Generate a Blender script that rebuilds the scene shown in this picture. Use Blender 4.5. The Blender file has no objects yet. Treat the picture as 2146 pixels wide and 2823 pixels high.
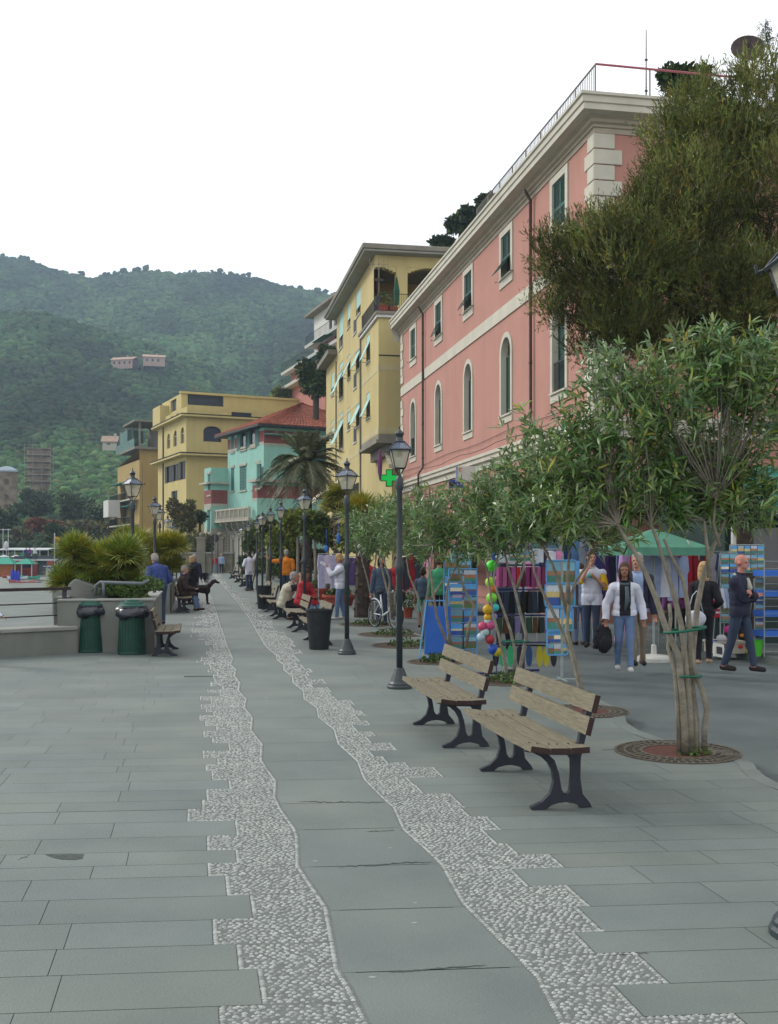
import bpy, bmesh, math, random
import numpy as np
from mathutils import Vector, Matrix, Euler, noise as mnoise
R = random.Random(7)
pi = math.pi
sc = bpy.context.scene
COL = sc.collection
# ------------------------------------------------------------------ camera
F = 2900.0; CX = 1073.0; HY = 1525.0; EYE = 1.8
cam = bpy.data.cameras.new('camera'); camo = bpy.data.objects.new('camera', cam); COL.objects.link(camo)
camo.location = (0, 0, EYE); camo.rotation_euler = (pi/2, 0, 0)
cam.sensor_fit = 'VERTICAL'; cam.sensor_height = 24.0; cam.lens = 24.0*F/2823.0
cam.shift_y = (HY-1411.5)/2823.0; cam.clip_end = 5000; cam.clip_start = 0.05
sc.camera = camo
TH = math.atan(533/2900.0)
U = (-math.sin(TH), math.cos(TH)); V = (math.cos(TH), math.sin(TH))
def W(s, t, z=0.0): return Vector((s*U[0]+t*V[0], s*U[1]+t*V[1], z))
def G(px, py, z=0.0):
    Y = (EYE-z)*F/(py-HY); return Vector(((px-CX)/F*Y, Y, z))
def D(px, Y, z=0.0): return Vector(((px-CX)/F*Y, Y, z))
def ZP(py, Y): return EYE+(HY-py)/F*Y
def st(p): return (p[0]*U[0]+p[1]*U[1], p[0]*V[0]+p[1]*V[1])
def YT(px, T):
    k = (px-CX)/F; return T/(V[0]*k+V[1])
def sT(px, T):
    Y = YT(px, T); k = (px-CX)/F; return k*Y*U[0]+Y*U[1]
def lin(c):
    c = c/255.0
    return c/12.92 if c <= .04045 else ((c+.055)/1.055)**2.4
def C(r, g, b): return (lin(r)*.8, lin(g)*.8, lin(b)*.8, 1.0)
# ------------------------------------------------------------------ materials
MATS = {}
def mat(name, col, rough=.8, var=.18, scale=4.0, bump=0.0, bscale=40.0, metal=0.0, spec=.3, stretch=None, col2=None,
        alpha=1.0, emit=None, attr=None, stain=0.0):
    if name in MATS: return MATS[name]
    m = bpy.data.materials.new(name); m.use_nodes = True; nt = m.node_tree; N = nt.nodes; L = nt.links
    p = N['Principled BSDF']; p.inputs['Roughness'].default_value = rough; p.inputs['Metallic'].default_value = metal
    p.inputs['Specular IOR Level'].default_value = spec
    tc = N.new('ShaderNodeTexCoord'); vec = tc.outputs['Object']
    if stretch:
        mp = N.new('ShaderNodeMapping'); mp.inputs['Scale'].default_value = stretch; L.new(vec, mp.inputs[0]); vec = mp.outputs[0]
    nz = N.new('ShaderNodeTexNoise'); nz.inputs['Scale'].default_value = scale; nz.inputs['Detail'].default_value = 6
    L.new(vec, nz.inputs['Vector'])
    mx = N.new('ShaderNodeMix'); mx.data_type = 'RGBA'
    a = [c*(1-var) for c in col[:3]]+[1]; b = list(col2) if col2 else [min(1, c*(1+var)) for c in col[:3]]+[1]
    mx.inputs['A'].default_value = a; mx.inputs['B'].default_value = b
    mr = N.new('ShaderNodeMapRange'); mr.inputs['From Min'].default_value = .3; mr.inputs['From Max'].default_value = .7
    L.new(nz.outputs['Fac'], mr.inputs['Value']); L.new(mr.outputs[0], mx.inputs['Factor'])
    out = mx.outputs['Result']
    if stain:
        n3 = N.new('ShaderNodeTexNoise'); n3.inputs['Scale'].default_value = .6; n3.inputs['Detail'].default_value = 8
        m3 = N.new('ShaderNodeMapping'); m3.inputs['Scale'].default_value = (2.2, 2.2, .35)
        L.new(tc.outputs['Object'], m3.inputs[0]); L.new(m3.outputs[0], n3.inputs['Vector'])
        r3 = N.new('ShaderNodeMapRange'); r3.inputs['From Min'].default_value = .35; r3.inputs['From Max'].default_value = .72
        r3.inputs['To Min'].default_value = 1.0; r3.inputs['To Max'].default_value = 1-stain
        L.new(n3.outputs['Fac'], r3.inputs['Value'])
        m4 = N.new('ShaderNodeMix'); m4.data_type = 'RGBA'; m4.blend_type = 'MULTIPLY'; m4.inputs['Factor'].default_value = 1
        L.new(out, m4.inputs['A']); L.new(r3.outputs[0], m4.inputs['B']); out = m4.outputs['Result']
    if attr:
        at = N.new('ShaderNodeAttribute'); at.attribute_name = attr
        m2 = N.new('ShaderNodeMix'); m2.data_type = 'RGBA'; m2.blend_type = 'MULTIPLY'; m2.inputs['Factor'].default_value = 1
        L.new(out, m2.inputs['A']); L.new(at.outputs['Color'], m2.inputs['B']); out = m2.outputs['Result']
    L.new(out, p.inputs['Base Color'])
    if bump:
        nb = N.new('ShaderNodeTexNoise'); nb.inputs['Scale'].default_value = bscale; nb.inputs['Detail'].default_value = 4
        L.new(vec, nb.inputs['Vector']); bp = N.new('ShaderNodeBump'); bp.inputs['Strength'].default_value = bump
        bp.inputs['Distance'].default_value = .02; L.new(nb.outputs['Fac'], bp.inputs['Height']); L.new(bp.outputs[0], p.inputs['Normal'])
    if alpha < 1: p.inputs['Alpha'].default_value = alpha
    if emit:
        p.inputs['Emission Color'].default_value = emit[0]; p.inputs['Emission Strength'].default_value = emit[1]
    MATS[name] = m; return m
# ------------------------------------------------------------------ objects
def tag(o, label=None, cat=None, group=None, kind=None):
    if label: o['label'] = label
    if cat: o['category'] = cat
    if group: o['group'] = group
    if kind: o['kind'] = kind
    return o
def empty(name, loc=(0, 0, 0), rz=0.0, label=None, cat=None, group=None):
    o = bpy.data.objects.new(name, None); COL.objects.link(o); o.location = loc; o.rotation_euler = (0, 0, rz)
    o.empty_display_size = .1
    return tag(o, label, cat, group)
def kids(o): return [c for c in bpy.data.objects if c.parent == o]
def dup(o, loc=None, rz=None, label=None, scale=None, _p=None, group=None):
    c = o.copy(); COL.objects.link(c)
    if _p is not None: c.parent = _p
    if loc is not None: c.location = loc
    if rz is not None: c.rotation_euler = (0, 0, rz)
    if scale is not None: c.scale = scale if hasattr(scale, '__len__') else (scale,)*3
    if label: c['label'] = label
    if group: c['group'] = group
    for ch in KIDS.get(o.name, kids(o)): dup(ch, _p=c)
    return c
KIDS = {}
class MB:
    def __init__(s): s.v = []; s.f = []; s.m = []; s.c = []; s.mi = 0; s.cc = None
    def add(s, vs, fs):
        n = len(s.v); s.v.extend([tuple(v) for v in vs]); s.f.extend([tuple(i+n for i in f) for f in fs])
        s.m.extend([s.mi]*len(fs))
        if s.cc is not None or s.c:
            while len(s.c) < n: s.c.append((1, 1, 1))
            s.c.extend([s.cc or (1, 1, 1)]*len(vs))
    def box(s, c, d, rz=0.0, rot=None):
        x, y, z = d[0]/2, d[1]/2, d[2]/2
        vs = [Vector(q) for q in ((-x,-y,-z),(x,-y,-z),(x,y,-z),(-x,y,-z),(-x,-y,z),(x,-y,z),(x,y,z),(-x,y,z))]
        if rot is not None: vs = [rot @ q for q in vs]
        elif rz: mm = Matrix.Rotation(rz, 3, 'Z'); vs = [mm @ q for q in vs]
        c = Vector(c); s.add([q+c for q in vs], [(0,3,2,1),(4,5,6,7),(0,1,5,4),(1,2,6,5),(2,3,7,6),(3,0,4,7)])
    def bb(s, a, b): s.box([(a[i]+b[i])/2 for i in range(3)], [abs(b[i]-a[i]) for i in range(3)])
    def quad(s, a, b, c, d): s.add([a, b, c, d], [(0, 1, 2, 3)])
    def tube(s, pts, rad, n=8, cap=True):
        pts = [Vector(p) for p in pts]; rad = rad if hasattr(rad, '__len__') else [rad]*len(pts)
        vs = []; fs = []; up = None
        for i, p in enumerate(pts):
            d = (pts[min(i+1, len(pts)-1)]-pts[max(i-1, 0)]); d = d.normalized() if d.length > 1e-9 else Vector((0, 0, 1))
            if up is None or abs(up.dot(d)) > .98: up = Vector((0, 0, 1)) if abs(d.z) < .9 else Vector((1, 0, 0))
            a = d.cross(up).normalized(); b = a.cross(d).normalized(); up = b
            for k in range(n):
                t = 2*pi*k/n; vs.append(p+(a*math.cos(t)+b*math.sin(t))*rad[i])
        for i in range(len(pts)-1):
            for k in range(n): fs.append((i*n+k, i*n+(k+1) % n, (i+1)*n+(k+1) % n, (i+1)*n+k))
        if cap: fs.append(tuple(range(n-1, -1, -1))); m = (len(pts)-1)*n; fs.append(tuple(range(m, m+n)))
        s.add(vs, fs)
    def lathe(s, prof, c=(0, 0, 0), n=16, rz=0.0):
        vs = []; fs = []; c = Vector(c)
        for r, z in prof:
            for k in range(n):
                t = 2*pi*k/n+rz; vs.append(c+Vector((r*math.cos(t), r*math.sin(t), z)))
        for i in range(len(prof)-1):
            for k in range(n): fs.append((i*n+k, i*n+(k+1) % n, (i+1)*n+(k+1) % n, (i+1)*n+k))
        fs.append(tuple(range(n-1, -1, -1))); m = (len(prof)-1)*n; fs.append(tuple(range(m, m+n)))
        s.add(vs, fs)
    def prism(s, poly, lo, hi, ax='y'):
        """poly of 2-D points extruded between lo and hi along ax"""
        f = {'y': lambda a, b, t: (a, t, b), 'x': lambda a, b, t: (t, a, b), 'z': lambda a, b, t: (a, b, t)}[ax]
        n = len(poly); vs = [f(a, b, lo) for a, b in poly]+[f(a, b, hi) for a, b in poly]
        fs = [tuple(range(n-1, -1, -1)), tuple(range(n, 2*n))]+[(i, (i+1) % n, n+(i+1) % n, n+i) for i in range(n)]
        s.add(vs, fs)
    def ball(s, c, r, n=12, m=8, jit=0.0, rnd=R):
        r = r if hasattr(r, '__len__') else (r, r, r); c = Vector(c); vs = [c+Vector((0, 0, r[2]))]; fs = []
        for i in range(1, m):
            ph = pi*i/m
            for k in range(n):
                t = 2*pi*k/n; q = 1+(rnd.random()-.5)*jit
                vs.append(c+Vector((r[0]*math.sin(ph)*math.cos(t)*q, r[1]*math.sin(ph)*math.sin(t)*q, r[2]*math.cos(ph)*q)))
        vs.append(c-Vector((0, 0, r[2]))); last = len(vs)-1
        for k in range(n): fs.append((0, 1+k, 1+(k+1) % n))
        for i in range(m-2):
            for k in range(n): a = 1+i*n; fs.append((a+k, a+n+k, a+n+(k+1) % n, a+(k+1) % n))
        a = 1+(m-2)*n
        for k in range(n): fs.append((a+(k+1) % n, a+k, last))
        s.add(vs, fs)
    def build(s, name, mats, parent=None, smooth=False, bevel=0.0, loc=None, rz=None, flip=False):
        me = bpy.data.meshes.new(name); me.from_pydata(s.v, [], s.f)
        ms = mats if isinstance(mats, (list, tuple)) else [mats]
        for m in ms: me.materials.append(m)
        if len(ms) > 1: me.polygons.foreach_set('material_index', s.m)
        if s.c:
            while len(s.c) < len(s.v): s.c.append((1, 1, 1))
            a = me.color_attributes.new('tint', 'FLOAT_COLOR', 'POINT')
            arr = np.ones((len(s.v), 4), dtype=np.float32); arr[:, :3] = np.array(s.c, dtype=np.float32); a.data.foreach_set('color', arr.ravel())
        if smooth: me.polygons.foreach_set('use_smooth', [True]*len(s.f))
        me.update()
        bm = bmesh.new(); bm.from_mesh(me)
        if bevel:
            es = [e for e in bm.edges if len(e.link_faces) == 2 and e.calc_face_angle(0) > .6]
            bmesh.ops.bevel(bm, geom=es, offset=bevel, segments=1, affect='EDGES', clamp_overlap=True)
            bm.to_mesh(me)
        bm.free()
        o = bpy.data.objects.new(name, me); COL.objects.link(o)
        if parent is not None: o.parent = parent
        if loc is not None: o.location = loc
        if rz is not None: o.rotation_euler = (0, 0, rz)
        return o
def np_mesh(name, V_, F_, mats, tint=None, parent=None, smooth=False, midx=None):
    """fast mesh from numpy arrays; F_ is (n,3) or (n,4)"""
    me = bpy.data.meshes.new(name); V_ = np.asarray(V_, dtype=np.float32); F_ = np.asarray(F_, dtype=np.int32)
    me.vertices.add(len(V_)); me.vertices.foreach_set('co', V_.ravel())
    k = F_.shape[1]; me.loops.add(F_.size); me.loops.foreach_set('vertex_index', F_.ravel())
    me.polygons.add(len(F_)); me.polygons.foreach_set('loop_start', np.arange(0, F_.size, k, dtype=np.int32))
    me.polygons.foreach_set('loop_total', np.full(len(F_), k, dtype=np.int32))
    for m in (mats if isinstance(mats, (list, tuple)) else [mats]): me.materials.append(m)
    if midx is not None: me.polygons.foreach_set('material_index', midx)
    if smooth: me.polygons.foreach_set('use_smooth', np.ones(len(F_), dtype=bool))
    if tint is not None:
        a = me.color_attributes.new('tint', 'FLOAT_COLOR', 'POINT'); arr = np.ones((len(V_), 4), dtype=np.float32); arr[:, :3] = tint
        a.data.foreach_set('color', arr.ravel())
    me.update(calc_edges=True); me.validate()
    o = bpy.data.objects.new(name, me); COL.objects.link(o)
    if parent is not None: o.parent = parent
    return o
def struct(name, mb, m, **k): return tag(mb.build(name, m, **k), kind='structure')
# ------------------------------------------------------------------ world + light
SUN_EL, SUN_AZ = 34.0, -62.0        # azimuth measured from +Y towards +X
w = bpy.data.worlds.new('World'); sc.world = w; w.use_nodes = True; nt = w.node_tree; N = nt.nodes; L = nt.links
bg = N['Background']; sky = N.new('ShaderNodeTexSky'); sky.sky_type = 'NISHITA'; sky.sun_disc = False
sky.sun_elevation = math.radians(SUN_EL); sky.sun_rotation = math.radians(SUN_AZ); sky.dust_density = 4; sky.air_density = 1.2; sky.ozone_density = 1
hs = N.new('ShaderNodeHueSaturation'); hs.inputs['Saturation'].default_value = .12; hs.inputs['Value'].default_value = 1.0
mxw = N.new('ShaderNodeMix'); mxw.data_type = 'RGBA'; mxw.inputs['Factor'].default_value = .72
mxw.inputs['B'].default_value = (17.5, 17.5, 17.6, 1)      # bright even cloud layer over the clear sky
L.new(sky.outputs[0], hs.inputs['Color']); L.new(hs.outputs[0], mxw.inputs['A']); L.new(mxw.outputs['Result'], bg.inputs['Color'])
bg.inputs['Strength'].default_value = .1
sl = bpy.data.lights.new('sun', 'SUN'); sl.energy = 2.3; sl.angle = math.radians(15); sl.color = (1, .95, .87)
so = bpy.data.objects.new('sun', sl); COL.objects.link(so)
el, az = math.radians(SUN_EL), math.radians(SUN_AZ)
d = Vector((math.sin(az)*math.cos(el), math.cos(az)*math.cos(el), math.sin(el)))
so.rotation_euler = d.to_track_quat('Z', 'Y').to_euler(); so.location = (-40, 30, 60)
sc.view_settings.view_transform = 'Standard'; sc.view_settings.look = 'None'; sc.view_settings.gamma = 1; sc.view_settings.exposure = 0.0
sc.cycles.use_denoising = True; sc.cycles.max_bounces = 6; sc.cycles.volume_bounces = 0; sc.cycles.transparent_max_bounces = 12
sc.cycles.diffuse_bounces = 3; sc.cycles.glossy_bounces = 2
# ------------------------------------------------------------------ ground, paving
JA = math.radians(4.7)                       # the paving joints run slightly skew to the street
J = (math.cos(JA), math.sin(JA))
det = U[0]*J[1]-U[1]*J[0]
def ab(p): return ((p[0]*J[1]-p[1]*J[0])/det, (U[0]*p[1]-U[1]*p[0])/det)
def AB(a, b, z=0.0): return Vector((a*U[0]+b*J[0], a*U[1]+b*J[1], z))
g = MB(); g.quad((-1000, -60, -1.5), (1000, -60, -1.5), (1000, 1300, -1.5), (-1000, 1300, -1.5))
m_sand = mat('sand', C(132, 136, 132), .95, .12, 1.2, .3, 6)
struct('ground', g, m_sand)
m_slab = mat('slab', C(110, 121, 119), .66, .08, .9, .25, 90, attr='tint', spec=.3, stain=.14, col2=C(121, 129, 124))
m_joint = mat('joint', C(84, 90, 89), .95, .25, 9)
m_asph = mat('asphalt', C(100, 108, 108), .9, .12, 1.5, .5, 160, spec=.2)
m_mortar = mat('mortar', C(108, 114, 112), .95, .15, 12, .4, 60)
m_pebble = mat('pebble', C(176, 181, 177), .6, .15, 20, 0, attr='tint', spec=.3)
# --- pebble ribbons, traced row by row (pixel rows -> ground coordinates)
z6 = lambda x, y: (400+x/2.1, 1600+y/2.1)
z3 = lambda x, y: (500+x/2.1, 2200+y/2.1)
z5 = lambda x, y: (1200+x/1.776, 2200+y/1.776)
def gl(L_): return [ab(G(*p)) for p in L_]
inL = gl([(556, 1584), (566, 1610), (578, 1640)]+[z6(*p) for p in ((392,100),(402,140),(414,170),(425,200),(440,255),(455,300),(466,330),(475,365),(495,410),(515,455),(502,490),(534,520),(525,555),(558,595),(548,640),(592,690),(583,740),(628,795),(622,870),(685,950),(680,1045),(763,1165))]
   +[z3(*p) for p in ((550,0),(580,65),(665,185),(680,230),(685,395),(740,480),(850,640),(880,800),(915,1000),(985,1110),(1085,1308),(1190,1520),(1230,1800),(1400,2200))])
inR = gl([(586, 1584)]+[z6(*p) for p in ((440,30),(470,60),(530,120),(560,170),(590,205),(610,240),(640,290),(665,330),(690,375),(722,408),(757,435),(760,460),(800,490),(800,520),(850,560),(852,595),(912,640),(918,690),(992,740),(1000,795),(1090,865),(1115,950),(1225,1050),(1265,1155),(1368,1260))]
   +[z3(*p) for p in ((1225,60),(1280,185),(1430,320),(1500,390),(1560,500),(1610,590))]
   +[z5(*p) for p in ((130,520),(215,605),(310,700),(390,775),(440,830),(490,880),(530,960),(600,1090),(640,1200),(760,1400),(800,1600))])
def interp(L_, a):
    L_ = sorted(L_)
    if a <= L_[0][0]: return L_[0][1]
    for i in range(len(L_)-1):
        if L_[i][0] <= a <= L_[i+1][0]:
            t = (a-L_[i][0])/max(1e-6, L_[i+1][0]-L_[i][0]); return L_[i][1]+t*(L_[i+1][1]-L_[i][1])
    return L_[-1][1]
rowsL = [('z3',1205,1330,219),('z3',1002,1203,455),('z3',857,1000,325),('z3',706,855,182),('z3',571,703,405),('z3',457,570,258),('z3',381,456,152),('z3',308,380,316),('z3',221,307,148),('z3',142,220,315),('z3',70,140,35),('z3',15,69,122),
 ('z6',1275,1328,330),('z6',1212,1275,355),('z6',1160,1212,485),('z6',1105,1160,385),('z6',1070,1105,350),('z6',1030,1070,418),('z6',990,1030,333),('z6',945,990,483),('z6',910,945,388),('z6',875,910,337),('z6',845,875,412),('z6',815,845,347),('z6',785,815,315),('z6',765,785,395),('z6',745,765,350),('z6',720,745,322),('z6',697,720,380),('z6',675,697,318),('z6',655,675,432),('z6',635,655,360),('z6',615,635,447),('z6',590,615,378),('z6',570,590,400),('z6',550,570,392),('z6',535,550,415),('z6',520,535,362),('z6',495,520,375),('z6',480,495,340),('z6',465,480,297),('z6',445,465,322),('z6',430,445,365),('z6',410,430,352),('z6',395,410,372)]
rowsR = [('z5',1080,1200,1560),('z5',918,1078,950),('z5',770,915,1075),('z5',662,768,738),('z5',537,660,763),('z5',440,536,712),('z5',347,438,420),('z5',284,345,605),('z5',230,283,388),('z5',160,229,275),('z5',97,158,294),('z5',50,96,155),('z5',2,49,125),
 ('z6',1192,1240,1600),('z6',1143,1191,1545),('z6',1090,1142,1708),('z6',1060,1089,1525),('z6',1025,1060,1398),('z6',985,1025,1318),('z6',945,985,1445),('z6',905,945,1302),('z6',880,905,1332),('z6',845,880,1225),('z6',815,840,1300),('z6',785,815,1240),('z6',755,785,1268),('z6',725,755,1207),('z6',697,722,1207),('z6',672,697,1106),('z6',648,672,1078),('z6',623,648,1074),('z6',600,623,972),('z6',575,600,1046),('z6',555,575,945),('z6',535,555,950),('z6',512,535,968),('z6',490,512,920),('z6',470,490,880),('z6',447,470,890),('z6',427,447,870),('z6',405,427,908),('z6',385,405,850)]
FN = {'z3': z3, 'z5': z5, 'z6': z6}
def mkrows(rows, far):
    out = []
    for k, y0, y1, x in rows:
        p1 = FN[k](x, y1); p0 = FN[k](x, y0); pm = FN[k](x, (y0+y1)/2)
        out.append([ab(G(*p1))[0], ab(G(*p0))[0], ab(G(*pm))[1]])
    out.sort()
    for i in range(len(out)-1): out[i][1] = out[i+1][0]
    a = out[-1][1]
    while a < 96:
        h = R.choice((.35, .5, .7, .9)); px, py = far(a); out.append([a, a+h, ab(G(px, py))[1]+(R.random()-.5)*.5]); a += h
    while out[0][0] > 2.2:
        a = out[0][0]; out.insert(0, [a-.34, a, out[0][2]+(R.random()-.5)*.5])
    return out
def farL(a):
    py = HY+EYE*F/(a*.985)
    return (400+(325 if py > 1660 else 325+(1660-py)*.75)/2.1, py)
def farR(a):
    py = HY+EYE*F/(a*.985); pts = [(1584, 604), (1624, 640), (1671, 695), (1719, 740), (1762, 777), (1790, 800)]
    for (y0, x0), (y1, x1) in zip(pts, pts[1:]):
        if y0 <= py <= y1: return (x0+(x1-x0)*(py-y0)/(y1-y0), py)
    return (pts[0][1] if py < 1584 else pts[-1][1], py)
RL = mkrows(rowsL, farL); RR = mkrows(rowsR, farR)
KERB = [(1.0, 4.9), (6.0, 4.75)]+sorted([st(G(*p)) for p in ((2146,2162),(2093,2133),(2075,2101),(2022,2073),(1883,2052),(1834,2041),(1763,2016),(1728,1995),(1720,1963),(1592,1900),(1546,1884))])
KERB += [(18, 4.75), (21, 5.0), (24, 4.8), (28, 5.0), (40, 4.9), (60, 4.9), (100, 4.9)]
def kerb_t(s): return interp(KERB, s)
# base under the slabs
g = MB(); g.quad(W(-4, -9, 0), W(-4, 10.5, -.13), W(130, 10.5, -.13), W(130, -9, 0)); 
base = MB()
ks = sorted(KERB)
for i in range(len(ks)-1):
    (s0, t0), (s1, t1) = ks[i], ks[i+1]
    base.quad(W(s0, -9, 0), W(s0, t0, 0), W(s1, t1, 0), W(s1, -9, 0))
base.quad(W(-4, -9, 0), W(-4, 4.9, 0), W(1, 4.9, 0), W(1, -9, 0))
struct('promenade', base, m_joint)
# seaward retaining wall of the promenade deck
rw = MB(); rw.bb((-9.3, -4, -2.5), (-9.003, 100, -.004)); struct('promenade_edge', rw, m_mortar, rz=TH)
# slabs
sv = []; sf = []; tc_ = []
GAP = .0021
def slab(a0, a1, b0a, b1a, b0b=None, b1b=None, tint=None):
    """quad between rows a0..a1, from b0 to b1"""
    b0b = b0a if b0b is None else b0b; b1b = b1a if b1b is None else b1b
    if b1a-b0a < .02: return
    n = len(sv); g_ = GAP
    for q in (AB(a0+g_, b0a+g_, .004), AB(a0+g_, b1a-g_, .004), AB(a1-g_, b1b-g_, .004), AB(a1-g_, b0b+g_, .004)): sv.append(q)
    sf.append((n, n+1, n+2, n+3)); t = tint or (1+(R.random()-.5)*.15); w_ = (R.random()-.5)*.03
    tc_.extend([(t+w_, t, t-w_)]*4)
def cells(a0, a1, b0, b1, off):
    """cut a row in slabs of irregular length"""
    b = b0; 
    while b < b1-.001:
        l = R.uniform(.62, 1.05); e = b+l
        if b1-e < .28: e = b1
        e = min(e, b1); slab(a0, a1, b, e); b = e
for a0, a1, b in RL:
    h = a1-a0; k = 1
    start = -8.9-R.random()
    bb_ = b; 
    while bb_ > -9.0+a0*.0:
        l = R.uniform(.62, 1.05)
        if a0 > 40: l *= 2.5
        slab(a0, a1, bb_-l, bb_); bb_ -= l
for a0, a1, b in RR:
    # right edge: the kerb
    p = AB((a0+a1)/2, b); s_, t_ = st(p); kt = kerb_t(s_)-.14
    be = b+(kt-t_)/(J[0]*V[0]+J[1]*V[1])
    bb_ = b
    while bb_ < be-.03:
        l = R.uniform(.62, 1.05)*(2.5 if a0 > 40 else 1)
        e = min(be, bb_+l)
        if be-e < .25: e = be
        slab(a0, a1, bb_, e); bb_ = e
# centre path
ca = [2.0, 2.8, 3.58]+[ab(G(*p))[0] for p in ((900,2686),(850,2514),(820,2393),(800,2290),(790,2217),(760,2152),(740,2100),(730,2050))]
while ca[-1] < 96: ca.append(ca[-1]+R.choice((.72, .75, .8)))
for i in range(len(ca)-1):
    a0, a1 = ca[i]+.004, ca[i+1]-.004; t = 1+(R.random()-.5)*.07
    cuts = sorted({a0, a1} | {q[0] for q in inL+inR if a0 < q[0] < a1}); n0 = len(sv)
    for c0 in cuts:
        sv.append(AB(c0, interp(inL, c0)+.01, .004)); sv.append(AB(c0, interp(inR, c0)-.01, .004)); tc_.extend([(t, t, t)]*2)
    for k in range(len(cuts)-1): sf.append((n0+2*k, n0+2*k+1, n0+2*k+3, n0+2*k+2))
ps = np_mesh('paving', np.array([tuple(v) for v in sv]), np.array(sf), m_slab, tint=np.array(tc_)); tag(ps, kind='structure')
# --- kerb stones and road
kb = MB()
fine = []
s_ = 1.0
while s_ < 99: fine.append(s_); s_ += .25 if s_ < 22 else 2
for i in range(len(fine)-1):
    s0, s1 = fine[i], fine[i+1]; t0, t1 = kerb_t(s0), kerb_t(s1)
    gp = .004 if i % 4 == 0 else 0
    a = [W(s0+gp, t0-.14, .008), W(s0+gp, t0, .008), W(s1, t1, .008), W(s1, t1-.14, .008)]
    b = [q-Vector((0, 0, .17)) for q in a]
    kb.add(a+b, [(0,1,2,3),(1,5,6,2),(0,3,7,4),(4,5,1,0),(2,6,7,3)])
m_kerb = mat('kerb_stone', C(112, 120, 117), .75, .12, 3, .3, 60)
struct('kerb', kb, m_kerb)
rd = MB(); rd.quad(W(-4, 4.0, -.12), W(-4, 9.75, -.12), W(110, 9.75, -.12), W(110, 4.0, -.12)); struct('road', rd, m_asph)
pv = MB(); pv.bb((9.75, -4, -.4), (14, 25.3, .02)); pv.bb((9.75, 25.3, -.4), (9.995, 100, .02)); pv.bb((14, -4, -.4), (60, 25.3, .018))
struct('pavement', pv, m_kerb, rz=TH, bevel=.01)
# --- pebbles
mt = MB()
for rows, inner, sgn in ((RL, inL, 1), (RR, inR, -1)):
    for a0, a1, b in rows:
        mt.quad(AB(a0, b, .003), AB(a1, b, .003), AB(a1, interp(inner, a1)+sgn*.06, .003), AB(a0, interp(inner, a0)+sgn*.06, .003))
struct('pebble_bed', mt, m_mortar)
pebs = []     # x, y, ra, rb, ang, tint
def peb(a, b, ra, rb, ang):
    p = AB(a, b); pebs.append((p.x, p.y, ra*R.uniform(.8, 1.15), rb*R.uniform(.8, 1.2), ang+R.uniform(-.35, .35), R.choice((1, 1, 1, .92, .85, .74, .62))*R.uniform(.9, 1.05)))
def inside(rows, inner, sgn, a, b, m=.0):
    for r0, r1, rb in rows:
        if r0+m <= a < r1-m or (r0 <= a < r1 and m == 0):
            i_ = interp(inner, a)
            return (rb+m < b < i_-m) if sgn > 0 else (i_+m < b < rb-m)
    return False
for rows, inner, sgn in ((RL, inL, 1), (RR, inR, -1)):
    for r0, r1, rb in rows:
        far = r0
        sc_ = .68 if far < 6 else (.64 if far < 9 else .72 if far < 14 else (.95 if far < 25 else (1.5 if far < 45 else 2.8))); sc_ = .72 if 9 <= far < 14 else (.68 if far < 6 else (.64 if far < 9 else (.95 if far < 25 else (1.5 if far < 45 else 2.8)))); thin = 1 if far < 14 else (.72 if far < 25 else .42)
        da, db = .035*sc_, .052*sc_; ra, rb_ = .0195*sc_, .0128*sc_
        a = r0+da*.6; n = 0
        while a < r1-.2*da:
            i_ = interp(inner, a); lo, hi = (rb, i_) if sgn > 0 else (i_, rb)
            # border pebbles
            q1_ = .019*min(sc_, 1); peb(a, lo+.02*sc_, q1_, q1_*.75, 0); peb(a, hi-.02*sc_, q1_, q1_*.75, 0)
            b = lo+.055*sc_+(n % 2)*db*.5
            while b < hi-.04*sc_:
                wob = .5*math.sin(b*7+a*3)+.4*math.sin(a*9-b*4)
                if R.random() < .95*thin: peb(a+R.uniform(-.3, .3)*da+.012*sc_*wob, b+R.uniform(-.25, .25)*db, ra, rb_, wob*.7)
                b += db
            a += da; n += 1
    rs = sorted(rows)
    for i in range(len(rs)-1):     # edging along the step between two rows
        b0, b1 = sorted((rs[i][2], rs[i+1][2])); a = rs[i][1]
        if a > 14: continue
        inner_first = (rs[i+1][2] < rs[i][2]) == (sgn > 0)
        b = b0+.02
        while b < b1: peb(a+(.012 if inner_first else -.012), b, .014, .009, 0); b += .029
P = np.array(pebs); n = len(P)
K = 7; th = np.linspace(0, 2*pi, K, endpoint=False)
ring = np.stack([np.cos(th), np.sin(th)], 1)
base_r = [(1.0, 0.0), (.8, .55), (.38, .95)]
hz = (P[:, 3]*.75)
vv = []
ca_, sa_ = np.cos(P[:, 4]+JA), np.sin(P[:, 4]+JA)
for rr, hh in base_r:
    lx = ring[None, :, 0]*P[:, 2:3]*rr; ly = ring[None, :, 1]*P[:, 3:4]*rr
    x = P[:, 0:1]+lx*ca_[:, None]-ly*sa_[:, None]; y = P[:, 1:2]+lx*sa_[:, None]+ly*ca_[:, None]
    z = np.repeat((.002+hz*hh)[:, None], K, 1); vv.append(np.stack([x, y, z], 2))
vv = np.concatenate(vv, 1).reshape(-1, 3)
idx = np.arange(n)[:, None]*(3*K); fs_ = []
for r_ in range(2):
    for k in range(K):
        fs_.append(np.concatenate([idx+r_*K+k, idx+r_*K+(k+1) % K, idx+(r_+1)*K+(k+1) % K, idx+(r_+1)*K+k], 1))
for k in range(1, K-2, 2): fs_.append(np.concatenate([idx+2*K, idx+2*K+k, idx+2*K+k+1, idx+2*K+k+2], 1))
ff = np.concatenate(fs_, 0)
tint = np.repeat(P[:, 5:6], 3*K, 0); tint = np.concatenate([tint*1.0, tint, tint*1.0], 1)
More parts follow.
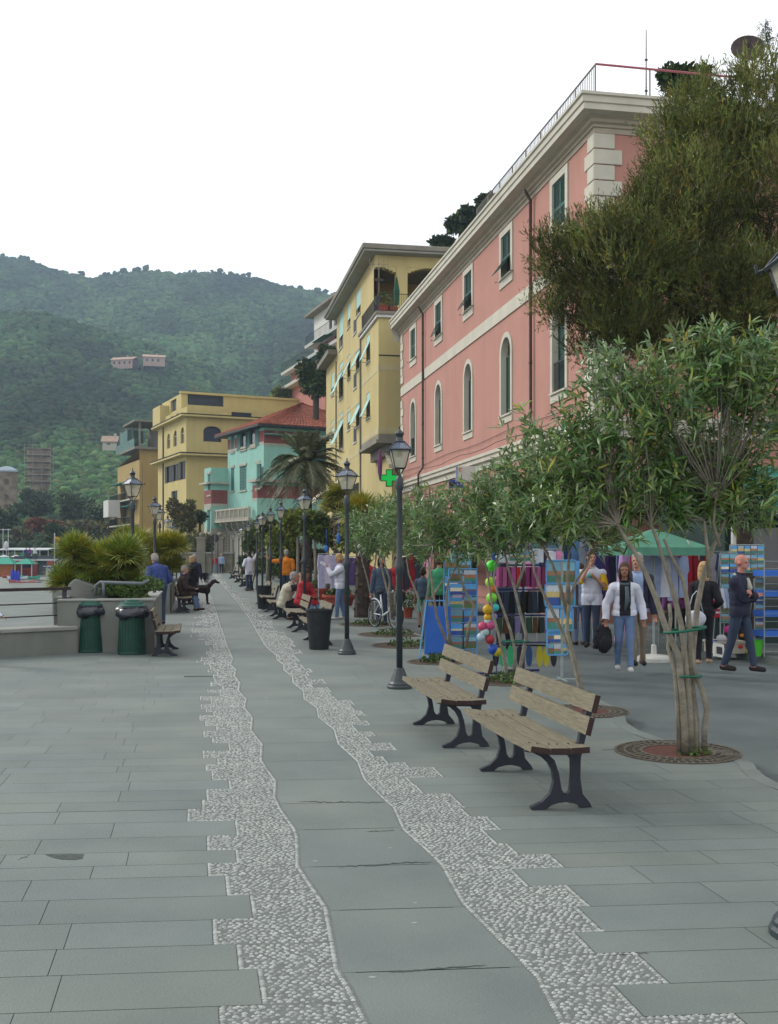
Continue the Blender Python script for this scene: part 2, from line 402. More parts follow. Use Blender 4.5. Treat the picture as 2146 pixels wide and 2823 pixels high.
pb = np_mesh('pebbles', vv, ff, m_pebble, tint=tint, smooth=True); tag(pb, kind='stuff')
print('pebbles', n)
# broken corner of a slab, worn pits
m_dark = mat('dark_hole', C(70, 78, 76), .9, .3, 30)
br = MB()
def gpoly(mb, pts, z=.006):
    vs = [G(*p, z=z) for p in pts]; mb.add(vs[::-1], [tuple(range(len(vs)))])
gpoly(br, [z6(-840+0, 0)] if 0 else [(124, 2355), (232, 2354), (228, 2366), (208, 2370), (170, 2369), (146, 2364)])
gpoly(br, [(508, 1863), (590, 1863), (590, 1866), (508, 1867)])
def crack(p0, p1, th):
    n = 26; up_, dn_ = [], []
    for k in range(n+1):
        t = k/n; x = p0[0]+(p1[0]-p0[0])*t; y = p0[1]+(p1[1]-p0[1])*t+R.uniform(-2.2, 2.2); w_ = th*R.uniform(.2, 1)*math.sin(pi*t)**.5; up_.append((x, y-w_)); dn_.append((x, y+w_))
    for k in range(n): gpoly(br, [up_[k], up_[k+1], dn_[k+1], dn_[k]])
crack((930, 2390), (1196, 2374), 2.2); crack((1070, 2680), (1345, 2660), 2.6); crack((815, 2210), (1068, 2212), 1.2); crack((1010, 2292), (1090, 2289), 1.5); crack((48, 2370), (86, 2356), 1.2); crack((1655, 2635), (1795, 2626), 1.3); crack((1100, 2288), (1150, 2286), .8); crack((1650, 2068), (1760, 2060), 1.0)
struct('broken_slab_edge', br, m_dark)
# ------------------------------------------------------------------ buildings
class Fac:
    """a building corner: left face runs along d from the corner, front face along e"""
    def __init__(s, O, rz): s.O = O; s.rz = rz; s.d = (-math.sin(rz), math.cos(rz)); s.e = (math.cos(rz), math.sin(rz))
    def _s(s, px, D_, off):
        k = (px-CX)/F; ox = s.O[0]+off[0]; oy = s.O[1]+off[1]; return (ox-k*oy)/(k*D_[1]-D_[0])
    def u(s, px, x=0.0): return s._s(px, s.d, (s.e[0]*x, s.e[1]*x))
    def v(s, px, y=0.0): return s._s(px, s.e, (s.d[0]*y, s.d[1]*y))
    def z(s, px, py, x=0.0): return ZP(py, s.O[1]+s.e[1]*x+s.d[1]*s.u(px, x))
    def zf(s, px, py, y=0.0): return ZP(py, s.O[1]+s.d[1]*y+s.e[1]*s.v(px, y))
LF = lambda d_=0: (lambda u, z, d: (d+d_, u, z))        # left face (normal -x), depth goes +x
FF = lambda d_=0: (lambda u, z, d: (u, d+d_, z))        # front face (normal -y)
def wall(mb, P_, u0, u1, z0, z1, holes, depth=.25, reveal=None):
    us = sorted({u0, u1} | {max(u0, min(u1, h[i])) for h in holes for i in (0, 1)})
    zs = sorted({z0, z1} | {max(z0, min(z1, h[i])) for h in holes for i in (2, 3)})
    for i in range(len(us)-1):
        for j in range(len(zs)-1):
            um, zm = (us[i]+us[i+1])/2, (zs[j]+zs[j+1])/2
            if any(h[0] < um < h[1] and h[2] < zm < h[3] for h in holes): continue
            mb.quad(P_(us[i], zs[j], 0), P_(us[i+1], zs[j], 0), P_(us[i+1], zs[j+1], 0), P_(us[i], zs[j+1], 0))
    m0 = mb.mi
    for h in holes:
        mb.mi = m0
        a, b, c, d_ = h[0], h[1], max(h[2], z0), min(h[3], z1)
        if c >= d_: continue
        arch = len(h) > 4 and h[3] <= z1
        top = d_; rv = mb.mi = reveal if reveal is not None else m0
        if arch:
            r = (b-a)/2; sp = d_-r*h[4]; n = 12; pts = [((a+b)/2-r*math.cos(pi*k/n), sp+r*h[4]*math.sin(pi*k/n)) for k in range(n+1)]
            for k in range(n):
                (ua, za), (ub, zb) = pts[k], pts[k+1]
                mb.mi = m0; mb.quad(P_(ua, za, 0), P_(ub, zb, 0), P_(ub, d_, 0), P_(ua, d_, 0)); mb.mi = rv
                mb.quad(P_(ua, za, 0), P_(ua, za, depth), P_(ub, zb, depth), P_(ub, zb, 0))
            top = sp
        elif h[3] <= z1: mb.quad(P_(a, d_, 0), P_(a, d_, depth), P_(b, d_, depth), P_(b, d_, 0))
        mb.quad(P_(a, c, 0), P_(a, c, depth), P_(a, top, depth), P_(a, top, 0))
        mb.quad(P_(b, c, 0), P_(b, top, 0), P_(b, top, depth), P_(b, c, depth))
        if h[2] >= z0: mb.quad(P_(a, c, 0), P_(b, c, 0), P_(b, c, depth), P_(a, c, depth))
    mb.mi = m0
def pbox(mb, P_, u0, u1, z0, z1, d0, d1):
    a = P_(u0, z0, d0); b = P_(u1, z1, d1); mb.bb([min(a[i], b[i]) for i in range(3)], [max(a[i], b[i]) for i in range(3)])
def surround(mb, P_, u0, u1, z0, z1, w_=.16, pr=.035, sill=True, arch=0):
    """flat plaster frame around an opening, proud of the wall"""
    if not arch:
        pbox(mb, P_, u0-w_, u1+w_, z1, z1+w_, -pr, -.001)
        pbox(mb, P_, u0-w_, u0, z0, z1, -pr, -.001); pbox(mb, P_, u1, u1+w_, z0, z1, -pr, -.001)
    else:
        r = (u1-u0)/2; sp = z1-r*arch; n = 14; c = (u0+u1)/2
        pbox(mb, P_, u0-w_, u0, z0, sp, -pr, -.001); pbox(mb, P_, u1, u1+w_, z0, sp, -pr, -.001)
        for k in range(n):
            t0, t1 = pi*k/n, pi*(k+1)/n; q = []
            for rr, ra in ((r, r*arch), (r+w_, r*arch+w_)):
                for t in (t0, t1): q.append((c-rr*math.cos(t), sp+ra*math.sin(t)))
            a, b, e, f_ = q[0], q[1], q[3], q[2]
            vs = [P_(x[0], x[1], -pr) for x in (a, b, e, f_)]+[P_(x[0], x[1], -.001) for x in (a, b, e, f_)]
            mb.add(vs, [(0,1,2,3), (7,6,5,4), (0,4,5,1), (1,5,6,2), (2,6,7,3), (3,7,4,0)])
    if sill: pbox(mb, P_, u0-w_, u1+w_, z0-w_*1.3, z0, -pr*1.01, -.001); pbox(mb, P_, u0-w_*.8, u1+w_*.8, z0-.0, z0+.05, -pr*2.4, .12)
def shutter(P_, u0, u1, z0, z1, d, tilt=0.0, parent=None, m=None, n=None):
    """one louvred leaf; tilt swings the bottom outwards about its top edge"""
    mb = MB(); h = z1-z0; fr = .045
    def Q(u, z, dd):
        r = z1-z; zz = z1-r*math.cos(tilt)-(dd-0)*math.sin(tilt)*0; return P_(u, zz, d+dd*math.cos(tilt)-r*math.sin(tilt))
    def b(ua, ub, za, zb, da, db):
        vs = [Q(u, z, t) for t in (da, db) for u, z in ((ua, za), (ub, za), (ub, zb), (ua, zb))]
        mb.add(vs, [(0,1,2,3), (7,6,5,4), (0,4,5,1), (1,5,6,2), (2,6,7,3), (3,7,4,0)])
    b(u0, u0+fr, z0, z1, 0, .035); b(u1-fr, u1, z0, z1, 0, .035); b(u0+fr, u1-fr, z1-fr, z1, .001, .034); b(u0+fr, u1-fr, z0, z0+fr, .001, .034)
    n = n or max(4, int(h/.055)); st_ = (h-2*fr)/n
    for i in range(n):
        za = z0+fr+i*st_
        vs = [Q(u0+fr, za, .004), Q(u1-fr, za, .004), Q(u1-fr, za+st_*.95, .03), Q(u0+fr, za+st_*.95, .03)]
        mb.add(vs, [(0, 1, 2, 3)]); vs2 = [(Vector(v)) for v in vs]
    return mb.build('shutter', m, parent)
def pane(P_, u0, u1, z0, z1, d, parent, name='pane', m=None, bars=1, mbar=None):
    mb = MB(); pbox(mb, P_, u0, u1, z0, z1, d, d+.02); o = mb.build(name, m or m_glass, parent)
    return o
m_pink = mat('pink_plaster', C(190, 140, 127), .9, .05, .7, .25, 30, stain=.12)
m_pink2 = mat('pink_plaster_lower', C(180, 132, 120), .9, .06, .8, .25, 30, stain=.1)
m_cream = mat('cream_stone', C(206, 202, 186), .85, .06, 2, .2, 40, stain=.12)
m_taupe = mat('taupe_moulding', C(176, 166, 148), .9, .08, 2, .2, 40)
m_shut = mat('green_shutter', C(38, 88, 80), .6, .15, 8)
m_glass = mat('window_glass', C(40, 48, 50), .08, .25, .8, spec=.8)
m_iron = mat('dark_iron', C(44, 46, 48), .5, .2, 10)
m_pipe = mat('brown_pipe', C(84, 72, 68), .5, .2, 6, metal=.4)
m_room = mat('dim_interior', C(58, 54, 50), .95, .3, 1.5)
m_rail = mat('painted_rail', C(120, 116, 112), .6, .1, 10)
m_redrail = mat('red_rail', C(168, 92, 104), .6, .1, 10)
KS = 25.4; KT = 10.0; LEN = 25.6; WD = 26.0; ZC = 12.45
pk = empty('pink_building', W(KS, KT, 0), TH, 'long pink two storey palazzo with green shutters, arched windows and cream stone corners', 'building')
wu = [2.65, 7.74, 12.62, 17.5, 22.7]
hol = [(u-.53, u+.53, 10.82, 12.25) for u in wu]+[(u-.52, u+.52, 6.28, 8.86, 1.0) for u in wu]
mb = MB(); wall(mb, LF(), 0, LEN, 4.75, ZC+.3, hol, .2, reveal=1)
wall(mb, FF(), 0, WD, 4.75, ZC+.3, [], .3)
mb.build('wall', [m_pink, m_cream], pk)
# ground floor in courses, with shop openings
mb = MB(); shops = [(1.1, 3.9, -.2, 3.2), (6.2, 8.8, -.2, 3.1), (11.4, 13.6, -.2, 3.1), (16.6, 18.4, -.2, 3.0, .8), (21.9, 23.4, -.2, 3.0, .8)]
fsh = [(2.0, 5.0, -.2, 3.0), (8.0, 11.0, -.2, 3.0)]
z = -.2
while z < 4.7:
    z2 = min(z+.45, 4.75); wall(mb, LF(), 0, LEN, z, z2-.025, [h for h in shops if h[2] < z2 and h[3] > z], .35)
    wall(mb, FF(), 0, WD, z, z2-.025, [h for h in fsh if h[3] > z], .35); z = z2
wall(mb, LF(.03), .03, LEN, -.2, 4.74, shops, .02); wall(mb, FF(.03), .03, WD, -.2, 4.74, fsh, .02)
mb.build('wall', m_pink2, pk)
for h in shops+fsh:
    P_ = LF(.35) if h in shops else FF(.35)
    sh = MB(); u0, u1, z0, z1 = h[:4]
    for a in ((u0, u0+.01, z0, z1, 0, 2.5), (u1-.01, u1, z0, z1, 0, 2.5), (u0+.01, u1-.01, z1-.01, z1, 0, 2.5), (u0+.01, u1-.01, z0, z1-.01, 2.49, 2.5)): pbox(sh, P_, *a)
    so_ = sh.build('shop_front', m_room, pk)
    fr = MB()
    for k in range(4):
        uu = u0+.05+(u1-u0-.15)*k/3; pbox(fr, P_, uu, uu+.06, max(z0, 0), z1-.1, .05, .11)
    pbox(fr, P_, u0, u1, z1-.35, z1-.28, .05, .1); fr.build('door_frame', m_shut, so_)
# string courses and cornice, swept round the corner
def sweep(mb, prof, L1, L2):
    vs = []; fs = []; n = len(prof)
    for (o_, z) in prof: vs.append((-o_, L1, z))
    for (o_, z) in prof: vs.append((-o_, -o_, z))
    for (o_, z) in prof: vs.append((L2, -o_, z))
    for r in (0, 1):
        for i in range(n-1): fs.append((r*n+i, r*n+i+1, (r+1)*n+i+1, (r+1)*n+i))
    fs.append(tuple(range(n))); mb.add(vs, fs)
mb = MB(); sweep(mb, [(0,9.52),(.045,9.52),(.045,9.94),(0,9.96)], LEN, WD); mb.build('string_course', m_cream, pk)
mb = MB(); sweep(mb, [(0,4.75),(.05,4.75),(.05,4.95),(.16,5.0),(.16,5.14),(.22,5.16),(.22,5.27),(0,5.3)], LEN, WD); mb.build('string_course', m_cream, pk)
mb = MB(); mb.mi = 1; sweep(mb, [(0,12.5),(.03,12.5),(.03,12.62),(.08,12.64),(.08,12.7),(.16,12.74),(.16,12.82),(.25,12.88)], LEN+.3, WD)
mb.mi = 0; sweep(mb, [(.25,12.88),(.48,12.9),(.48,13.05),(.52,13.07),(.52,13.22),(.57,13.24),(.57,13.31),(.1,13.36)], LEN+.3, WD)
mb.mi = 0; mb.quad((-.1,-.1,13.36),(WD,-.1,13.36),(WD,LEN+.3,13.36),(-.1,LEN+.3,13.36)); mb.quad((-.3, LEN+.3, 12.3), (-.6, LEN+.3, 13.2), (4, LEN+.3, 13.3), (4, LEN+.3, 12.3))
mb.build('cornice', [m_cream, m_taupe], pk)
qq = [MB() for _ in range(4)]; z = 12.5; i = 0
while z > 5.35:
    z0 = max(z-.4, 5.3)
    if not (z0 < 9.96 and z > 9.5):
        a, b = ((.42, .52), (.62, .72))[i % 2]
        m1, m2 = (qq[0], qq[1]) if z > 9.9 else (qq[2], qq[3])
        m1.bb((-.05, -.05, z0+.012), (b, 0, z-.012)); m1.bb((-.05, 0.0, z0+.012), (0, a, z-.012))
        m2.bb((-.05, LEN-a, z0+.012), (0, LEN+.02, z-.012))
    z -= .4; i += 1
for mb in qq: mb.build('quoin', m_cream, pk, bevel=.012)
mb = MB(); mb.tube([(-.26, k*1.6, 5.42+.05*math.sin(k*1.7)) for k in range(17)], .012, 4); mb.tube([(-.05, k*1.6, 5.75-.04*math.sin(k*1.1)) for k in range(17)], .01, 4); mb.build('cable', m_iron, pk)
tl = {0: 0, 1: .42, 2: .36, 3: .3, 4: 0}
for i, u in enumerate(wu):
    P_ = LF(); mb = MB(); surround(mb, P_, u-.53, u+.53, 10.82, 12.25, .2, .04); wn = mb.build('window', m_cream, pk)
    pane(P_, u-.53, u+.53, 10.82, 12.25, .185, wn)
    for sgn in (-1, 1):
        a, b = (u-.52, u-.01) if sgn < 0 else (u+.01, u+.52)
        shutter(P_, a, b, 11.5, 12.23, .02, 0, wn, m_shut); shutter(P_, a, b, 10.86, 11.5, .02, tl[i]*1.5, wn, m_shut)
    hk = MB()
    for sgn in (-1, 1): hk.tube([P_(u+sgn*.75, 10.85, 0), P_(u+sgn*.75, 10.85, -.16), P_(u+sgn*.75, 10.8, -.16)], .012, 5)
    hk.build('shutter_hook', m_iron, wn)
    mb = MB(); surround(mb, P_, u-.52, u+.52, 6.28, 8.86, .17, .04, arch=1.0); wn = mb.build('window', m_cream, pk)
    pane(P_, u-.52, u+.52, 6.28, 8.8, .185, wn)
    if i: shutter(P_, u-.5, u-.02, 6.3, 8.3, .14, 0, wn, m_shut); 
    shutter(P_, u+.02, u+.5, 6.3, 8.3, .14, 0, wn, m_shut)
    if i in (0, 4):
        rl = MB(); pbox(rl, P_, u-.5, u+.5, 7.15, 7.19, .0, .03)
        for k in range(11): rl.tube([P_(u-.48+.096*k, 6.3, .015), P_(u-.48+.096*k, 7.15, .015)], .009, 4)
        rl.build('window_rail', m_iron, wn)
# downpipes
for u_, jog in ((sT(1463, 9.9)-KS, 0), (sT(1166, 9.9)-KS, 1)):
    mb = MB(); mb.tube([(-.3, u_, 12.72), (-.22, u_, 12.6), (-.1, u_, 12.4), (-.1, u_, 5.6), (-.3, u_, 5.3), (-.3, u_, 4.8), (-.12, u_, 4.55), (-.12, u_, 0)], .05, 8)
    for z in (11.5, 9, 7.5, 6, 3.5, 2): mb.tube([(-.1, u_, z), (-.1, u_, z+.06)], .062, 8)
    mb.build('downpipe', m_pipe, pk, smooth=True)
# roof terrace railing
mb = MB(); a0 = (.15, .35)
for k in range(9): y = .35+k*1.45; mb.tube([(.15, y, 13.36), (.15, y, 14.42)], .022, 5)
for k in range(1, 14): x = .15+k*1.5; mb.tube([(x, .35, 13.36), (x, .35, 14.42)], .022, 5)
for z in (14.42, 13.6): mb.tube([(.15, 12.0, z), (.15, .35, z)], .025, 5)
k = .5
while k < 12: mb.tube([(.15, k, 13.6), (.15, k, 14.42)], .009, 4); k += .13
mb.mi = 1; mb.tube([(.15, .35, 14.43), (20, .35, 14.3)], .03, 5); 
mb.build('terrace_railing', [m_rail, m_redrail], pk)
mb = MB(); mb.tube([(-.2, 21.5, 13.45), (-.2, 24.5, 13.45)], .01, 4); mb.box((.1, 23, 13.75), (1.2, 3.4, .06), rot=Matrix.Rotation(-.5, 3, 'Y')); mb.build('skylight_panel', mat('panel', C(150, 165, 165), .3, .1, 3), pk)
# roof antenna, dish, potted bush and trees on the terrace
an = MB(); yy = 31.0; p = D(1782, 30.5); mb = MB(); mb.tube([(0, 0, 13.3), (0, 0, ZP(82, 30.5))], [.03, .012], 6)
for z in (14.3, 15.2, 16.1): mb.tube([(-.04, 0, z), (.04, 0, z)], .03, 5)
tag(mb.build('mast', m_iron, loc=(p.x, p.y, 0)), 'thin bare metal mast rising from the roof terrace of the pink building', 'antenna')
p = D(2060, 31.0); mb = MB(); m_rust = mat('rusty_dish', C(78, 68, 66), .8, .25, 5)
dn = Vector((-.1, -.95, .12)).normalized(); q = dn.to_track_quat('Z', 'Y').to_matrix(); cz = ZP(140, 31.0)
prof = [(.5*k/7, .14*(k/7)**2) for k in range(8)]; vs = []; fs = []
for r, h in prof:
    for k in range(20): t = 2*pi*k/20; vs.append(q @ Vector((max(r, .001)*math.cos(t), max(r, .001)*.8*math.sin(t), h))+Vector((0, 0, cz)))
for i in range(7):
    for k in range(20): fs.append((i*20+k, i*20+(k+1) % 20, (i+1)*20+(k+1) % 20, (i+1)*20+k))
mb.add(vs, fs); ds = empty('satellite_dish', (p.x, p.y, 0), 0, 'large rusty satellite dish raised above the roof of the pink building', 'satellite dish')
mb.build('dish', m_rust, ds, smooth=True); mb = MB(); mb.tube([(0, .1, 13.3), (0, .05, cz)], .04, 6); mb.tube([(0, 0, cz), tuple(dn*.5+Vector((0, 0, cz)))], .015, 5); mb.build('pole', m_iron, ds)

# ---- yellow apartment block -------------------------------------------------
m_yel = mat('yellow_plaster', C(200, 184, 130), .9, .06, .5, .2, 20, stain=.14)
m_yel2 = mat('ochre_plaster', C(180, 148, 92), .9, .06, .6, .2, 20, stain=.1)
m_gray = mat('grey_concrete', C(138, 134, 122), .9, .12, 1.5, .3, 30, stain=.2)
m_soff = mat('soffit', C(150, 150, 140), .9, .1, 1)
m_aqua = mat('pale_aqua_blind', C(168, 208, 200), .7, .08, 4)
m_white = mat('white_paint', C(206, 206, 200), .6, .08, 4)
m_band = mat('pale_band', C(198, 186, 144), .9, .08, 1, stain=.15)
YS = 53.0; f1 = Fac(W(YS, 9.2), TH)
ya = empty('yellow_apartment_block', W(YS, 9.2, 0), TH, 'tall yellow apartment block with grey overhanging eaves and aqua window blinds', 'building')
MX = .8                                   # main facade is set back behind the corner bay
bayL = f1.u(997.5)
xm = MX; yend = f1.u(929, xm); yfar = f1.u(900, xm)
q = lambda x, y: (750+x/3.36, 650+y/3.36)
wins = []   # (left-face x offset, u0,u1,z0,z1,style)
def addw(xa, xb, ya_, yb, style, x=xm):
    pa, pb = q(xa, ya_), q(xb, yb); ua, ub = sorted((f1.u(pa[0], x), f1.u(pb[0], x))); pc = (pa[0]+pb[0])/2
    wins.append((x, ua, ub, f1.z(pc, pb[1], x), f1.z(pc, pa[1], x), style))
addw(875, 908, 920, 1170, 'blind', 0); addw(875, 908, 1455, 1690, 'blind', 0)
for y0, y1, s_ in ((505, 740, 'roll'), (1015, 1240, 'blind'), (1515, 1765, 'blind')): addw(780, 822, y0, y1, s_)
for y0, y1, s_ in ((625, 850, 'roll'), (1105, 1320, 'blind'), (1590, 1800, 'roll')): addw(700, 727, y0, y1, s_)
for y0, y1, s_ in ((715, 1045, 'roll'), (1180, 1510, 'blind2'), (1645, 1975, 'blind')): addw(622, 660, y0, y1, s_)
for y0, y1, s_ in ((1265, 1480, 'roll'), (1715, 1900, 'roll')): addw(550, 576, y0, y1, s_)
for y0, y1, s_ in ((770, 905, 'dark'), (1275, 1415, 'dark'), (1770, 1915, 'dark')): addw(757, 785, y0, y1, s_)
ZT = 14.0; ZTOP = 18.7
mb = MB()
def hl(x): return [(w_[1], w_[2], w_[3], w_[4]) for w_ in wins if w_[0] == x]
wall(mb, LF(0), 0, bayL, 7.9, ZT, hl(0), .2)
wall(mb, FF(0), 0, 12, 7.9, ZT, [], .2)
mb.quad((0, bayL, 7.9), (xm, bayL, 7.9), (xm, bayL, ZT), (0, bayL, ZT)); mb.quad((0, 0, 7.9), (12, 0, 7.9), (12, bayL, 7.9), (0, bayL, 7.9))
wall(mb, LF(xm), .6, bayL+.6, -.1, ZT, [h for h in hl(xm) if h[1] < bayL+.6], .2); wall(mb, LF(xm), bayL+.6, yend, -.1, ZTOP, [h for h in hl(xm) if h[1] > bayL+.6], .2)
wall(mb, LF(xm), yend, yfar, -.1, 16.1, hl(xm), .2)
mb.quad((xm, .6, 0), (12, .6, 0), (12, .6, 7.9), (xm, .6, 7.9)); mb.quad((xm, yfar, 0), (12, yfar, 0), (12, yfar, 16.1), (xm, yfar, 16.1))
mb.bb((xm+.01, 5.7, ZTOP-.7), (xm+.35, bayL+.59, ZTOP-.005))       # lintel above the terrace
mb.quad((xm, yend, 15), (12, yend, 15), (12, yend, ZTOP), (xm, yend, ZTOP))
mb.build('wall', m_yel, ya)
mb = MB(); lb = 12.4
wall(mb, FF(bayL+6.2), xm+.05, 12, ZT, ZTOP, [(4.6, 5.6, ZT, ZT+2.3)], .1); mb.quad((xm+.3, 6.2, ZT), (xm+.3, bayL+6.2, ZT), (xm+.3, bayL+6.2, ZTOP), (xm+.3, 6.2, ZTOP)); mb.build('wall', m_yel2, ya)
# loggia pillar + arches
mb = MB(); pz = f1.v(1106, 6.0); mb.bb((pz-.32, 5.7, ZT), (pz+.32, 6.3, ZTOP-.6)); mb.bb((xm, 5.72, ZTOP-.62), (14, 6.28, ZTOP-.006))
for s_ in (-1, 1):
    for k in range(6): mb.bb((min(pz+s_*(.32+k*.2), pz+s_*(.52+k*.2)), 5.75, ZTOP-.62-.42*(1-(k+1)/7)**2), (max(pz+s_*(.32+k*.2), pz+s_*(.52+k*.2)), 6.25, ZTOP-.62))
mb.build('pillar', m_yel, ya)
# roof with broad eaves
mb = MB(); mb.bb((xm-.75, 5.0, ZTOP), (14, yend+.7, ZTOP+.14)); mb.mi = 1; mb.bb((xm-.85, 4.9, ZTOP+.14), (14, yend+.8, ZTOP+.42)); mb.build('roof', [m_soff, m_gray], ya, bevel=.03)
mb = MB(); mb.box((xm+.1, (yend+yfar)/2, 16.25), (1.6, yfar-yend+.6, .35)); mb.build('roof', m_gray, ya)
# terrace slab, railing, pots
mb = MB(); mb.bb((-.18, -.18, ZT), (12, bayL+.2, ZT+.16)); mb.mi = 1; mb.bb((-.12, -.12, ZT-.16), (12, bayL+.1, ZT)); mb.mi = 0
mb.bb((-.15, -.2, 7.42), (12, bayL+.1, 7.6)); mb.bb((-.02, -.1, 7.6), (12, bayL, 7.9)); mb.bb((.5, .3, 6.9), (12, bayL, 7.42)); mb.build('balcony_slab', [m_gray, m_white], ya, bevel=.01)
mb = MB()
for z in (ZT+1.1, ZT+.25): mb.tube([(0, bayL, z), (0, 0, z), (11, 0, z)], .02, 5)
k = 0
while k < bayL: mb.tube([(0, k, ZT+.16), (0, k, ZT+1.1)], .009, 4); k += .12
k = 0
while k < 5: mb.tube([(k, 0, ZT+.16), (k, 0, ZT+1.1)], .009, 4); k += .12
mb.build('terrace_railing', m_iron, ya)
m_terra = mat('terracotta_pot', C(160, 78, 62), .85, .15, 6)
m_leafd = mat('dark_leaf', C(52, 74, 40), .7, .35, 3, attr='tint', spec=.2)
m_leafm = mat('mid_leaf', C(74, 98, 48), .65, .3, 3, attr='tint', spec=.2)
def leafball(mb, c, r, n, size, rnd=R, lo=.45, squash=.9, up=0.0):
    c = Vector(c); r = r if hasattr(r, '__len__') else (r, r, r*squash)
    for _ in range(n):
        while True:
            q_ = Vector((rnd.uniform(-1, 1), rnd.uniform(-1, 1), rnd.uniform(-1, 1)))
            if lo < q_.length < 1: break
        p = c+Vector((q_.x*r[0], q_.y*r[1], q_.z*r[2])); t = Vector((rnd.gauss(0, 1), rnd.gauss(0, 1), rnd.gauss(0, 1)+up)).normalized(); a = t.orthogonal().normalized()*size*.28
        l = size*rnd.uniform(.6, 1.3); g_ = rnd.uniform(.6, 1.35); mb.cc = (g_*rnd.uniform(.85, 1.2), g_, g_*rnd.uniform(.7, 1.05))
        mb.add([p-t*l*.5, p+a, p+t*l*.5, p-a], [(0, 1, 2, 3)])
def potplant(p, rpot, hpot, rl, label, n=160, leaf=.12, m=None, hgt=None):
    e_ = empty('potted_plant', p, 0, label, 'potted plant')
    b_ = MB(); b_.lathe([(rpot*.75, 0), (rpot, hpot*.9), (rpot*1.1, hpot*.9), (rpot*1.1, hpot), (rpot*.9, hpot), (rpot*.85, hpot*.85)], n=14); b_.build('pot', m_terra, e_, smooth=False)
    b_ = MB(); leafball(b_, (0, 0, hpot+(hgt or rl)*.6), (rl, rl, (hgt or rl)), n, leaf); b_.build('foliage', m or m_leafm, e_); return e_
def LW(e_, x, y, z): return Vector(e_.location)+Matrix.Rotation(e_.rotation_euler[2], 3, 'Z') @ Vector((x, y, z))
potplant(LW(ya, f1.v(1057, .7), .7, ZT+.16), .3, .45, .5, 'bushy plant in a red pot at the terrace corner of the yellow block')
potplant(LW(ya, f1.v(1084, .7), .7, ZT+.16), .25, .4, .3, 'small plant in a red pot near the pillar of the yellow block terrace', 60)
p = LW(ya, f1.v(1045, 2.2), 2.2, ZT+.16); mb = MB(); mb.tube([(0,0,0),(0,0,3.1)], .03, 6)
for z in (1.2, 2.1): mb.lathe([(.02, 0), (.3, .05)], (0, -.2, z), 12)
for k in range(5): mb.tube([(-.5+.25*k, -.1, 2.7), (-.5+.25*k, -.1, 3.3)], .01, 4)
mb.tube([(-.5, -.1, 3), (.5, -.1, 3)], .012, 4); tag(mb.build('antenna', m_rail, loc=p), 'television antenna mast with small dishes on the yellow block terrace', 'antenna')
mb = MB(); p = LW(ya, f1.v(1094, 3.2), 3.2, ZT+.16); mb.lathe([(.03, 0), (.03, 1.1), (.12, 1.15), (.17, 1.9), (.05, 2.6), (.01, 2.7)], n=8); tag(mb.build('closed_parasol', mat('green_cloth', C(40, 84, 62), .9, .2, 4), loc=p), 'folded green parasol standing beside the pillar on the yellow block terrace', 'parasol')
for (x, u0, u1, z0, z1, s_) in wins:
    P_ = LF(x); mb = MB(); pbox(mb, P_, u0-.08, u1+.08, z0-.07, z0, -.07, -.002)
    for a in ((u0, u0+.05, z0, z1), (u1-.05, u1, z0, z1), (u0+.05, u1-.05, z1-.05, z1), ((u0+u1)/2-.02, (u0+u1)/2+.02, z0, z1-.05)): pbox(mb, P_, *a, .1, .14)
    wn = mb.build('window', m_white, ya); pane(P_, u0, u1, z0, z1, .15, wn)
    h = z1-z0
    if s_ == 'roll': mb = MB(); pbox(mb, P_, u0+.02, u1-.02, z0+h*(.35 if h < 3 else .42), z1-.01, .02, .05); mb.build('blind', m_aqua, wn)
    if s_ == 'dark': mb = MB(); pbox(mb, P_, u0, u1, z0, z1, .0, .03); mb.build('grille', m_iron, wn)
    if s_.startswith('blind'):
        mb = MB(); r = min(h*.7, 1.6); a_ = .42; zt = z1-h*.28; pbox(mb, P_, u0+.02, u1-.02, zt, z1-.01, .02, .04)
        vs = [P_(u, zt-r*math.cos(a_)*t, -r*math.sin(a_)*t+dd) for dd in (0, .03) for u, t in ((u0+.02, 0), (u1-.02, 0), (u1-.02, 1), (u0+.02, 1))]
        mb.add(vs, [(0,1,2,3), (7,6,5,4), (0,4,5,1), (1,5,6,2), (2,6,7,3), (3,7,4,0)]); mb.build('blind', m_aqua, wn)
        mb = MB(); e0 = P_(u0+.02, zt-r*math.cos(a_), -r*math.sin(a_)); e1 = P_(u1-.02, zt-r*math.cos(a_), -r*math.sin(a_))
        mb.tube([P_(u0+.02, e0[2]-.05, 0), e0], .012, 4); mb.tube([P_(u1-.02, e0[2]-.05, 0), e1], .012, 4); mb.build('blind_arm', m_iron, wn)
    if h > 2.5 or s_ == 'x': mb = MB(); pbox(mb, P_, u0, u1, z0+.02, z0+1.0, -.05, -.01); mb.build('balustrade_panel', mat('olive_panel', C(120, 128, 84), .6, .1, 5), wn)
mb = MB()
for zz in (7.95, 11.15, 14.5): 
    if zz < 14: mb.bb((-.012, 0, zz), (-.001, bayL, zz+.3)); mb.bb((0, -.012, zz), (12, -.001, zz+.3))
    mb.bb((xm-.012, bayL+.02, zz), (xm-.001, yend if zz > 12 else yfar, zz+.28))
mb.build('wall_band', m_band, ya)
mb = MB(); u_ = f1.u(q(830, 0)[0]+.8, xm); mb.tube([(-.06+.0, bayL+.06, ZT-.1), (-.06, bayL+.06, 4)], .06, 6); u_ = f1.u(929, xm); mb.tube([(xm-.06, u_, 15.6), (xm-.06, u_, .2)], .05, 6); mb.build('downpipe', m_gray, ya)
mb = MB(); mb.bb((0, -.02, 11.9), (12, -.001, 11.96)); mb.build('cable', m_iron, ya)
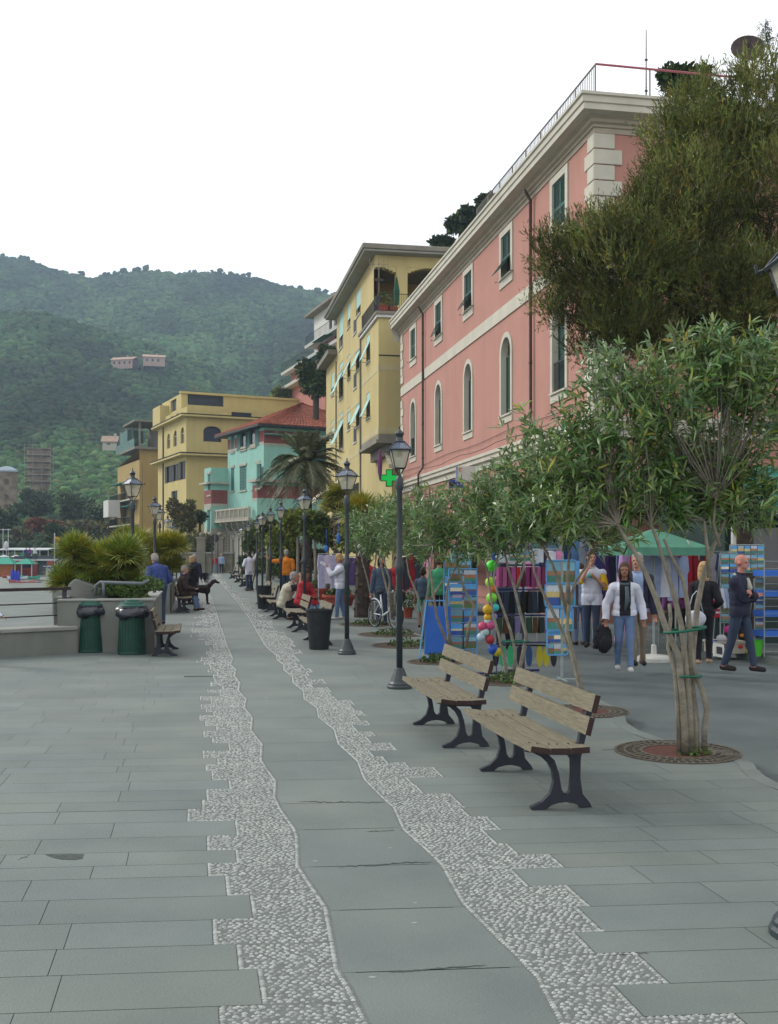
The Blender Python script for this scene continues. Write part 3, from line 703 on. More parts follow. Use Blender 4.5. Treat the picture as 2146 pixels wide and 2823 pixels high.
# striped awning and shop canopies under the bay
def awning(name, P_, u0, u1, ztop, zbot, out, m, label, parent=None, valance=.22, pl=None, d0=0):
    mb = MB(); n = max(2, int((u1-u0)/.35)); 
    a = [P_(u0, ztop, d0), P_(u1, ztop, d0), P_(u1, zbot, d0-out), P_(u0, zbot, d0-out)]
    b = [(v[0], v[1], v[2]-.02) for v in a]; mb.add(a+b, [(0,1,2,3), (7,6,5,4), (0,4,5,1), (1,5,6,2), (2,6,7,3), (3,7,4,0)])
    for k in range(n*2):
        ua, ub = u0+(u1-u0)*k/(2*n), u0+(u1-u0)*(k+1)/(2*n); zz = valance*(1 if k % 2 else .8)
        p0, p1 = P_(ua, zbot-.02, d0-out), P_(ub, zbot-.02, d0-out); mb.add([p0, p1, (p1[0], p1[1], p1[2]-zz), (p0[0], p0[1], p0[2]-zz)], [(0, 1, 2, 3)])
    mb.tube([P_(u0+.1, ztop-.35, d0), P_(u0+.1, zbot, d0-out+.05)], .015, 4); mb.tube([P_(u1-.1, ztop-.35, d0), P_(u1-.1, zbot, d0-out+.05)], .015, 4)
    o = mb.build(name, m, parent)
    if label: tag(o, label, 'awning')
    return o
m_awn = mat('cream_awning', C(196, 188, 164), .9, .08, 3)
m_awn2 = mat('teal_awning', C(42, 128, 112), .8, .1, 2)
awning('awning', FF(.6), .4, 3.2, 7.0, 6.3, 1.3, m_awn, None, ya); awning('awning', LF(xm), f1.u(962, xm), f1.u(925, xm), 7.0, 5.4, 2.2, m_awn, None, ya)
mb = MB(); pbox(mb, LF(xm), f1.u(990, xm), f1.u(966, xm), 3.2, 6.2, -.05, .05); mb.build('window', m_glass, ya)
# ------------------------------------------------------------------ turquoise house
m_turq = mat('turquoise_plaster', C(154, 204, 190), .9, .06, .6, .2, 20, stain=.14)
m_burg = mat('burgundy_band', C(142, 84, 82), .9, .1, 2)
m_stonew = mat('pale_stone', C(186, 182, 166), .9, .1, 2, .2, 20, stain=.15)
m_shut2 = mat('teal_shutter', C(62, 112, 104), .7, .15, 6)
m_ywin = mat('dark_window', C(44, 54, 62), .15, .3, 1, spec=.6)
def tilemat(name, col, col2):
    m = mat(name, col, .9, .25, 2.5, 0, col2=col2); nt = m.node_tree; N = nt.nodes; L = nt.links; p = N['Principled BSDF']
    tc = N.new('ShaderNodeTexCoord'); wv = N.new('ShaderNodeTexWave'); wv.inputs['Scale'].default_value = 2.6; wv.bands_direction = 'DIAGONAL'
    L.new(tc.outputs['Object'], wv.inputs['Vector']); b = N.new('ShaderNodeBump'); b.inputs['Distance'].default_value = .08; L.new(wv.outputs['Fac'], b.inputs['Height']); L.new(b.outputs[0], p.inputs['Normal'])
    return m
m_tile = mat('roof_tile', C(176, 92, 68), .9, .3, 3, col2=C(196, 122, 90))
def tiled(mb, a, b, c, d, rows, cols):
    """sloped tiled plane a-b eave, d-c ridge, with stepped courses and rolls"""
    a, b, c, d = map(Vector, (a, b, c, d)); n_ = (b-a).cross(d-a).normalized()
    if n_.z < 0: n_ = -n_
    for r in range(rows):
        t0, t1 = r/rows, (r+1)/rows
        for k in range(cols):
            s0, s1 = k/cols, (k+1)/cols; g_ = R.uniform(.75, 1.15); mb.cc = (g_, g_*R.uniform(.9, 1.05), g_*R.uniform(.85, 1.05))
            p = lambda s, t: (a.lerp(b, s)).lerp(d.lerp(c, s), t)
            q0, q1, q2, q3 = p(s0, t0), p(s1, t0), p(s1, t1), p(s0, t1); m0, m1 = (q0+q1)/2, (q3+q2)/2
            mb.add([q0+n_*.05, m0+n_*.13, q1+n_*.05, q2, m1+n_*.08, q3], [(0, 1, 4, 5), (1, 2, 3, 4)]); mb.add([q0+n_*.05, m0+n_*.13, q1+n_*.05, q1-n_*.02, q0-n_*.02], [(0, 4, 3, 2, 1)])
rzT = math.atan(1573/F); fT = Fac((D(728, 100).x, 100.0), rzT)
tb = empty('turquoise_house', (fT.O[0], fT.O[1], 0), rzT, 'turquoise three storey villa with burgundy bands, stone balcony and red tiled hip roof', 'house')
qa = lambda x, y: (500+x/2.8, 1000+y/2.8)
def rect(f, fn, x0, x1, y0, y1, off=0):
    (pa, ya_), (pb, yb) = fn(x0, y0), fn(x1, y1); a, b = sorted((f.u(pa, off), f.u(pb, off))); pc = (pa+pb)/2; return (a, b, f.z(pc, yb, off), f.z(pc, ya_, off))
def rectf(f, fn, x0, x1, y0, y1, off=0):
    (pa, ya_), (pb, yb) = fn(x0, y0), fn(x1, y1); a, b = sorted((f.v(pa, off), f.v(pb, off))); pc = (pa+pb)/2; return (a, b, f.zf(pc, yb, off), f.zf(pc, ya_, off))
uB0 = fT.u(628.5); uB1 = fT.u(564, -1.8)
tw = [rect(fT, qa, *r) for r in ((385,410,556,690), (456,504,526,672), (526,578,506,650), (385,410,815,990), (452,504,800,985), (380,404,1165,1300), (460,490,1160,1330))]
bx_ = -1.0; bu = fT.u(696.5, bx_)
tw2 = [rect(fT, qa, 581, 609, 782, 968, bx_)]
tw3 = [rect(fT, qa, 205, 228, 862, 1022, -1.8), rect(fT, qa, 202, 226, 1140, 1310, -1.8)]
ZE = 13.9
mb = MB()
wall(mb, LF(0), 0, uB0, 0, ZE, tw, .2)
wall(mb, FF(0), 0, 14, 0, ZE, [(4.4, 12.6, 8.9+1.6, 13.2)], .3)
wall(mb, LF(bx_), -.8, bu, 0, 8.6, tw2, .2); wall(mb, FF(-.8), bx_, 14, 0, 8.6, [], .2); mb.quad((bx_, bu, 0), (0, bu, 0), (0, bu, 8.6), (bx_, bu, 8.6)); mb.quad((bx_,-.8,8.6), (14,-.8,8.6), (14,bu,8.6), (bx_,bu,8.6))
wall(mb, LF(-1.8), uB0, uB1, 0, 10.6, tw3, .2); wall(mb, FF(uB0), -1.8, 3, 0, 10.6, [], .2); mb.quad((-1.8, uB0, 10.55), (3, uB0, 10.55), (3, uB1, 10.55), (-1.8, uB1, 10.55)); mb.quad((-1.8, uB1, 0), (3, uB1, 0), (3, uB1, 10.6), (-1.8, uB1, 10.6))
wall(mb, FF(-1.3), -.6, 5.5, 8.75, 9.9, [], .2); wall(mb, LF(-.6), -1.3, 2.0, 8.75, 9.9, [], .2)
mb.build('wall', m_turq, tb)
mb = MB(); wall(mb, LF(-.03), 0, uB0, 0, 4.3, [h for h in tw if h[2] < 4.3], .02); wall(mb, LF(bx_-.03), -.83, bu, 0, 4.3, [], .02); wall(mb, LF(-1.83), uB0-.03, uB1, 0, 4.3, [h for h in tw3 if h[2] < 4.3], .02); wall(mb, FF(uB0-.03), -1.83, -.03, 0, 4.3, [], .02); mb.build('plinth', m_stonew, tb)
mb = MB(); P_ = LF(0); zb = 12.4
cuts = sorted([(h[0]-.12, h[1]+.12) for h in tw[:3]]); u = 0.02
for a, b in cuts+[(uB0, uB0)]:
    if a-u > .15: mb = MB(); pbox(mb, P_, u, a, 12.45, 13.5, -.015, -.001); mb.build('wall_band', m_burg, tb)
    u = b
mb = MB(); pbox(mb, FF(0), .02, 4.3, 12.3, 13.5, -.015, -.001); mb.build('wall_band', m_burg, tb); mb = MB()
pbox(mb, LF(bx_), -.78, bu-.02, 7.0, 8.2, -.015, -.001); pbox(mb, FF(-.8), bx_+.02, 6, 7.0, 8.2, -.015, -.001)
mb.build('wall_band', m_burg, tb); mb = MB(); pbox(mb, LF(-1.8), uB0+.02, uB1-.02, 6.9, 8.3, -.015, -.001); pbox(mb, FF(uB0), -1.78, -.05, 6.9, 8.3, -.015, -.001)
mb.build('wall_band', m_burg, tb)
mb = MB(); pbox(mb, P_, .01, uB0, 12.2, 12.43, -.03, -.001); pbox(mb, FF(0), .01, 4.3, 12.05, 12.28, -.03, -.001)
mb.build('cornice', m_stonew, tb); mb = MB(); mb.bb((-1.35, -1.35, 8.5), (6, bu+.3, 8.75)); mb.build('cornice', m_stonew, tb); mb = MB(); pbox(mb, LF(-1.8), uB0-.5, uB1+.4, 8.9, 9.1, -.45, -.001); pbox(mb, FF(uB0), -2.25, 0, 8.9, 9.1, -.45, -.001)
mb.build('cornice', m_stonew, tb); mb = MB(); pbox(mb, LF(-1.8), uB0, uB1, 6.6, 6.88, -.03, -.001); pbox(mb, FF(uB0), -1.83, -.03, 6.6, 6.88, -.03, -.001); pbox(mb, LF(bx_), -.8, bu, 6.75, 6.98, -.03, -.001)
mb.build('cornice', m_stonew, tb)
# balustrade balcony
b0, b1 = fT.u(695, -1.4), fT.u(589.5, -1.4); zb = 4.9; b0 = max(b0, .2)
mb = MB(); mb.bb((-1.5, b0, zb), (0, b1, zb+.22)); mb.bb((-1.5, b0, zb+1.15), (-1.3, b1, zb+1.32)); mb.bb((-1.5, b0, zb+.24), (-1.3, b1, zb+.34))
k = b0
while k <= b1+.01: mb.bb((-1.52, k-.08, zb+.22), (-1.28, k+.08, zb+1.2)); k += (b1-b0)/8
k = b0+.2
while k < b1: mb.tube([(-1.4, k, zb+.3), (-1.4, k, zb+1.15)], .05, 5); k += .26
k = b0+.4
while k < b1:
    mb.prism([(-1.35, zb), (-.02, zb), (-.02, zb-.9), (-.4, zb-.85), (-.7, zb-.35), (-1.2, zb-.3)], k-.16, k+.16); k += (b1-b0)/6.2
mb.build('balcony', m_stonew, tb)
for i, (x, h) in enumerate([(0, h) for h in tw]+[(bx_, h) for h in tw2]+[(-1.8, h) for h in tw3]):
    P_ = LF(x); mb = MB(); pbox(mb, P_, h[0]-.12, h[1]+.12, h[2]-.14, h[2], -.12, -.002); pbox(mb, P_, h[0]-.15, h[1]+.15, h[3]+.05, h[3]+.28, -.1, -.002); wn = mb.build('window', m_stonew, tb)
    pane(P_, *h, .12, wn); 
    if i not in (1, 2): 
        mm_ = (h[0]+h[1])/2; shutter(P_, h[0], mm_-.01, h[2], h[3], .02, 0, wn, m_shut2, n=8); shutter(P_, mm_+.01, h[1], h[2], h[3], .02, 0, wn, m_shut2, n=8)
    else:
        ww = (h[1]-h[0])/2
        for a in (h[0]-ww+.1, h[1]-.1): mb = MB(); pbox(mb, P_, a, a+ww, h[2], h[3], -.06, -.02); mb.build('shutter', m_shut2, wn)
mb = MB()
# loggia glazing, awning strip, right-hand parapet
mb = MB(); pbox(mb, FF(0), 4.4, 12.6, 10.5, 13.2, .25, .3); o_ = mb.build('window', mat('green_glass', C(46, 96, 92), .3, .2, 1), tb)
mb = MB(); mb.box((6, -.35, 13.1), (12, .8, .06)); mb.build('awning', mat('aqua_awning', C(110, 190, 170), .8, .1, 2), tb)
mb = MB(); mb.bb((11, -.6, 13.9), (20, 5, 15.4)); mb.bb((12, -.3, 9), (12.6, 4, 13.8)); mb.build('wall', m_turq, tb)
# roof
mb = MB(); ov = .9; Lr = uB0+1.5; ap0 = (6.5, 6.0, ZE+3.3); ap1 = (6.5, Lr-6, ZE+3.3)
c0, c1, c2, c3 = (-ov, -ov, ZE+.1), (13.5, -ov, ZE+.1), (13.5, Lr, ZE+.1), (-ov, Lr, ZE+.1)
tiled(mb, c3, c0, ap0, ap1, 14, 44); tiled(mb, c0, c1, ap0, ap0, 14, 40); tiled(mb, c1, c2, ap1, ap0, 6, 12); tiled(mb, c2, c3, ap1, ap1, 6, 12)
m_tile2 = mat('terracotta_tile', C(160, 96, 76), .9, .2, 3, attr='tint')
rf = mb.build('roof', m_tile2, tb)
mb = MB(); mb.bb((-ov-.05, -ov-.05, ZE-.12), (13.5, Lr, ZE+.08)); mb.build('gutter', m_iron, tb)
mb = MB(); mb.bb((8.6, 1.6, ZE+1), (10.2, 3.6, ZE+2.3)); mb.bb((8.4, 1.2, ZE+2.3), (10.4, 3.8, ZE+2.4)); mb.build('dormer', m_white, rf)
mb = MB(); mb.tube([(9.6, -.5, ZE), (9.6, -.5, ZE+5)], .04, 5)
for z in (3.6, 4.2, 4.7): mb.tube([(9.2, -.5, ZE+z), (10.0, -.5, ZE+z)], .02, 4)
mb.build('aerial', m_rail, tb)

# ------------------------------------------------------------------ second yellow palazzo (Y2)
m_yel3 = mat('sand_yellow_plaster', C(204, 188, 128), .9, .06, .4, .2, 20, stain=.12)
rz2 = math.atan(1373/F); f2 = Fac((D(514, 125).x, 125.0), rz2)
y2 = empty('yellow_villa', (f2.O[0], f2.O[1], 0), rz2, 'large pale yellow building with arched windows and stepped roof terraces', 'building')
qb = lambda x, y: (x/2.8, 1000+y/2.8)
UL = f2.u(436)
hw = [rect(f2, qb, *r)+(1.0,) for r in ((1290,1316,548,662), (1340,1368,522,645), (1395,1424,497,622))]
hs_ = [rect(f2, qb, *r) for r in ((1285,1318,800,925), (1337,1369,785,912), (1392,1424,762,900), (1335,1362,990,1100))]
hf = [rectf(f2, qb, 1572, 1712, 490, 610)+(.55,)]
Z1 = f2.z(514, 1246); Z2 = f2.z(514, 1148); Z3 = f2.z(514, 1119)
mb = MB(); wall(mb, LF(0), 0, UL, 0, Z2, hw+hs_, .25); wall(mb, FF(0), 0, 24, 0, Z2, hf, .4)
mb.quad((0, 0, Z2), (24, 0, Z2), (24, UL, Z2), (0, UL, Z2)); mb.quad((0, UL, 0), (10, UL, 0), (10, UL, Z2), (0, UL, Z2))
wall(mb, LF(.15), .15, UL*.75, Z2+.3, Z3, [(UL*.3, UL*.36, Z2+.4, Z3-.3), (UL*.5, UL*.56, Z2+.4, Z3-.3)], .2); wall(mb, FF(.15), .15, 15, Z2+.3, Z3, [(4.6, 5.1, Z2+.35, Z3-.3), (5.6, 8.2, Z2+.35, Z3-.35)], .2)
mb.quad((.15, .15, Z3-.9), (15, .15, Z3-.9), (15, UL*.75, Z3-.9), (.15, UL*.75, Z3-.9))
mb.bb((-.35, UL*.82, Z2), (6, UL+1.5, Z3+1.6))      # stair turret
zt = f2.zf(620, 1092, 5.5); wall(mb, FF(5.5), .8, 22, Z2, zt, [(1.6, 6.2, Z2+2.2, Z2+3.7)], .3); wall(mb, LF(.8), 5.5, UL+1, Z2, zt, [(UL*.55, UL*.75, Z2+1.8, Z2+3.3)], .3); mb.quad((.8, 5.5, zt), (22, 5.5, zt), (22, UL, zt), (.8, UL, zt))
mb.build('wall', m_yel3, y2)
mb = MB(); sw = lambda z, o, h: sweep(mb, [(0, z), (o, z+h*.3), (o, z+h), (0, z+h+.05)], UL+.6, 24)
sw(Z1-.5, .9, .28); sw(Z2-.1, .75, .3); mb.mi = 1; sw(Z1-.2, .95, .12); sw(Z2+.22, .8, .1); mb.mi = 0; mb.bb((.6, 5.3, zt-.02), (22, 5.8, zt+.25)); mb.build('cornice', [m_yel3, m_iron], y2)
for h in hw: mb = MB(); pbox(mb, LF(0), h[0], h[1], h[2], h[3], .22, .25); wn = mb.build('window', m_ywin, y2); mb = MB(); pbox(mb, LF(0), (h[0]+h[1])/2-.04, (h[0]+h[1])/2+.04, h[2], h[3]-.2, .16, .2); pbox(mb, LF(0), h[0], h[1], h[2]+1.2, h[2]+1.27, .16, .2); mb.build('frame', m_white, wn)
for h in hs_: 
    mb = MB(); pbox(mb, LF(0), h[0], h[1], h[2], h[3], .2, .25); wn = mb.build('window', m_ywin, y2); ww = (h[1]-h[0])*.28
    for a, b in ((h[0]-ww, h[0]+ww), (h[1]-ww, h[1]+ww)): mb = MB(); pbox(mb, LF(0), a, b, h[2], h[3], -.06, -.01); mb.build('shutter', m_iron, wn)
for P_, h in ((FF(0), hf[0]), (FF(5.5), (1.6, 6.2, Z2+2.2, Z2+3.7)), (LF(.8), (UL*.55, UL*.75, Z2+1.8, Z2+3.3)), (FF(.15), (5.6, 8.2, Z2+.35, Z3-.35))):
    mb = MB(); pbox(mb, P_, h[0], h[1], h[2], h[3], .3, .35); mb.build('window', mat('dark_loggia', C(54, 62, 74), .5, .2, 2), y2)
mb = MB(); mb.tube([(-.08, UL*.78, Z2), (-.08, UL*.78, 0)], .1, 6); mb.build('downpipe', m_pipe, y2)
mb = MB(); mb.bb((22, 3, Z2), (34, 14, zt-1)); 
for k in range(6): mb.bb((27+k*.9, 3, zt-1), (27.5+k*.9, 3.6, zt-.1))
mb.build('wall', m_gray, y2)
# ------------------------------------------------------------------ balconied building at the far left of the row
rz3 = rz2; f3 = Fac((D(385, 150).x, 150.0), rz3)
y3 = empty('balconied_building', (f3.O[0], f3.O[1], 0), rz3, 'narrow ochre apartment house with stacked balconies and a glazed rooftop', 'building')
U3 = f3.u(325); Zr = ZP(1238, 150)
m_och = mat('tan_plaster', C(176, 152, 96), .9, .06, .4, stain=.12)
mb = MB(); wall(mb, FF(0), 0, 12, 0, Zr, [], .2); wall(mb, LF(0), 0, U3, 0, Zr-1.5, [(U3*.25, U3*.45, z, z+2.3) for z in (2.6, 6.2, 9.8)]+[(U3*.6, U3*.85, z, z+2.3) for z in (2.6, 6.2, 9.8)], .4)
mb.quad((0, 0, Zr), (12, 0, Zr), (12, U3, Zr-1.5), (0, U3, Zr-1.5)); mb.build('wall', m_och, y3)
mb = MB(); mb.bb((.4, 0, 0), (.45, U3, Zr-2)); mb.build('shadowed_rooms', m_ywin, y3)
for z in (2.2, 5.8, 9.4):
    mb = MB(); mb.bb((-1.3, .5, z), (0, U3, z+.2)); bl = mb.build('balcony', m_stonew, y3)
    mb = MB(); mb.tube([(-1.25, .5, z+1.2), (-1.25, U3, z+1.2)], .05, 4)
    k = .5
    while k < U3: mb.tube([(-1.25, k, z+.2), (-1.25, k, z+1.2)], .03, 3); k += .35
    mb.build('railing', m_iron, bl); mb = MB(); pbox(mb, LF(0), U3*.1, U3*.9, z+2.8, z+2.9, -1.2, 0); mb.build('awning', m_awn2, bl)
mb = MB(); mb.bb((-1.2, U3*.5, 7.2), (-2.9, U3*.75, 9.7)); mb.build('balcony', m_white, y3)
mb = MB(); mb.bb((-.8, -.6, Zr), (12, U3*.7, Zr+.3)); mb.build('cornice', m_gray, y3)
zz = Zr+.3; mb = MB()
for (x, y) in ((0, .2), (3, .2), (6, .2), (9, .2), (0, 5), (0, 10), (0, 14)): mb.bb((x, y, zz), (x+.25, y+.25, zz+3.6))
mb.bb((-.8, -.4, zz+3.6), (12, U3*.5, zz+3.85)); mb.bb((3, 2, zz), (12, 8, zz+3.5)); mb.build('roof_pavilion', m_gray, y3)
mb = MB(); mb.bb((-.6, .8, zz), (-.5, U3*.9, zz+1.3)); mb.bb((-.3, 7, zz+1.3), (2, U3*.8, zz+3.1)); mb.build('glazed_terrace', mat('sea_glass', C(84, 122, 118), .3, .2, 1), y3)
# ------------------------------------------------------------------ pink terraced house above the roofs
rz4 = .36; f4 = Fac((D(928, 122).x, 122.0), rz4)
m_rose = mat('rose_plaster', C(190, 130, 118), .9, .08, .6, stain=.12)
p2 = empty('pink_terraced_house', (f4.O[0], f4.O[1], 0), rz4, 'pink hillside house with three stepped white terraces and teal awnings', 'house')
lv = [(105,300,1455,1375), (122,400,1290,1150), (340,600,1015,890)]
q5 = lambda x, y: (750+x/3.36, 650+y/3.36)
zl = [f4.z(q5(200, 0)[0], q5(0, 1415)[1]), f4.z(q5(260, 0)[0], q5(0, 1220)[1]), f4.z(q5(470, 0)[0], q5(0, 950)[1])]
ends = [f4.u(q5(150, 0)[0]), f4.u(q5(160, 0)[0]), f4.u(q5(350, 0)[0]), f4.u(q5(350, 0)[0], 1)]
zs = [2.0]+zl+[zl[2]+4.6]
mb = MB(); 
wall(mb, LF(0), -2, ends[0], zs[0], zs[1], [], .2); wall(mb, LF(.3), -2, ends[1], zs[1], zs[2], [(a, a+2, zs[1]+.4, zs[1]+2.9) for a in (3, 8, 13)], .2); wall(mb, LF(1.0), -2, ends[2], zs[2], zs[3], [(a, a+1.8, zs[2]+.4, zs[2]+2.9) for a in (2, 5.5)], .2)
wall(mb, FF(-2), 0, 14, 2, zs[3], [], .2)
mb.build('wall', m_rose, p2)
mb = MB(); wall(mb, LF(1.6), -2, ends[3], zs[3], zs[4], [(a, a+1.2, zs[3]+.6, zs[3]+3.4, 1.0) for a in (.5, 2.6, 4.7, 6.8)], .2); wall(mb, FF(-2.01), 1.6, 14, zs[3], zs[4], [], .2); mb.build('wall', m_white, p2)
mb = MB(); mb.bb((.6, -2.6, zs[4]), (14, ends[3]+1.2, zs[4]+.3)); mb.build('roof', m_gray, p2)
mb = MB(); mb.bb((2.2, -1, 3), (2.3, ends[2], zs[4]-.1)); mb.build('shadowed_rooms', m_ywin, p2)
for i in range(3):
    z = zs[i+1]; e_ = ends[i]+1.5; mb = MB(); mb.bb((-1.2+i*.5, -2.4, z), (2, e_, z+.2)); mb.bb((-1.25+i*.5, -2.5, z+.2), (2, e_+.1, z+.3)); tr = mb.build('terrace', m_white, p2)
    mb = MB(); x = -1.15+i*.5; mb.tube([(x, -2.3, z+1.4), (x, e_, z+1.4)], .04, 4); k = -2.2
    while k < e_: mb.tube([(x, k, z+.4), (x, k, z+1.4)], .025, 3); k += .5
    mb.build('railing', m_iron, tr)
    mb = MB(); vs = [(-.0, 1, z-.3), (0, ends[i]*.55, z-.3), (-1.2, ends[i]*.55, z-.5), (-1.2, 1, z-.5)]; mb.add(vs+[(a, b, c-.05) for a, b, c in vs], [(0,1,2,3), (7,6,5,4)]); mb.build('awning', m_awn2, tr)
for i, a in enumerate((3, 8, 13)): mb = MB(); pbox(mb, LF(.3), a, a+2, zs[1]+.4, zs[1]+2.9, .1, .15); mb.build('window', m_white, p2)

# ------------------------------------------------------------------ far hill and forest
ridge = [(-900, 640), (-400, 668), (0, 712), (77, 726), (192, 760), (243, 772), (320, 764), (383, 752), (511, 760), (575, 755), (702, 772), (817, 800), (926, 822), (1100, 900), (1300, 1010), (1700, 1150), (2300, 1250)]
def rid(px): return interp(ridge, px)
YR = 900.0; Y0 = 172.0
prof_ = [(0, 0), (.04, .03), (.12, .11), (.26, .30), (.42, .50), (.6, .70), (.78, .86), (1, 1)]
def hz_(px, Y):
    t = (Y-Y0)/(YR-Y0)
    if t <= 0: return -1.5
    e = (HY-rid(px))/F; x = (px-CX)/F*Y
    sp = mnoise.noise(Vector((x*.006+3.1, Y*.004, 0)))*.17+mnoise.noise(Vector((x*.015, Y*.012, 4)))*.05
    f_ = interp(prof_, min(t, 1)); 
    # nearer wooded spur on the left
    spur = 0
    ys = 560; ds = (Y-ys)/150
    spx = 870+max(0, px-130)*.32+max(0, 130-px)*.0
    es = (HY-spx)/F
    a = e*f_+sp*e*(1-abs(2*min(t, 1)-1))
    if px < 760:
        hsp = es*math.exp(-ds*ds*2.2) if Y > ys else es*interp([(0, 0), (.1, .06), (.3, .22), (.6, .62), (1, 1)], max(0, (Y-Y0)/(ys-Y0)))
        wgt = min(1, max(0, (760-px)/180)); a = max(a*(.88+.12*max(0, min(1, (Y-ys)/260))), hsp*wgt)
    h = EYE+a*Y
    if t > 1: h = EYE+e*YR-(Y-YR)*.5
    return h if Y > Y0+3 else -1.5+(h+1.5)*t*50
nx, ny = 150, 110; hv = []; 
for j in range(ny):
    Y = Y0*(1250/Y0)**(j/(ny-1))
    for i in range(nx): px = -900+3200*i/(nx-1); hv.append(((px-CX)/F*Y, Y, hz_(px, Y)))
hf_ = [(j*nx+i, j*nx+i+1, (j+1)*nx+i+1, (j+1)*nx+i) for j in range(ny-1) for i in range(nx-1)]
m_hill = mat('hill_ground', C(54, 72, 46), .95, .35, .12, 1.0, .3, col2=C(70, 88, 56))
hl_ = np_mesh('hill', np.array(hv), np.array(hf_), m_hill, smooth=True); tag(hl_, kind='structure')
# forest canopy: thousands of small lumpy crowns
def ico(sub):
    b = bmesh.new(); bmesh.ops.create_icosphere(b, subdivisions=sub, radius=1); v = np.array([tuple(x.co) for x in b.verts]); b.faces.ensure_lookup_table(); f = np.array([[q.index for q in x.verts] for x in b.faces]); b.free(); return v, f
rng = np.random.default_rng(5)
def canopy(name, pts, m, sub=2, lump=.35):
    """pts: x,y,z,r,rz,tint(3)"""
    bv, bf = ico(sub); pts = np.array(pts); n = len(pts); k = len(bv)
    vs = np.repeat(bv[None], n, 0); vs = vs*(1+rng.normal(0, lump*.5, (n, k, 1))); ang = rng.uniform(0, 6.28, n); c, s = np.cos(ang)[:, None], np.sin(ang)[:, None]
    x = vs[:, :, 0]*c-vs[:, :, 1]*s; y = vs[:, :, 0]*s+vs[:, :, 1]*c
    vs = np.stack([x*pts[:, 3:4]+pts[:, 0:1], y*pts[:, 3:4]+pts[:, 1:2], vs[:, :, 2]*pts[:, 4:5]+pts[:, 2:3]], 2).reshape(-1, 3)
    fs = (bf[None]+np.arange(n)[:, None, None]*k).reshape(-1, 3)
    sh = rng.uniform(.8, 1.2, (n, k, 1)); tint = (np.repeat(pts[:, None, 5:8], k, 1)*sh).reshape(-1, 3)
    return np_mesh(name, vs, fs, m, tint=tint)
pts = []
Y = Y0+4
while Y < 905:
    cell = 1.25+Y*.0022; x0, x1 = (-500-CX)/F*Y, (1150-CX)/F*Y; x = x0
    while x < x1:
        xx = x+rng.uniform(-.5, .5)*cell; yy = Y+rng.uniform(-.5, .5)*cell; px = CX+xx/yy*F; h = hz_(px, yy)
        pn = mnoise.noise(Vector((xx*.012, yy*.008, 7)))+.5*mnoise.noise(Vector((xx*.05, yy*.03, 3)))
        clear = mnoise.noise(Vector((xx*.03+9, yy*.02, 2))) > 9
        if h > -1 and not clear:
            r = cell*rng.uniform(.38, 1.0); g_ = max(.35, (.85+1.15*pn))*rng.uniform(.55, 1.5); warm = rng.random() < .05 and Y < 500
            tt = (g_*1.5, g_*.85, g_*.7) if warm else (g_*rng.uniform(.7, 1.15), g_, g_*rng.uniform(.7, 1.2)); pts.append((xx, yy, h+r*.35, r, r*rng.uniform(.6, 1.0))+tt)
        x += cell
    Y += cell*1.05
# fringe of pines standing on the ridge line
for i in range(150):
    px = rng.uniform(-100, 930)
    if rng.random() > .45+.5*math.sin(px*.021+1): continue
    yy = YR+rng.uniform(-8, 2); h = hz_(px, yy); xx = (px-CX)/F*yy; r = rng.uniform(1.0, 3.0)
    for k in range(3): pts.append((xx+rng.uniform(-2, 2), yy, h+r*1.7+rng.uniform(-1.2, 1.2), r*rng.uniform(.45, .9), r*rng.uniform(.4, .8), .7, .75, .7))
    pts.append((xx, yy, h+r, .35, r*1.4, .5, .5, .5))
m_forest = mat('forest_leaf', C(66, 90, 52), .9, .3, .25, attr='tint', spec=.1)
fo = canopy('forest', pts, m_forest, 2, .3); tag(fo, kind='stuff'); print('forest crowns', len(pts))

# ------------------------------------------------------------------ air
m_haze = bpy.data.materials.new('haze'); m_haze.use_nodes = True; nt = m_haze.node_tree; nt.nodes.remove(nt.nodes['Principled BSDF'])
vp = nt.nodes.new('ShaderNodeVolumePrincipled'); vp.inputs['Color'].default_value = (.58, .77, 1.0, 1); vp.inputs['Density'].default_value = .00036; vp.inputs['Anisotropy'].default_value = .1
nt.links.new(vp.outputs[0], nt.nodes['Material Output'].inputs['Volume'])
mb = MB(); mb.bb((-1010, -70, -3.4), (1010, 1310, 340)); tag(mb.build('haze', m_haze), kind='stuff')
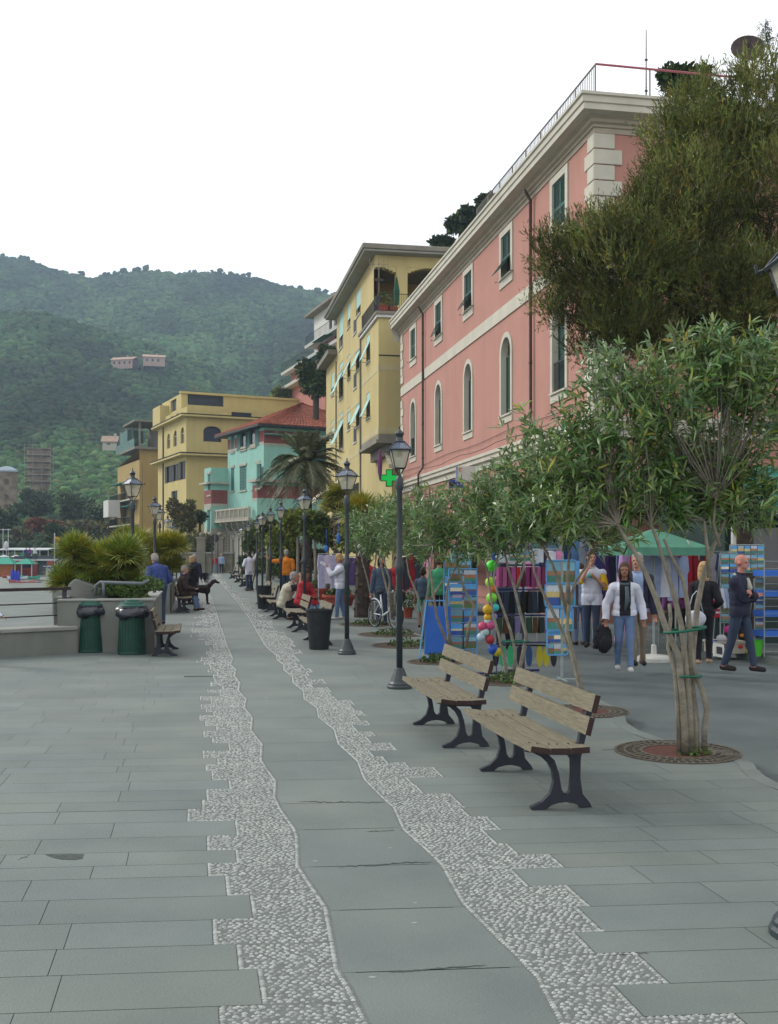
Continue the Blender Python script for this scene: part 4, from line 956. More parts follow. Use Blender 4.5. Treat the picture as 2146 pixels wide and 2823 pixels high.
# ------------------------------------------------------------------ street lamps
m_lamp = mat('lamp_paint', C(46, 56, 62), .45, .15, 12, spec=.5)
m_lglass = mat('lamp_glass', C(206, 204, 180), .35, .06, 6, alpha=.55)
m_bulb = mat('bulb_glass', C(214, 214, 208), .3, .03, 6)
m_tglass = mat('lamp_roof_glass', C(120, 135, 160), .2, .2, 8, alpha=.6)
def make_lamp(label, loc, rz, group='street lamps along the promenade'):
    r = empty('street_lamp', loc, 0, label, 'street lamp', group)
    mb = MB(); mb.lathe([(.165,0),(.165,.035),(.15,.05),(.15,.07),(.125,.1),(.09,.19),(.07,.24),(.06,.27),(.045,.28)], n=20); mb.build('base', m_lamp, r, smooth=False, bevel=.002)
    mb = MB(); mb.lathe([(.042,.27),(.04,1.5),(.048,1.52),(.058,1.56),(.064,1.6),(.064,1.63),(.05,1.67),(.05,1.7),(.038,1.74),(.036,2.62),(.05,2.66),(.056,2.7),(.048,2.75),(.05,2.79),(.03,2.82),(.012,2.85)], n=14)
    mb.build('pole', m_lamp, r, smooth=True)
    zb, zt, zr = 2.93, 3.17, 3.28; wb, wt, wr = .068, .125, .06
    mb = MB()
    for k in range(4):
        a = rz+pi/4+k*pi/2; p = lambda w_, z: (w_*1.414*math.cos(a), w_*1.414*math.sin(a), z); b = a+pi/2; q_ = lambda w_, z: (w_*1.414*math.cos(b), w_*1.414*math.sin(b), z)
        mb.tube([p(wb, zb), p(wt, zt)], .008, 4); mb.tube([p(wt*1.1, zt+.01), p(wr, zr)], .007, 4); mb.tube([p(wb, zb), q_(wb, zb)], .008, 4); mb.tube([p(wr, zr), q_(wr, zr)], .01, 4)
        mb.tube([p(wt*1.12, zt), q_(wt*1.12, zt)], .013, 4); mb.tube([p(wb*.9, zb), (0, 0, 2.82)], .007, 4); mb.tube([p(wt*1.1, zt), p(wt*1.36, zt-.01), p(wt*1.4, zt+.03)], .01, 4)
    mb.lathe([(.062,3.28),(.05,3.3),(.04,3.34),(.06,3.385),(.065,3.39),(.04,3.42),(.02,3.44),(.008,3.455),(.014,3.475),(.004,3.49)], n=10)
    fr = mb.build('lantern_frame', m_lamp, r)
    mb = MB()
    for k in range(4):
        a = rz+pi/4+k*pi/2; b = a+pi/2; c = lambda w_, t, z: (w_*1.414*math.cos(t), w_*1.414*math.sin(t), z); mb.quad(c(wb, a, zb), c(wb, b, zb), c(wt*.98, b, zt), c(wt*.98, a, zt))
    mb.build('lantern_glass', m_lglass, fr)
    mb = MB()
    for k in range(4):
        a = rz+pi/4+k*pi/2; b = a+pi/2; mb.quad(c(wt*1.05, a, zt+.015), c(wt*1.05, b, zt+.015), c(wr*.95, b, zr-.005), c(wr*.95, a, zr-.005))
    mb.build('lantern_roof', m_tglass, fr)
    mb = MB(); mb.lathe([(.035, 3.09), (.035, 3.2)], n=10); mb.build('socket', m_iron, fr)
    mb = MB(); mb.ball((0, 0, 3.03), (.034, .034, .06), 10, 8); mb.build('bulb', m_bulb, fr, smooth=True); return r
lampsR = [(2222, 4.94), (1102, 14.0), (957, 18.7), (840, 27), (775, 33.5), (746, 37.7), (724, 42), (709, 48.8), (685, 54), (668, 63.5), (659, 70), (643, 78)]
ordn = ['nearest', 'tall black lamp beside the front benches', 'third', 'fourth', 'fifth', 'sixth', 'seventh', 'eighth', 'ninth', 'tenth', 'eleventh', 'farthest']
labR = ['black street lamp cut off by the right edge beside the promenade', 'black lantern street lamp standing left of the two big slatted benches', 'black lantern street lamp just right of the black litter bin',
 'black lantern street lamp behind the crouching photographer', 'black lantern street lamp right beside the man in orange', 'black lantern street lamp touching the orange shirt man\'s pointing hand', 'slim black lantern lamp between the white shirt man and the orange shirt man', 'black lantern lamp touched by the raised hand of the man in white',
 'distant black lantern lamp just right of the man in white shirt', 'distant black lantern lamp left of the man in white shirt', 'distant lantern lamp, second from the far end of the right row', 'farthest lantern lamp at the end of the right row']
LA = make_lamp(labR[0], D(*lampsR[0]), 0); LB = make_lamp(labR[1], D(*lampsR[1]), .12); LC = make_lamp(labR[2], D(*lampsR[2]), pi/4+.05)
for i, (px, Y) in enumerate(lampsR[3:]): dup(LB if i % 3 else LC, D(px, Y), R.choice((0, .1, -.1)), labR[i+3])
labL = ['tall lantern lamp behind the left planter, nearest on the sea side', 'second lantern lamp on the sea side behind the yellow fan palm', 'half hidden lantern lamp right behind the second sea side lamp', 'small lantern lamp on the sea side above the palm\'s right end', 'tiny lantern lamp glimpsed at the palm\'s right edge', 'farthest tiny lantern lamp on the sea side']
for i, (px, Y) in enumerate([(366, 20.9), (427, 30.8), (441, 35.5), (463, 46), (476, 57), (487, 66)]): dup((LC, LB)[i % 2], D(px, Y), .3*i, labL[i])
# ------------------------------------------------------------------ benches
m_plank = mat('weathered_plank', C(126, 120, 100), .8, .28, 6, .35, 30, stretch=(14, 1.2, 14), stain=.15)
m_pend = mat('plank_end', C(58, 42, 42), .8, .2, 8)
m_cast = mat('cast_iron', C(44, 48, 58), .55, .15, 14, .15, 80)
LEG = [(940,895),(1000,905),(1060,935),(1105,975),(1135,1030),(1145,1100),(1120,1180),(1060,1235),(985,1265),(1000,1290),(1085,1285),(1130,1255),(1180,1243),(1230,1240),(1280,1250),(1320,1265),(1330,1283),(1410,1280),(1395,1250),(1345,1190),(1328,1080),(1332,950),(1372,790),(1440,540),(1410,530),(1330,775),(1310,880),(1240,893)]
HOLE = [(1110,922),(1150,960),(1180,1050),(1197,1150),(1215,1185),(1240,1188),(1258,1165),(1268,1050),(1266,960),(1245,928)]
cv = lambda L_: [((x-1190)/944, (1288-y)/944) for x, y in L_]
def leg_mesh():
    """cast side frame: outline with a hole, built in two halves"""
    o = cv(LEG); h = cv(HOLE)
    bm = bmesh.new(); eds = []
    for pl in (o, h):
        vs = [bm.verts.new((x, 0, z)) for x, z in pl]; eds += [bm.edges.new((vs[i], vs[(i+1) % len(vs)])) for i in range(len(vs))]
    bmesh.ops.triangle_fill(bm, edges=eds, use_beauty=True)
    bmesh.ops.recalc_face_normals(bm, faces=bm.faces)
    fs = list(bm.faces)
    r_ = bmesh.ops.extrude_face_region(bm, geom=fs); vs = [v for v in r_['geom'] if isinstance(v, bmesh.types.BMVert)]
    for v in vs: v.co.y += .045
    bmesh.ops.recalc_face_normals(bm, faces=bm.faces)
    me = bpy.data.meshes.new('side_frame'); bm.to_mesh(me); bm.free(); me.materials.append(m_cast); return me
LEGME = leg_mesh()
def make_bench(label, loc, rz, group='slatted benches on the promenade', length=1.82):
    r = empty('park_bench', loc, rz, label, 'bench', group)
    for y in (.14, length-.36):
        o = bpy.data.objects.new('side_frame', LEGME); COL.objects.link(o); o.parent = r; o.location = (0, y, 0)
    def plank(x, z, w_, t, ang, name='seat_plank', sag=.014):
        mb = MB(); n = 8; m = Matrix.Rotation(ang, 3, 'Y')
        for k in range(n):
            y0, y1 = length*k/n, length*(k+1)/n; g_ = lambda y: -sag*math.sin(pi*y/length)
            vs = [m @ Vector((a*w_/2, 0, b*t/2))+Vector((x, yy, z+g_(yy))) for yy in (y0, y1) for a, b in ((-1,-1),(1,-1),(1,1),(-1,1))]
            fs = [(0,1,5,4),(1,2,6,5),(2,3,7,6),(3,0,4,7)]; mb.mi = 0; mb.add(vs, fs)
            mb.mi = 1
            if k == 0: mb.add(vs[:4], [(3, 2, 1, 0)])
            if k == n-1: mb.add(vs[4:], [(0, 1, 2, 3)])
        mb.mi = 1
        for yy in (.165, length-.335):
            for s_ in (-1, 1): mb.box(m @ Vector((s_*w_*.22, 0, t/2+.001))+Vector((x, yy, z)), (.012, .012, .004))
        o = mb.build(name, [m_plank, m_pend], r); return o
    plank(-.195, .448, .135, .042, .16); plank(-.05, .437, .135, .042, .03); plank(.095, .438, .135, .042, -.03)
    plank(.165, .60, .04, .125, .26, 'back_plank', 0); plank(.207, .755, .04, .125, .26, 'back_plank', 0); return r
B1 = make_bench('large weathered slatted bench nearest the camera with black iron legs', D(1546, 7.38)-Vector((U[0]*.14, U[1]*.14, 0)), TH)
def benchat(px, Y, label, rz=TH): 
    return dup(B1, D(px, Y), rz, label)
benchat(1294, 9.58, 'weathered slatted bench second from the camera, beside the tall lamp')
benchat(888, 20.3, 'slatted bench half hidden behind the black litter bin'); benchat(832, 23.8, 'slatted bench behind the crouching photographer, next to the bin bench')
benchat(775, 28.5, 'slatted bench left of the crouching photographer with curved iron legs'); benchat(748, 32.0, 'slatted bench with curved legs below the orange shirt man')
benchat(730, 36, 'slatted bench with curved legs beside the small dark litter bin'); benchat(690, 50.5, 'small pale slatted bench right behind the man in white shirt'); benchat(672, 56, 'small slatted bench left of the man in white shirt'); benchat(657, 64, 'tiny slatted bench second from the far end'); benchat(641, 74, 'tiny slatted bench at the far end of the right row')
benchat(462, 19.8, 'slatted bench facing the path beside the right green bin', TH+pi); 
dup(B1, D(506, 33.2), TH+pi, 'slatted bench on the sea side with the seated man in brown')
# ------------------------------------------------------------------ bins
m_bin = mat('green_bin_plastic', C(34, 74, 62), .55, .15, 6, attr='tint')
m_bag = mat('black_bag', C(48, 52, 62), .28, .3, 6, .6, 18, spec=.6)
def make_bin(label, loc):
    r = empty('litter_bin', loc, .3, label, 'litter bin', 'green ribbed bins')
    mb = MB(); n = 40; prof = [(.245, 0), (.25, .03)]; z = .05
    for k in range(16): z0 = .05+k*.044; rr = .245-.035*(z0/.78); prof += [(rr-.0, z0), (rr, z0+.03), (rr-.012, z0+.032), (rr-.012, z0+.043)]
    prof += [(.19, .78), (.2, .8), (.2, .84)]; mb.cc = (1, 1, 1); mb.lathe(prof, n=n)
    for k in range(26): a = 2*pi*k/26; mb.box((.228*math.cos(a), .228*math.sin(a), .38), (.012, .012, .68), rot=Matrix.Rotation(a, 3, 'Z') @ Matrix.Rotation(-.045, 3, 'Y'))
    mb.build('body', m_bin, r)
    mb = MB(); rnd = random.Random(len(label)); n = 40; prof = [(.2, .86), (.235, .84), (.275, .80), (.29, .74), (.27, .68), (.215, .7)]
    vs = []; fs = []
    for i, (rr, zz) in enumerate(prof):
        for k in range(n):
            a = 2*pi*k/n; q_ = rr+rnd.uniform(-.02, .025)*(1 if i else 0)+.012*math.sin(a*9+i); vs.append((q_*math.cos(a), q_*math.sin(a), zz+rnd.uniform(-.018, .018)-.05*(i > 2)*max(0, math.sin(a*2.5+i)) ))
    for i in range(len(prof)-1):
        for k in range(n): fs.append((i*n+k, i*n+(k+1) % n, (i+1)*n+(k+1) % n, (i+1)*n+k))
    mb.add(vs, fs); mb.build('bag', m_bag, r, smooth=True)
    mb = MB(); mb.cc = (1.5, 1.5, 1.6); mb.lathe([(.235, .84), (.25, .87), (.235, .88), (.21, .895), (.2, .93), (.13, .935), (.12, .97), (.03, .975)], n=28); mb.build('lid', m_bin, r, bevel=.002)
    mb = MB(); mb.tube([(.245*math.cos(a), .245*math.sin(a), .845) for a in [2*pi*k/24 for k in range(25)]], .012, 5); mb.build('rim', m_lamp, r); return r
make_bin('green ribbed litter bin with black bag, left of the pair', D(253, 19.15)); b_ = make_bin('green ribbed litter bin with black bag, nearer the slatted bench', D(364, 18.75))
mb = MB(); mb.lathe([(.17, 0), (.175, .02), (.23, .62), (.245, .63), (.245, .66), (.215, .66), (.2, .3), (.01, .3)], n=26); bb0 = tag(mb.build('waste_basket', mat('black_plastic', C(38, 42, 46), .6, .2, 12, .3, 60), loc=D(880, 19.7)), 'plain black tapered waste basket in front of the promenade benches', 'litter bin')
bb0.scale = (1.04, 1.04, 1.14)
o_ = dup(bb0, D(727, 34), 0, 'small dark waste basket beside the curved leg benches farther along')
# ------------------------------------------------------------------ sea wall, railing, planter
m_wallc = mat('rendered_wall', C(132, 136, 130), .95, .14, 1.2, .4, 25, stain=.35)
m_cope = mat('coping_stone', C(148, 150, 144), .9, .12, 2, .3, 30)
pA, pB = G(-900, 1845), G(0, 1814); pC = G(214, 1801)
def wallseg(mb, p, q_, th, z0, z1, ins=0.0):
    d_ = (q_-p); d_.z = 0; d_.normalize(); nn = Vector((-d_.y, d_.x, 0)); a = p+nn*ins; b = q_+nn*ins; c = q_+nn*(th-ins); e_ = p+nn*(th-ins)
    vs = [Vector((v.x, v.y, z)) for z in (z0, z1) for v in (a, b, c, e_)]; mb.add(vs, [(3,2,1,0),(4,5,6,7),(0,1,5,4),(1,2,6,5),(2,3,7,6),(3,0,4,7)])
sw_ = empty('sea_wall', pB, 0, 'low rendered wall with stone coping below the beach railing', 'wall'); mb = MB(); off = -pB
wallseg(mb, pA+off, pB+off, .45, -1.5, .42); wallseg(mb, pB+off, pC+off, .45, -1.5, .42); mb.build('wall', m_wallc, sw_)
mb = MB(); wallseg(mb, pA+off, pB+off, .45, .42, .49, -.04); wallseg(mb, pB+off, pC+off, .45, .42, .492, -.04); mb.build('coping', m_cope, sw_, bevel=.012)
rl = empty('railing', pB, 0, 'dark metal railing with three bars on the low sea wall', 'railing')
m_bar = mat('railing_metal', C(62, 70, 82), .45, .15, 10); m_wood = mat('dark_handrail', C(52, 42, 42), .6, .2, 10, stretch=(2, 20, 20))
zo = Vector((0, .22, 0)); PB, PC, PA = Vector((0, .22, 0)), pC-pB+Vector((-.28, .22, 0)), pA-pB+zo
for k, p in enumerate((PC-Vector((.02, 0, 0)), PB+(PA-PB)*.18, PB+(PA-PB)*.5)):
    mb = MB(); mb.box((p.x, p.y, .82), (.07, .04, .66)); mb.build('post', m_bar, rl)
for z, th_ in ((.68, .011), (.9, .011)):
    mb = MB(); mb.tube([PC+Vector((0, 0, z)), PB+Vector((0, 0, z)), PA+Vector((0, 0, z))], .013, 6); mb.build('bar', m_wood, rl)
mb = MB(); 
for a, b in ((PC+Vector((.08, 0, 0)), PB), (PB, PA)):
    d_ = (b-a); l_ = d_.length; m_ = Matrix.Rotation(math.atan2(d_.y, d_.x), 3, 'Z'); mb.box((a+b)/2+Vector((0, 0, 1.16)), (l_, .09, .055), rot=m_)
mb.build('handrail', m_wood, rl)
# planter: a raised bed with rendered walls running back along the promenade
pf0, pf1 = G(214, 1800), G(423, 1797)
rzp = math.atan2(pf1.y-pf0.y, pf1.x-pf0.x)
pl = empty('planter', pf1, 0, 'long rendered concrete planter holding the big fan palms behind the bins', 'planter')
e1 = (pf1-pf0).normalized(); wdt = (pf1-pf0).length+.35; su = Vector((U[0], U[1], 0)); P0 = Vector((0, 0, 0)); P1 = -e1*wdt; 
Lp = 4.6
mb = MB()
def wseg(a, b, th, z0, z1, ins=0.0): wallseg(mb, a, b, th, z0, z1, ins)
wseg(P1, P0, .22, 0, .93); wseg(P1+e1*-.1+su*.3, P1+su*Lp+e1*-.1, -.22, -1.5, .99); wseg(P0, P0+su*Lp, .22, 0, .91); wseg(P1+su*Lp, P0+su*Lp, .22, 0, .9)
mb.build('wall', m_wallc, pl)
mb = MB(); wseg(P1, P0, .22, .93, .97, -.03); wseg(P0, P0+su*Lp, .22, .91, .955, -.03); mb.build('coping', m_cope, pl, bevel=.01)
pl2 = empty('planter', pf1, 0, 'second rendered planter farther back beside the seated man in brown', 'planter'); mb = MB(); A0, A1 = P0+su*12.6, P0+su*21; wseg(A0-e1*3.4, A0, .25, 0, 1.1); wseg(A0, A1, .25, 0, .86); wseg(A1-e1*3.4, A1, .25, 0, .9); mb.build('wall', m_wallc, pl2)
mb = MB(); wseg(A0, A1, .25, .86, .9, -.03); mb.build('coping', m_cope, pl2, bevel=.01); mb = MB(); mb.add([Vector((v.x, v.y, .8)) for v in (A0-e1*3.3, A0-e1*.1, A1-e1*.1, A1-e1*3.3)], [(0, 1, 2, 3)]); mb.build('soil', m_joint, pl2)
m_soil = mat('soil', C(74, 62, 50), .95, .3, 8, .8, 30)
mb = MB(); q_ = [P1+su*.2, P0+su*.2-e1*.1, P0+su*(Lp)-e1*.1, P1+su*Lp]; mb.add([Vector((v.x, v.y, .84)) for v in q_], [(0, 1, 2, 3)]); mb.build('soil', m_soil, pl)
mb = MB(); c = D(265, 19.45); a = D(262, 19.55, 1.0); b = D(405, 19.35, 1.0)
tb_ = [a, a+Vector((.02, 0, .2)), a+Vector((.1, 0, .26)), b+Vector((-.08, 0, .24)), b+Vector((.02, .1, .3))]
mb.tube(tb_, .032, 8); mm_ = a.lerp(b, .17); mb.tube([mm_, mm_+Vector((0, 0, .25))], .03, 6); tag(mb.build('planter_rail', mat('galvanised_pipe', C(104, 112, 118), .5, .15, 8), smooth=True), 'grey bent pipe rail on top of the planter behind the green bins', 'rail')
# block of the pier behind the sea wall (pale rendered mass left of the planter)
mb = MB(); a, b = D(183, 20.3, -1.5), D(262, 20.3, 1.35); mb.prism([(a.x, -1.5), (b.x+.3, -1.5), (b.x+.3, 1.1), (b.x-.3, 1.32), (a.x+.12, 1.2), (a.x, .55)], 20.0, 22.2); tag(mb.build('wall_pier', m_wallc, bevel=.03), 'sloping rendered wall pier between the railing and the fan palms', 'wall')
# ------------------------------------------------------------------ end of the promenade
m_rubble = mat('rubble_wall', C(120, 118, 104), .95, .3, 1.5, .8, 6)
ew = empty('end_wall', D(520, 96), 0, 'low stone wall closing the far end of the promenade', 'wall')
mb = MB(); mb.bb((-7, -.2, -.3), (4.2, .2, 1.75)); mb.build('wall', m_rubble, ew, bevel=.03)
mb = MB(); mb.bb((-7, -.28, 1.75), (4.2, .28, 1.9)); mb.build('coping', m_cope, ew)
fe = empty('mesh_fence', D(470, 96.6), 0, 'green wire fence on top of the far stone wall', 'fence'); mb = MB()
for k in range(9): mb.tube([(-5+1.3*k, 0, 1.8), (-5+1.3*k, 0, 3.6)], .04, 5)
for z in np.arange(1.9, 3.61, .28): mb.tube([(-5, 0, z), (5.4, 0, z)], .015, 4)
k = -5
while k < 5.4: mb.tube([(k, 0, 1.9), (k, 0, 3.6)], .01, 3); k += .3
mb.build('wire_panel', mat('green_wire', C(62, 92, 78), .6, .1, 5), fe)
for px in (606, 556):
    mb = MB(); mb.bb((-.38, -.35, -.1), (.38, .35, 3.1)); mb.bb((-.46, -.42, 3.1), (.46, .42, 3.3)); mb.ball((0, 0, 3.5), .22, 12, 8); tag(mb.build('gate_pillar', m_gray, loc=D(px, 96)), 'stone gate pillar topped by a ball, %s the far couple' % ('directly behind' if px == 606 else 'to the left of'), 'pillar')
sg = empty('road_sign', D(593, 88), 0, 'round road sign seen dark from behind at the far end of the path', 'road sign')
mb = MB(); mb.tube([(0, 0, 0), (0, 0, 3.4)], .05, 6); mb.build('pole', m_gray, sg); mb = MB(); mb.prism([(.36*math.cos(2*pi*k/20), 3.05+.36*math.sin(2*pi*k/20)) for k in range(20)], -.03, .0); mb.build('plate', m_iron, sg)
for i, px in enumerate((585, 601)): mb = MB(); mb.tube([(0, 0, 0), (0, 0, 2.9)], .05, 6); mb.lathe([(.05, 2.9), (.12, 2.95), (.02, 3.1)], n=8); tag(mb.build('bollard_post', m_lamp, loc=D(px, 90)), 'thin dark post %s the round road sign' % ('left of' if i == 0 else 'right of'), 'post')
# ------------------------------------------------------------------ vegetation
def leafmat(name, col, back, rough=.45, spec=.45):
    m = mat(name, col, rough, .25, 6, attr='tint', spec=spec); nt = m.node_tree; N = nt.nodes; L = nt.links; p = N['Principled BSDF']
    src = p.inputs['Base Color'].links[0].from_socket; g_ = N.new('ShaderNodeNewGeometry'); mx = N.new('ShaderNodeMix'); mx.data_type = 'RGBA'
    L.new(g_.outputs['Backfacing'], mx.inputs['Factor']); L.new(src, mx.inputs['A'])
    b = N.new('ShaderNodeMix'); b.data_type = 'RGBA'; b.blend_type = 'MULTIPLY'; b.inputs['Factor'].default_value = 1; at = N.new('ShaderNodeAttribute'); at.attribute_name = 'tint'
    b.inputs['A'].default_value = back; L.new(at.outputs['Color'], b.inputs['B']); L.new(b.outputs['Result'], mx.inputs['B']); L.new(mx.outputs['Result'], p.inputs['Base Color']); return m
m_ole = leafmat('oleander_leaf', C(80, 116, 48), C(142, 166, 118), .38, .6)
m_fan = leafmat('fan_palm_leaf', C(142, 156, 60), C(132, 144, 80), .5)
m_palm = leafmat('date_palm_leaf', C(84, 98, 66), C(96, 104, 76), .5)
m_tam = leafmat('tamarisk_leaf', C(116, 124, 66), C(106, 112, 70), .8, .15)
m_bark = mat('pale_bark', C(142, 136, 122), .9, .3, 10, .6, 40, stain=.35)
m_barkd = mat('dark_bark', C(76, 68, 60), .95, .3, 8, .8, 30)
def leaves(P, Dd, Lg, Wd, droop, tint, fold=.0):
    """P base (n,3), Dd unit dir, Lg length, Wd half width, droop (n,)"""
    n = len(P); up = np.tile(np.array([0, 0, 1.0]), (n, 1)); s = np.cross(Dd, up); s /= np.linalg.norm(s, axis=1, keepdims=True)+1e-6
    rot = rng.uniform(-1.2, 1.2, (n, 1)); nn = np.cross(s, Dd); s = s*np.cos(rot)+nn*np.sin(rot)
    Lg = Lg[:, None]; Wd = Wd[:, None]; dr = np.stack([np.zeros(n), np.zeros(n), -droop], 1)
    a = P+Dd*Lg*.35+dr*.15; b = P+Dd*Lg*.75+dr*.5; t = P+Dd*Lg+dr
    V_ = np.stack([P, a-s*Wd, a+s*Wd, b-s*Wd*.7, b+s*Wd*.7, t], 1).reshape(-1, 3)
    f = np.array([[0, 2, 1], [1, 2, 4], [1, 4, 3], [3, 4, 5]]); F_ = (f[None]+np.arange(n)[:, None, None]*6).reshape(-1, 3)
    return V_, F_, np.repeat(tint, 6, 0)
def unit(a): return a/(np.linalg.norm(a, axis=1, keepdims=True)+1e-9)
def inball(n, blobs):
    """random points in a set of ellipsoids (c, r) biased to the outside"""
    vol = np.array([b[1][0]*b[1][1]*b[1][2] for b in blobs])**.75; ix = rng.choice(len(blobs), n, p=vol/vol.sum())
    d_ = unit(rng.normal(size=(n, 3))); rad = rng.uniform(.25, 1, (n, 1))**.6; c = np.array([b[0] for b in blobs])[ix]; r = np.array([b[1] for b in blobs])[ix]
    return c+d_*rad*r, d_, rad
def gtint(n, lo=.65, hi=1.35, yel=.0):
    g_ = rng.uniform(lo, hi, (n, 1)); y = (rng.random((n, 1)) < yel)*1.0
    return np.concatenate([g_*rng.uniform(.8, 1.2, (n, 1))*(1+y*.8), g_*(1+y*.3), g_*rng.uniform(.7, 1.15, (n, 1))*(1-y*.4)], 1)
def twigtree(root, stems, blobs, ntw, nl, llen, lw, mleaf, mbark, tlen=.3, name='crown', upb=.75, spread=.75, twr=.005, yel=.04, seed=0):
    mb = MB()
    for pts, r0, r1 in stems:
        n = len(pts); mb.tube([Vector(p) for p in pts], [r0+(r1-r0)*i/(n-1) for i in range(n)], 9)
    tr = mb.build('trunk', mbark, root, smooth=True)
    tips, dd, rad = inball(ntw, blobs); cen = np.mean([b[0] for b in blobs], 0)
    nodes = np.array([p for pts, _, _ in stems for p in pts[len(pts)//2:]]); mb = MB()
    out = unit(unit(tips-cen)*.7+rng.normal(size=tips.shape)*.35+np.array([0, 0, upb]))
    for i in range(ntw):
        if i % 8: continue
        p = tips[i]; j = np.argmin(((nodes-p)**2).sum(1)); a = Vector(nodes[j]); b = Vector(p); m_ = a.lerp(b, .5)+Vector((R.uniform(-.06, .06), R.uniform(-.06, .06), -.04*(b-a).length)); mb.tube([a, m_, b], [twr*1.5, twr*1.0, twr*.6], 4, cap=False)
    mb.build('twigs' if 0 else 'branch', mbark, tr)
    k = nl; T = rng.uniform(0, 1, (ntw, k)); base = tips[:, None, :]+out[:, None, :]*((T-.75)*tlen)[:, :, None]
    dirs = unit((out[:, None, :]+rng.normal(size=(ntw, k, 3))*spread).reshape(-1, 3)); P = base.reshape(-1, 3); n = len(P)
    L_ = rng.uniform(.6, 1.15, n)*llen; twt = np.repeat(gtint(ntw, .7, 1.25), k, 0); tint = gtint(n, .8, 1.2, yel)*twt
    V_, F_, T_ = leaves(P, dirs, L_, np.full(n, lw)*rng.uniform(.7, 1.2, n), rng.uniform(.0, .5, n)*L_, tint)
    return np_mesh('crown', V_, F_, mleaf, tint=T_, parent=root)
S = 9.37/F
def loc_from_px(pts, bx, by, Y, yoff=None):
    return [((x-bx)/F*Y, (yoff[i] if yoff else 0), max(0, (by-y)/F*Y)) for i, (x, y) in enumerate(pts)]
def zq(pts, ox, oy, s_=2.8): return [(ox+x/s_, oy+y/s_) for x, y in pts]
# --- oleander 1 (nearest)
m_mulch = mat('mulch', C(92, 58, 50), .95, .35, 30, .8, 50)
m_grate = mat('grate_iron', C(92, 86, 76), .8, .3, 10, .4, 50)
def grate(loc, r, label, kind=0):
    g_ = empty('tree_grate', loc, 0, label, 'tree grate', 'round tree grates along the kerb'); mb = MB(); c = .0
    def ringp(r0, r1, z0=.005, z1=.014, n=48):
        vs = [(rr*math.cos(2*pi*k/n), rr*math.sin(2*pi*k/n), z) for rr, z in ((r0, z0), (r0, z1), (r1, z1), (r1, z0)) for k in range(n)]; fs = [(i*n+k, i*n+(k+1) % n, (i+1)*n+(k+1) % n, (i+1)*n+k) for i in range(3) for k in range(n)]; mb.add(vs, fs)
    if kind == 0:
        for a, b in ((.965, 1.0), (.82, .85), (.68, .71), (.55, .6)): ringp(r*a, r*b)
        for a, b, n in ((.85, .965, 52), (.71, .82, 40), (.6, .68, 30)):
            for k in range(n):
                t = 2*pi*k/n; rm = r*(a+b)/2; mb.box((rm*math.cos(t), rm*math.sin(t), .0095), (r*(b-a), .02, .008), rot=Matrix.Rotation(t, 3, 'Z'))
        mb.build('grid', m_grate, g_)
        mb = MB(); ringp(0.0, r*.56, .0045, .0075); mb.build('mulch', m_mulch, g_)
        mb = MB(); ringp(0.0, r*.99, .0042, .0048); mb.build('pit', m_dark, g_)
    else:
        ringp(r*.93, r); mb.build('grid', m_grate, g_); mb = MB(); ringp(0, r*.93, .004, .007); mb.build('soil', m_soil, g_)
        mb = MB(); leafball(mb, (0, 0, .03), (r*.6, r*.6, .12), 260, .07, up=1.5, lo=.0); mb.build('weeds', m_leafm, g_)['kind'] = 'stuff'
    return g_
bx, by = 1905, 2082; Z = lambda pts: zq(pts, 1546, 1400)
st1 = [([(960,1400+500),(955,1720),(940,1500),(915,1250),(900,1130),(800,900),(735,700),(660,520),(590,380),(500,240),(440,130)], .048, .018),
 ([(1000,1900),(1000,1650),(985,1400),(965,1150),(935,900),(870,640),(820,480),(760,280),(700,120)], .045, .016),
 ([(1040,1890),(1050,1650),(1030,1400),(1050,1100),(1100,760),(1150,540),(1230,300),(1320,100),(1400,-60)], .045, .018),
 ([(1010,1300),(1000,1000),(985,760),(950,560),(860,380),(800,240)], .034, .015), ([(1110,1880),(1110,1700),(1130,1560),(1090,1400),(1020,1230),(1000,1050)], .03, .03),
 ([(915,1880),(900,1500),(880,1250),(830,1080),(850,850),(840,740)], .022, .02), ([(1150,540),(1130,300),(1110,100)], .026, .014), ([(1230,300),(1180,120),(1200,-80)], .02, .012)]
t1 = empty('oleander_tree', G(bx, by), 0, 'nearest oleander tree with pale forked stems tied by green bands, filling the right side', 'tree', 'oleander trees along the kerb')
ss = []
for i, (pts, r0, r1) in enumerate(st1):
    Q = loc_from_px(Z(pts), bx, by, 9.37); dy = R.uniform(-.25, .25) if i < 5 else 0; Q = [(x, dy*min(1, z/1.5), z) for x, _, z in Q]; ss.append((Q, r0*.84, r1*.8))
bl = lambda L_, bx_, by_, Y, ky=.9: [((((x-bx_)/F*Y), R.uniform(-.35, .35), (by_-y)/F*Y), (rx/F*Y, max(rx, ry)/F*Y*ky, ry/F*Y)) for x, y, rx, ry in L_]
twigtree(t1, ss, bl([(1560,1240,120,120),(1700,1150,150,140),(1860,1060,160,140),(2010,1020,130,120),(2110,1080,120,180),(1640,1360,160,110),(1800,1320,180,130),(1960,1300,170,150),(2080,1340,110,120),(1540,1400,110,60),(1940,960,60,60),(1680,1010,90,70),(1430,1160,50,50)], bx, by, 9.37), 1150, 15, .145, .0115, m_ole, m_bark, .26, yel=.07)
grate(G(1868, 2074), .56, 'round tree grate with reddish mulch under the nearest oleander')
mb = MB(); leafball(mb, (0, 0, .03), (.16, .12, .05), 90, .05, up=1, lo=0); tag(mb.build('weeds', m_leafm, loc=G(bx+10, by)), 'small weeds at the foot of the nearest oleander', 'weeds', kind='stuff')
m_tie = mat('green_hose', C(34, 104, 82), .6, .1, 10)
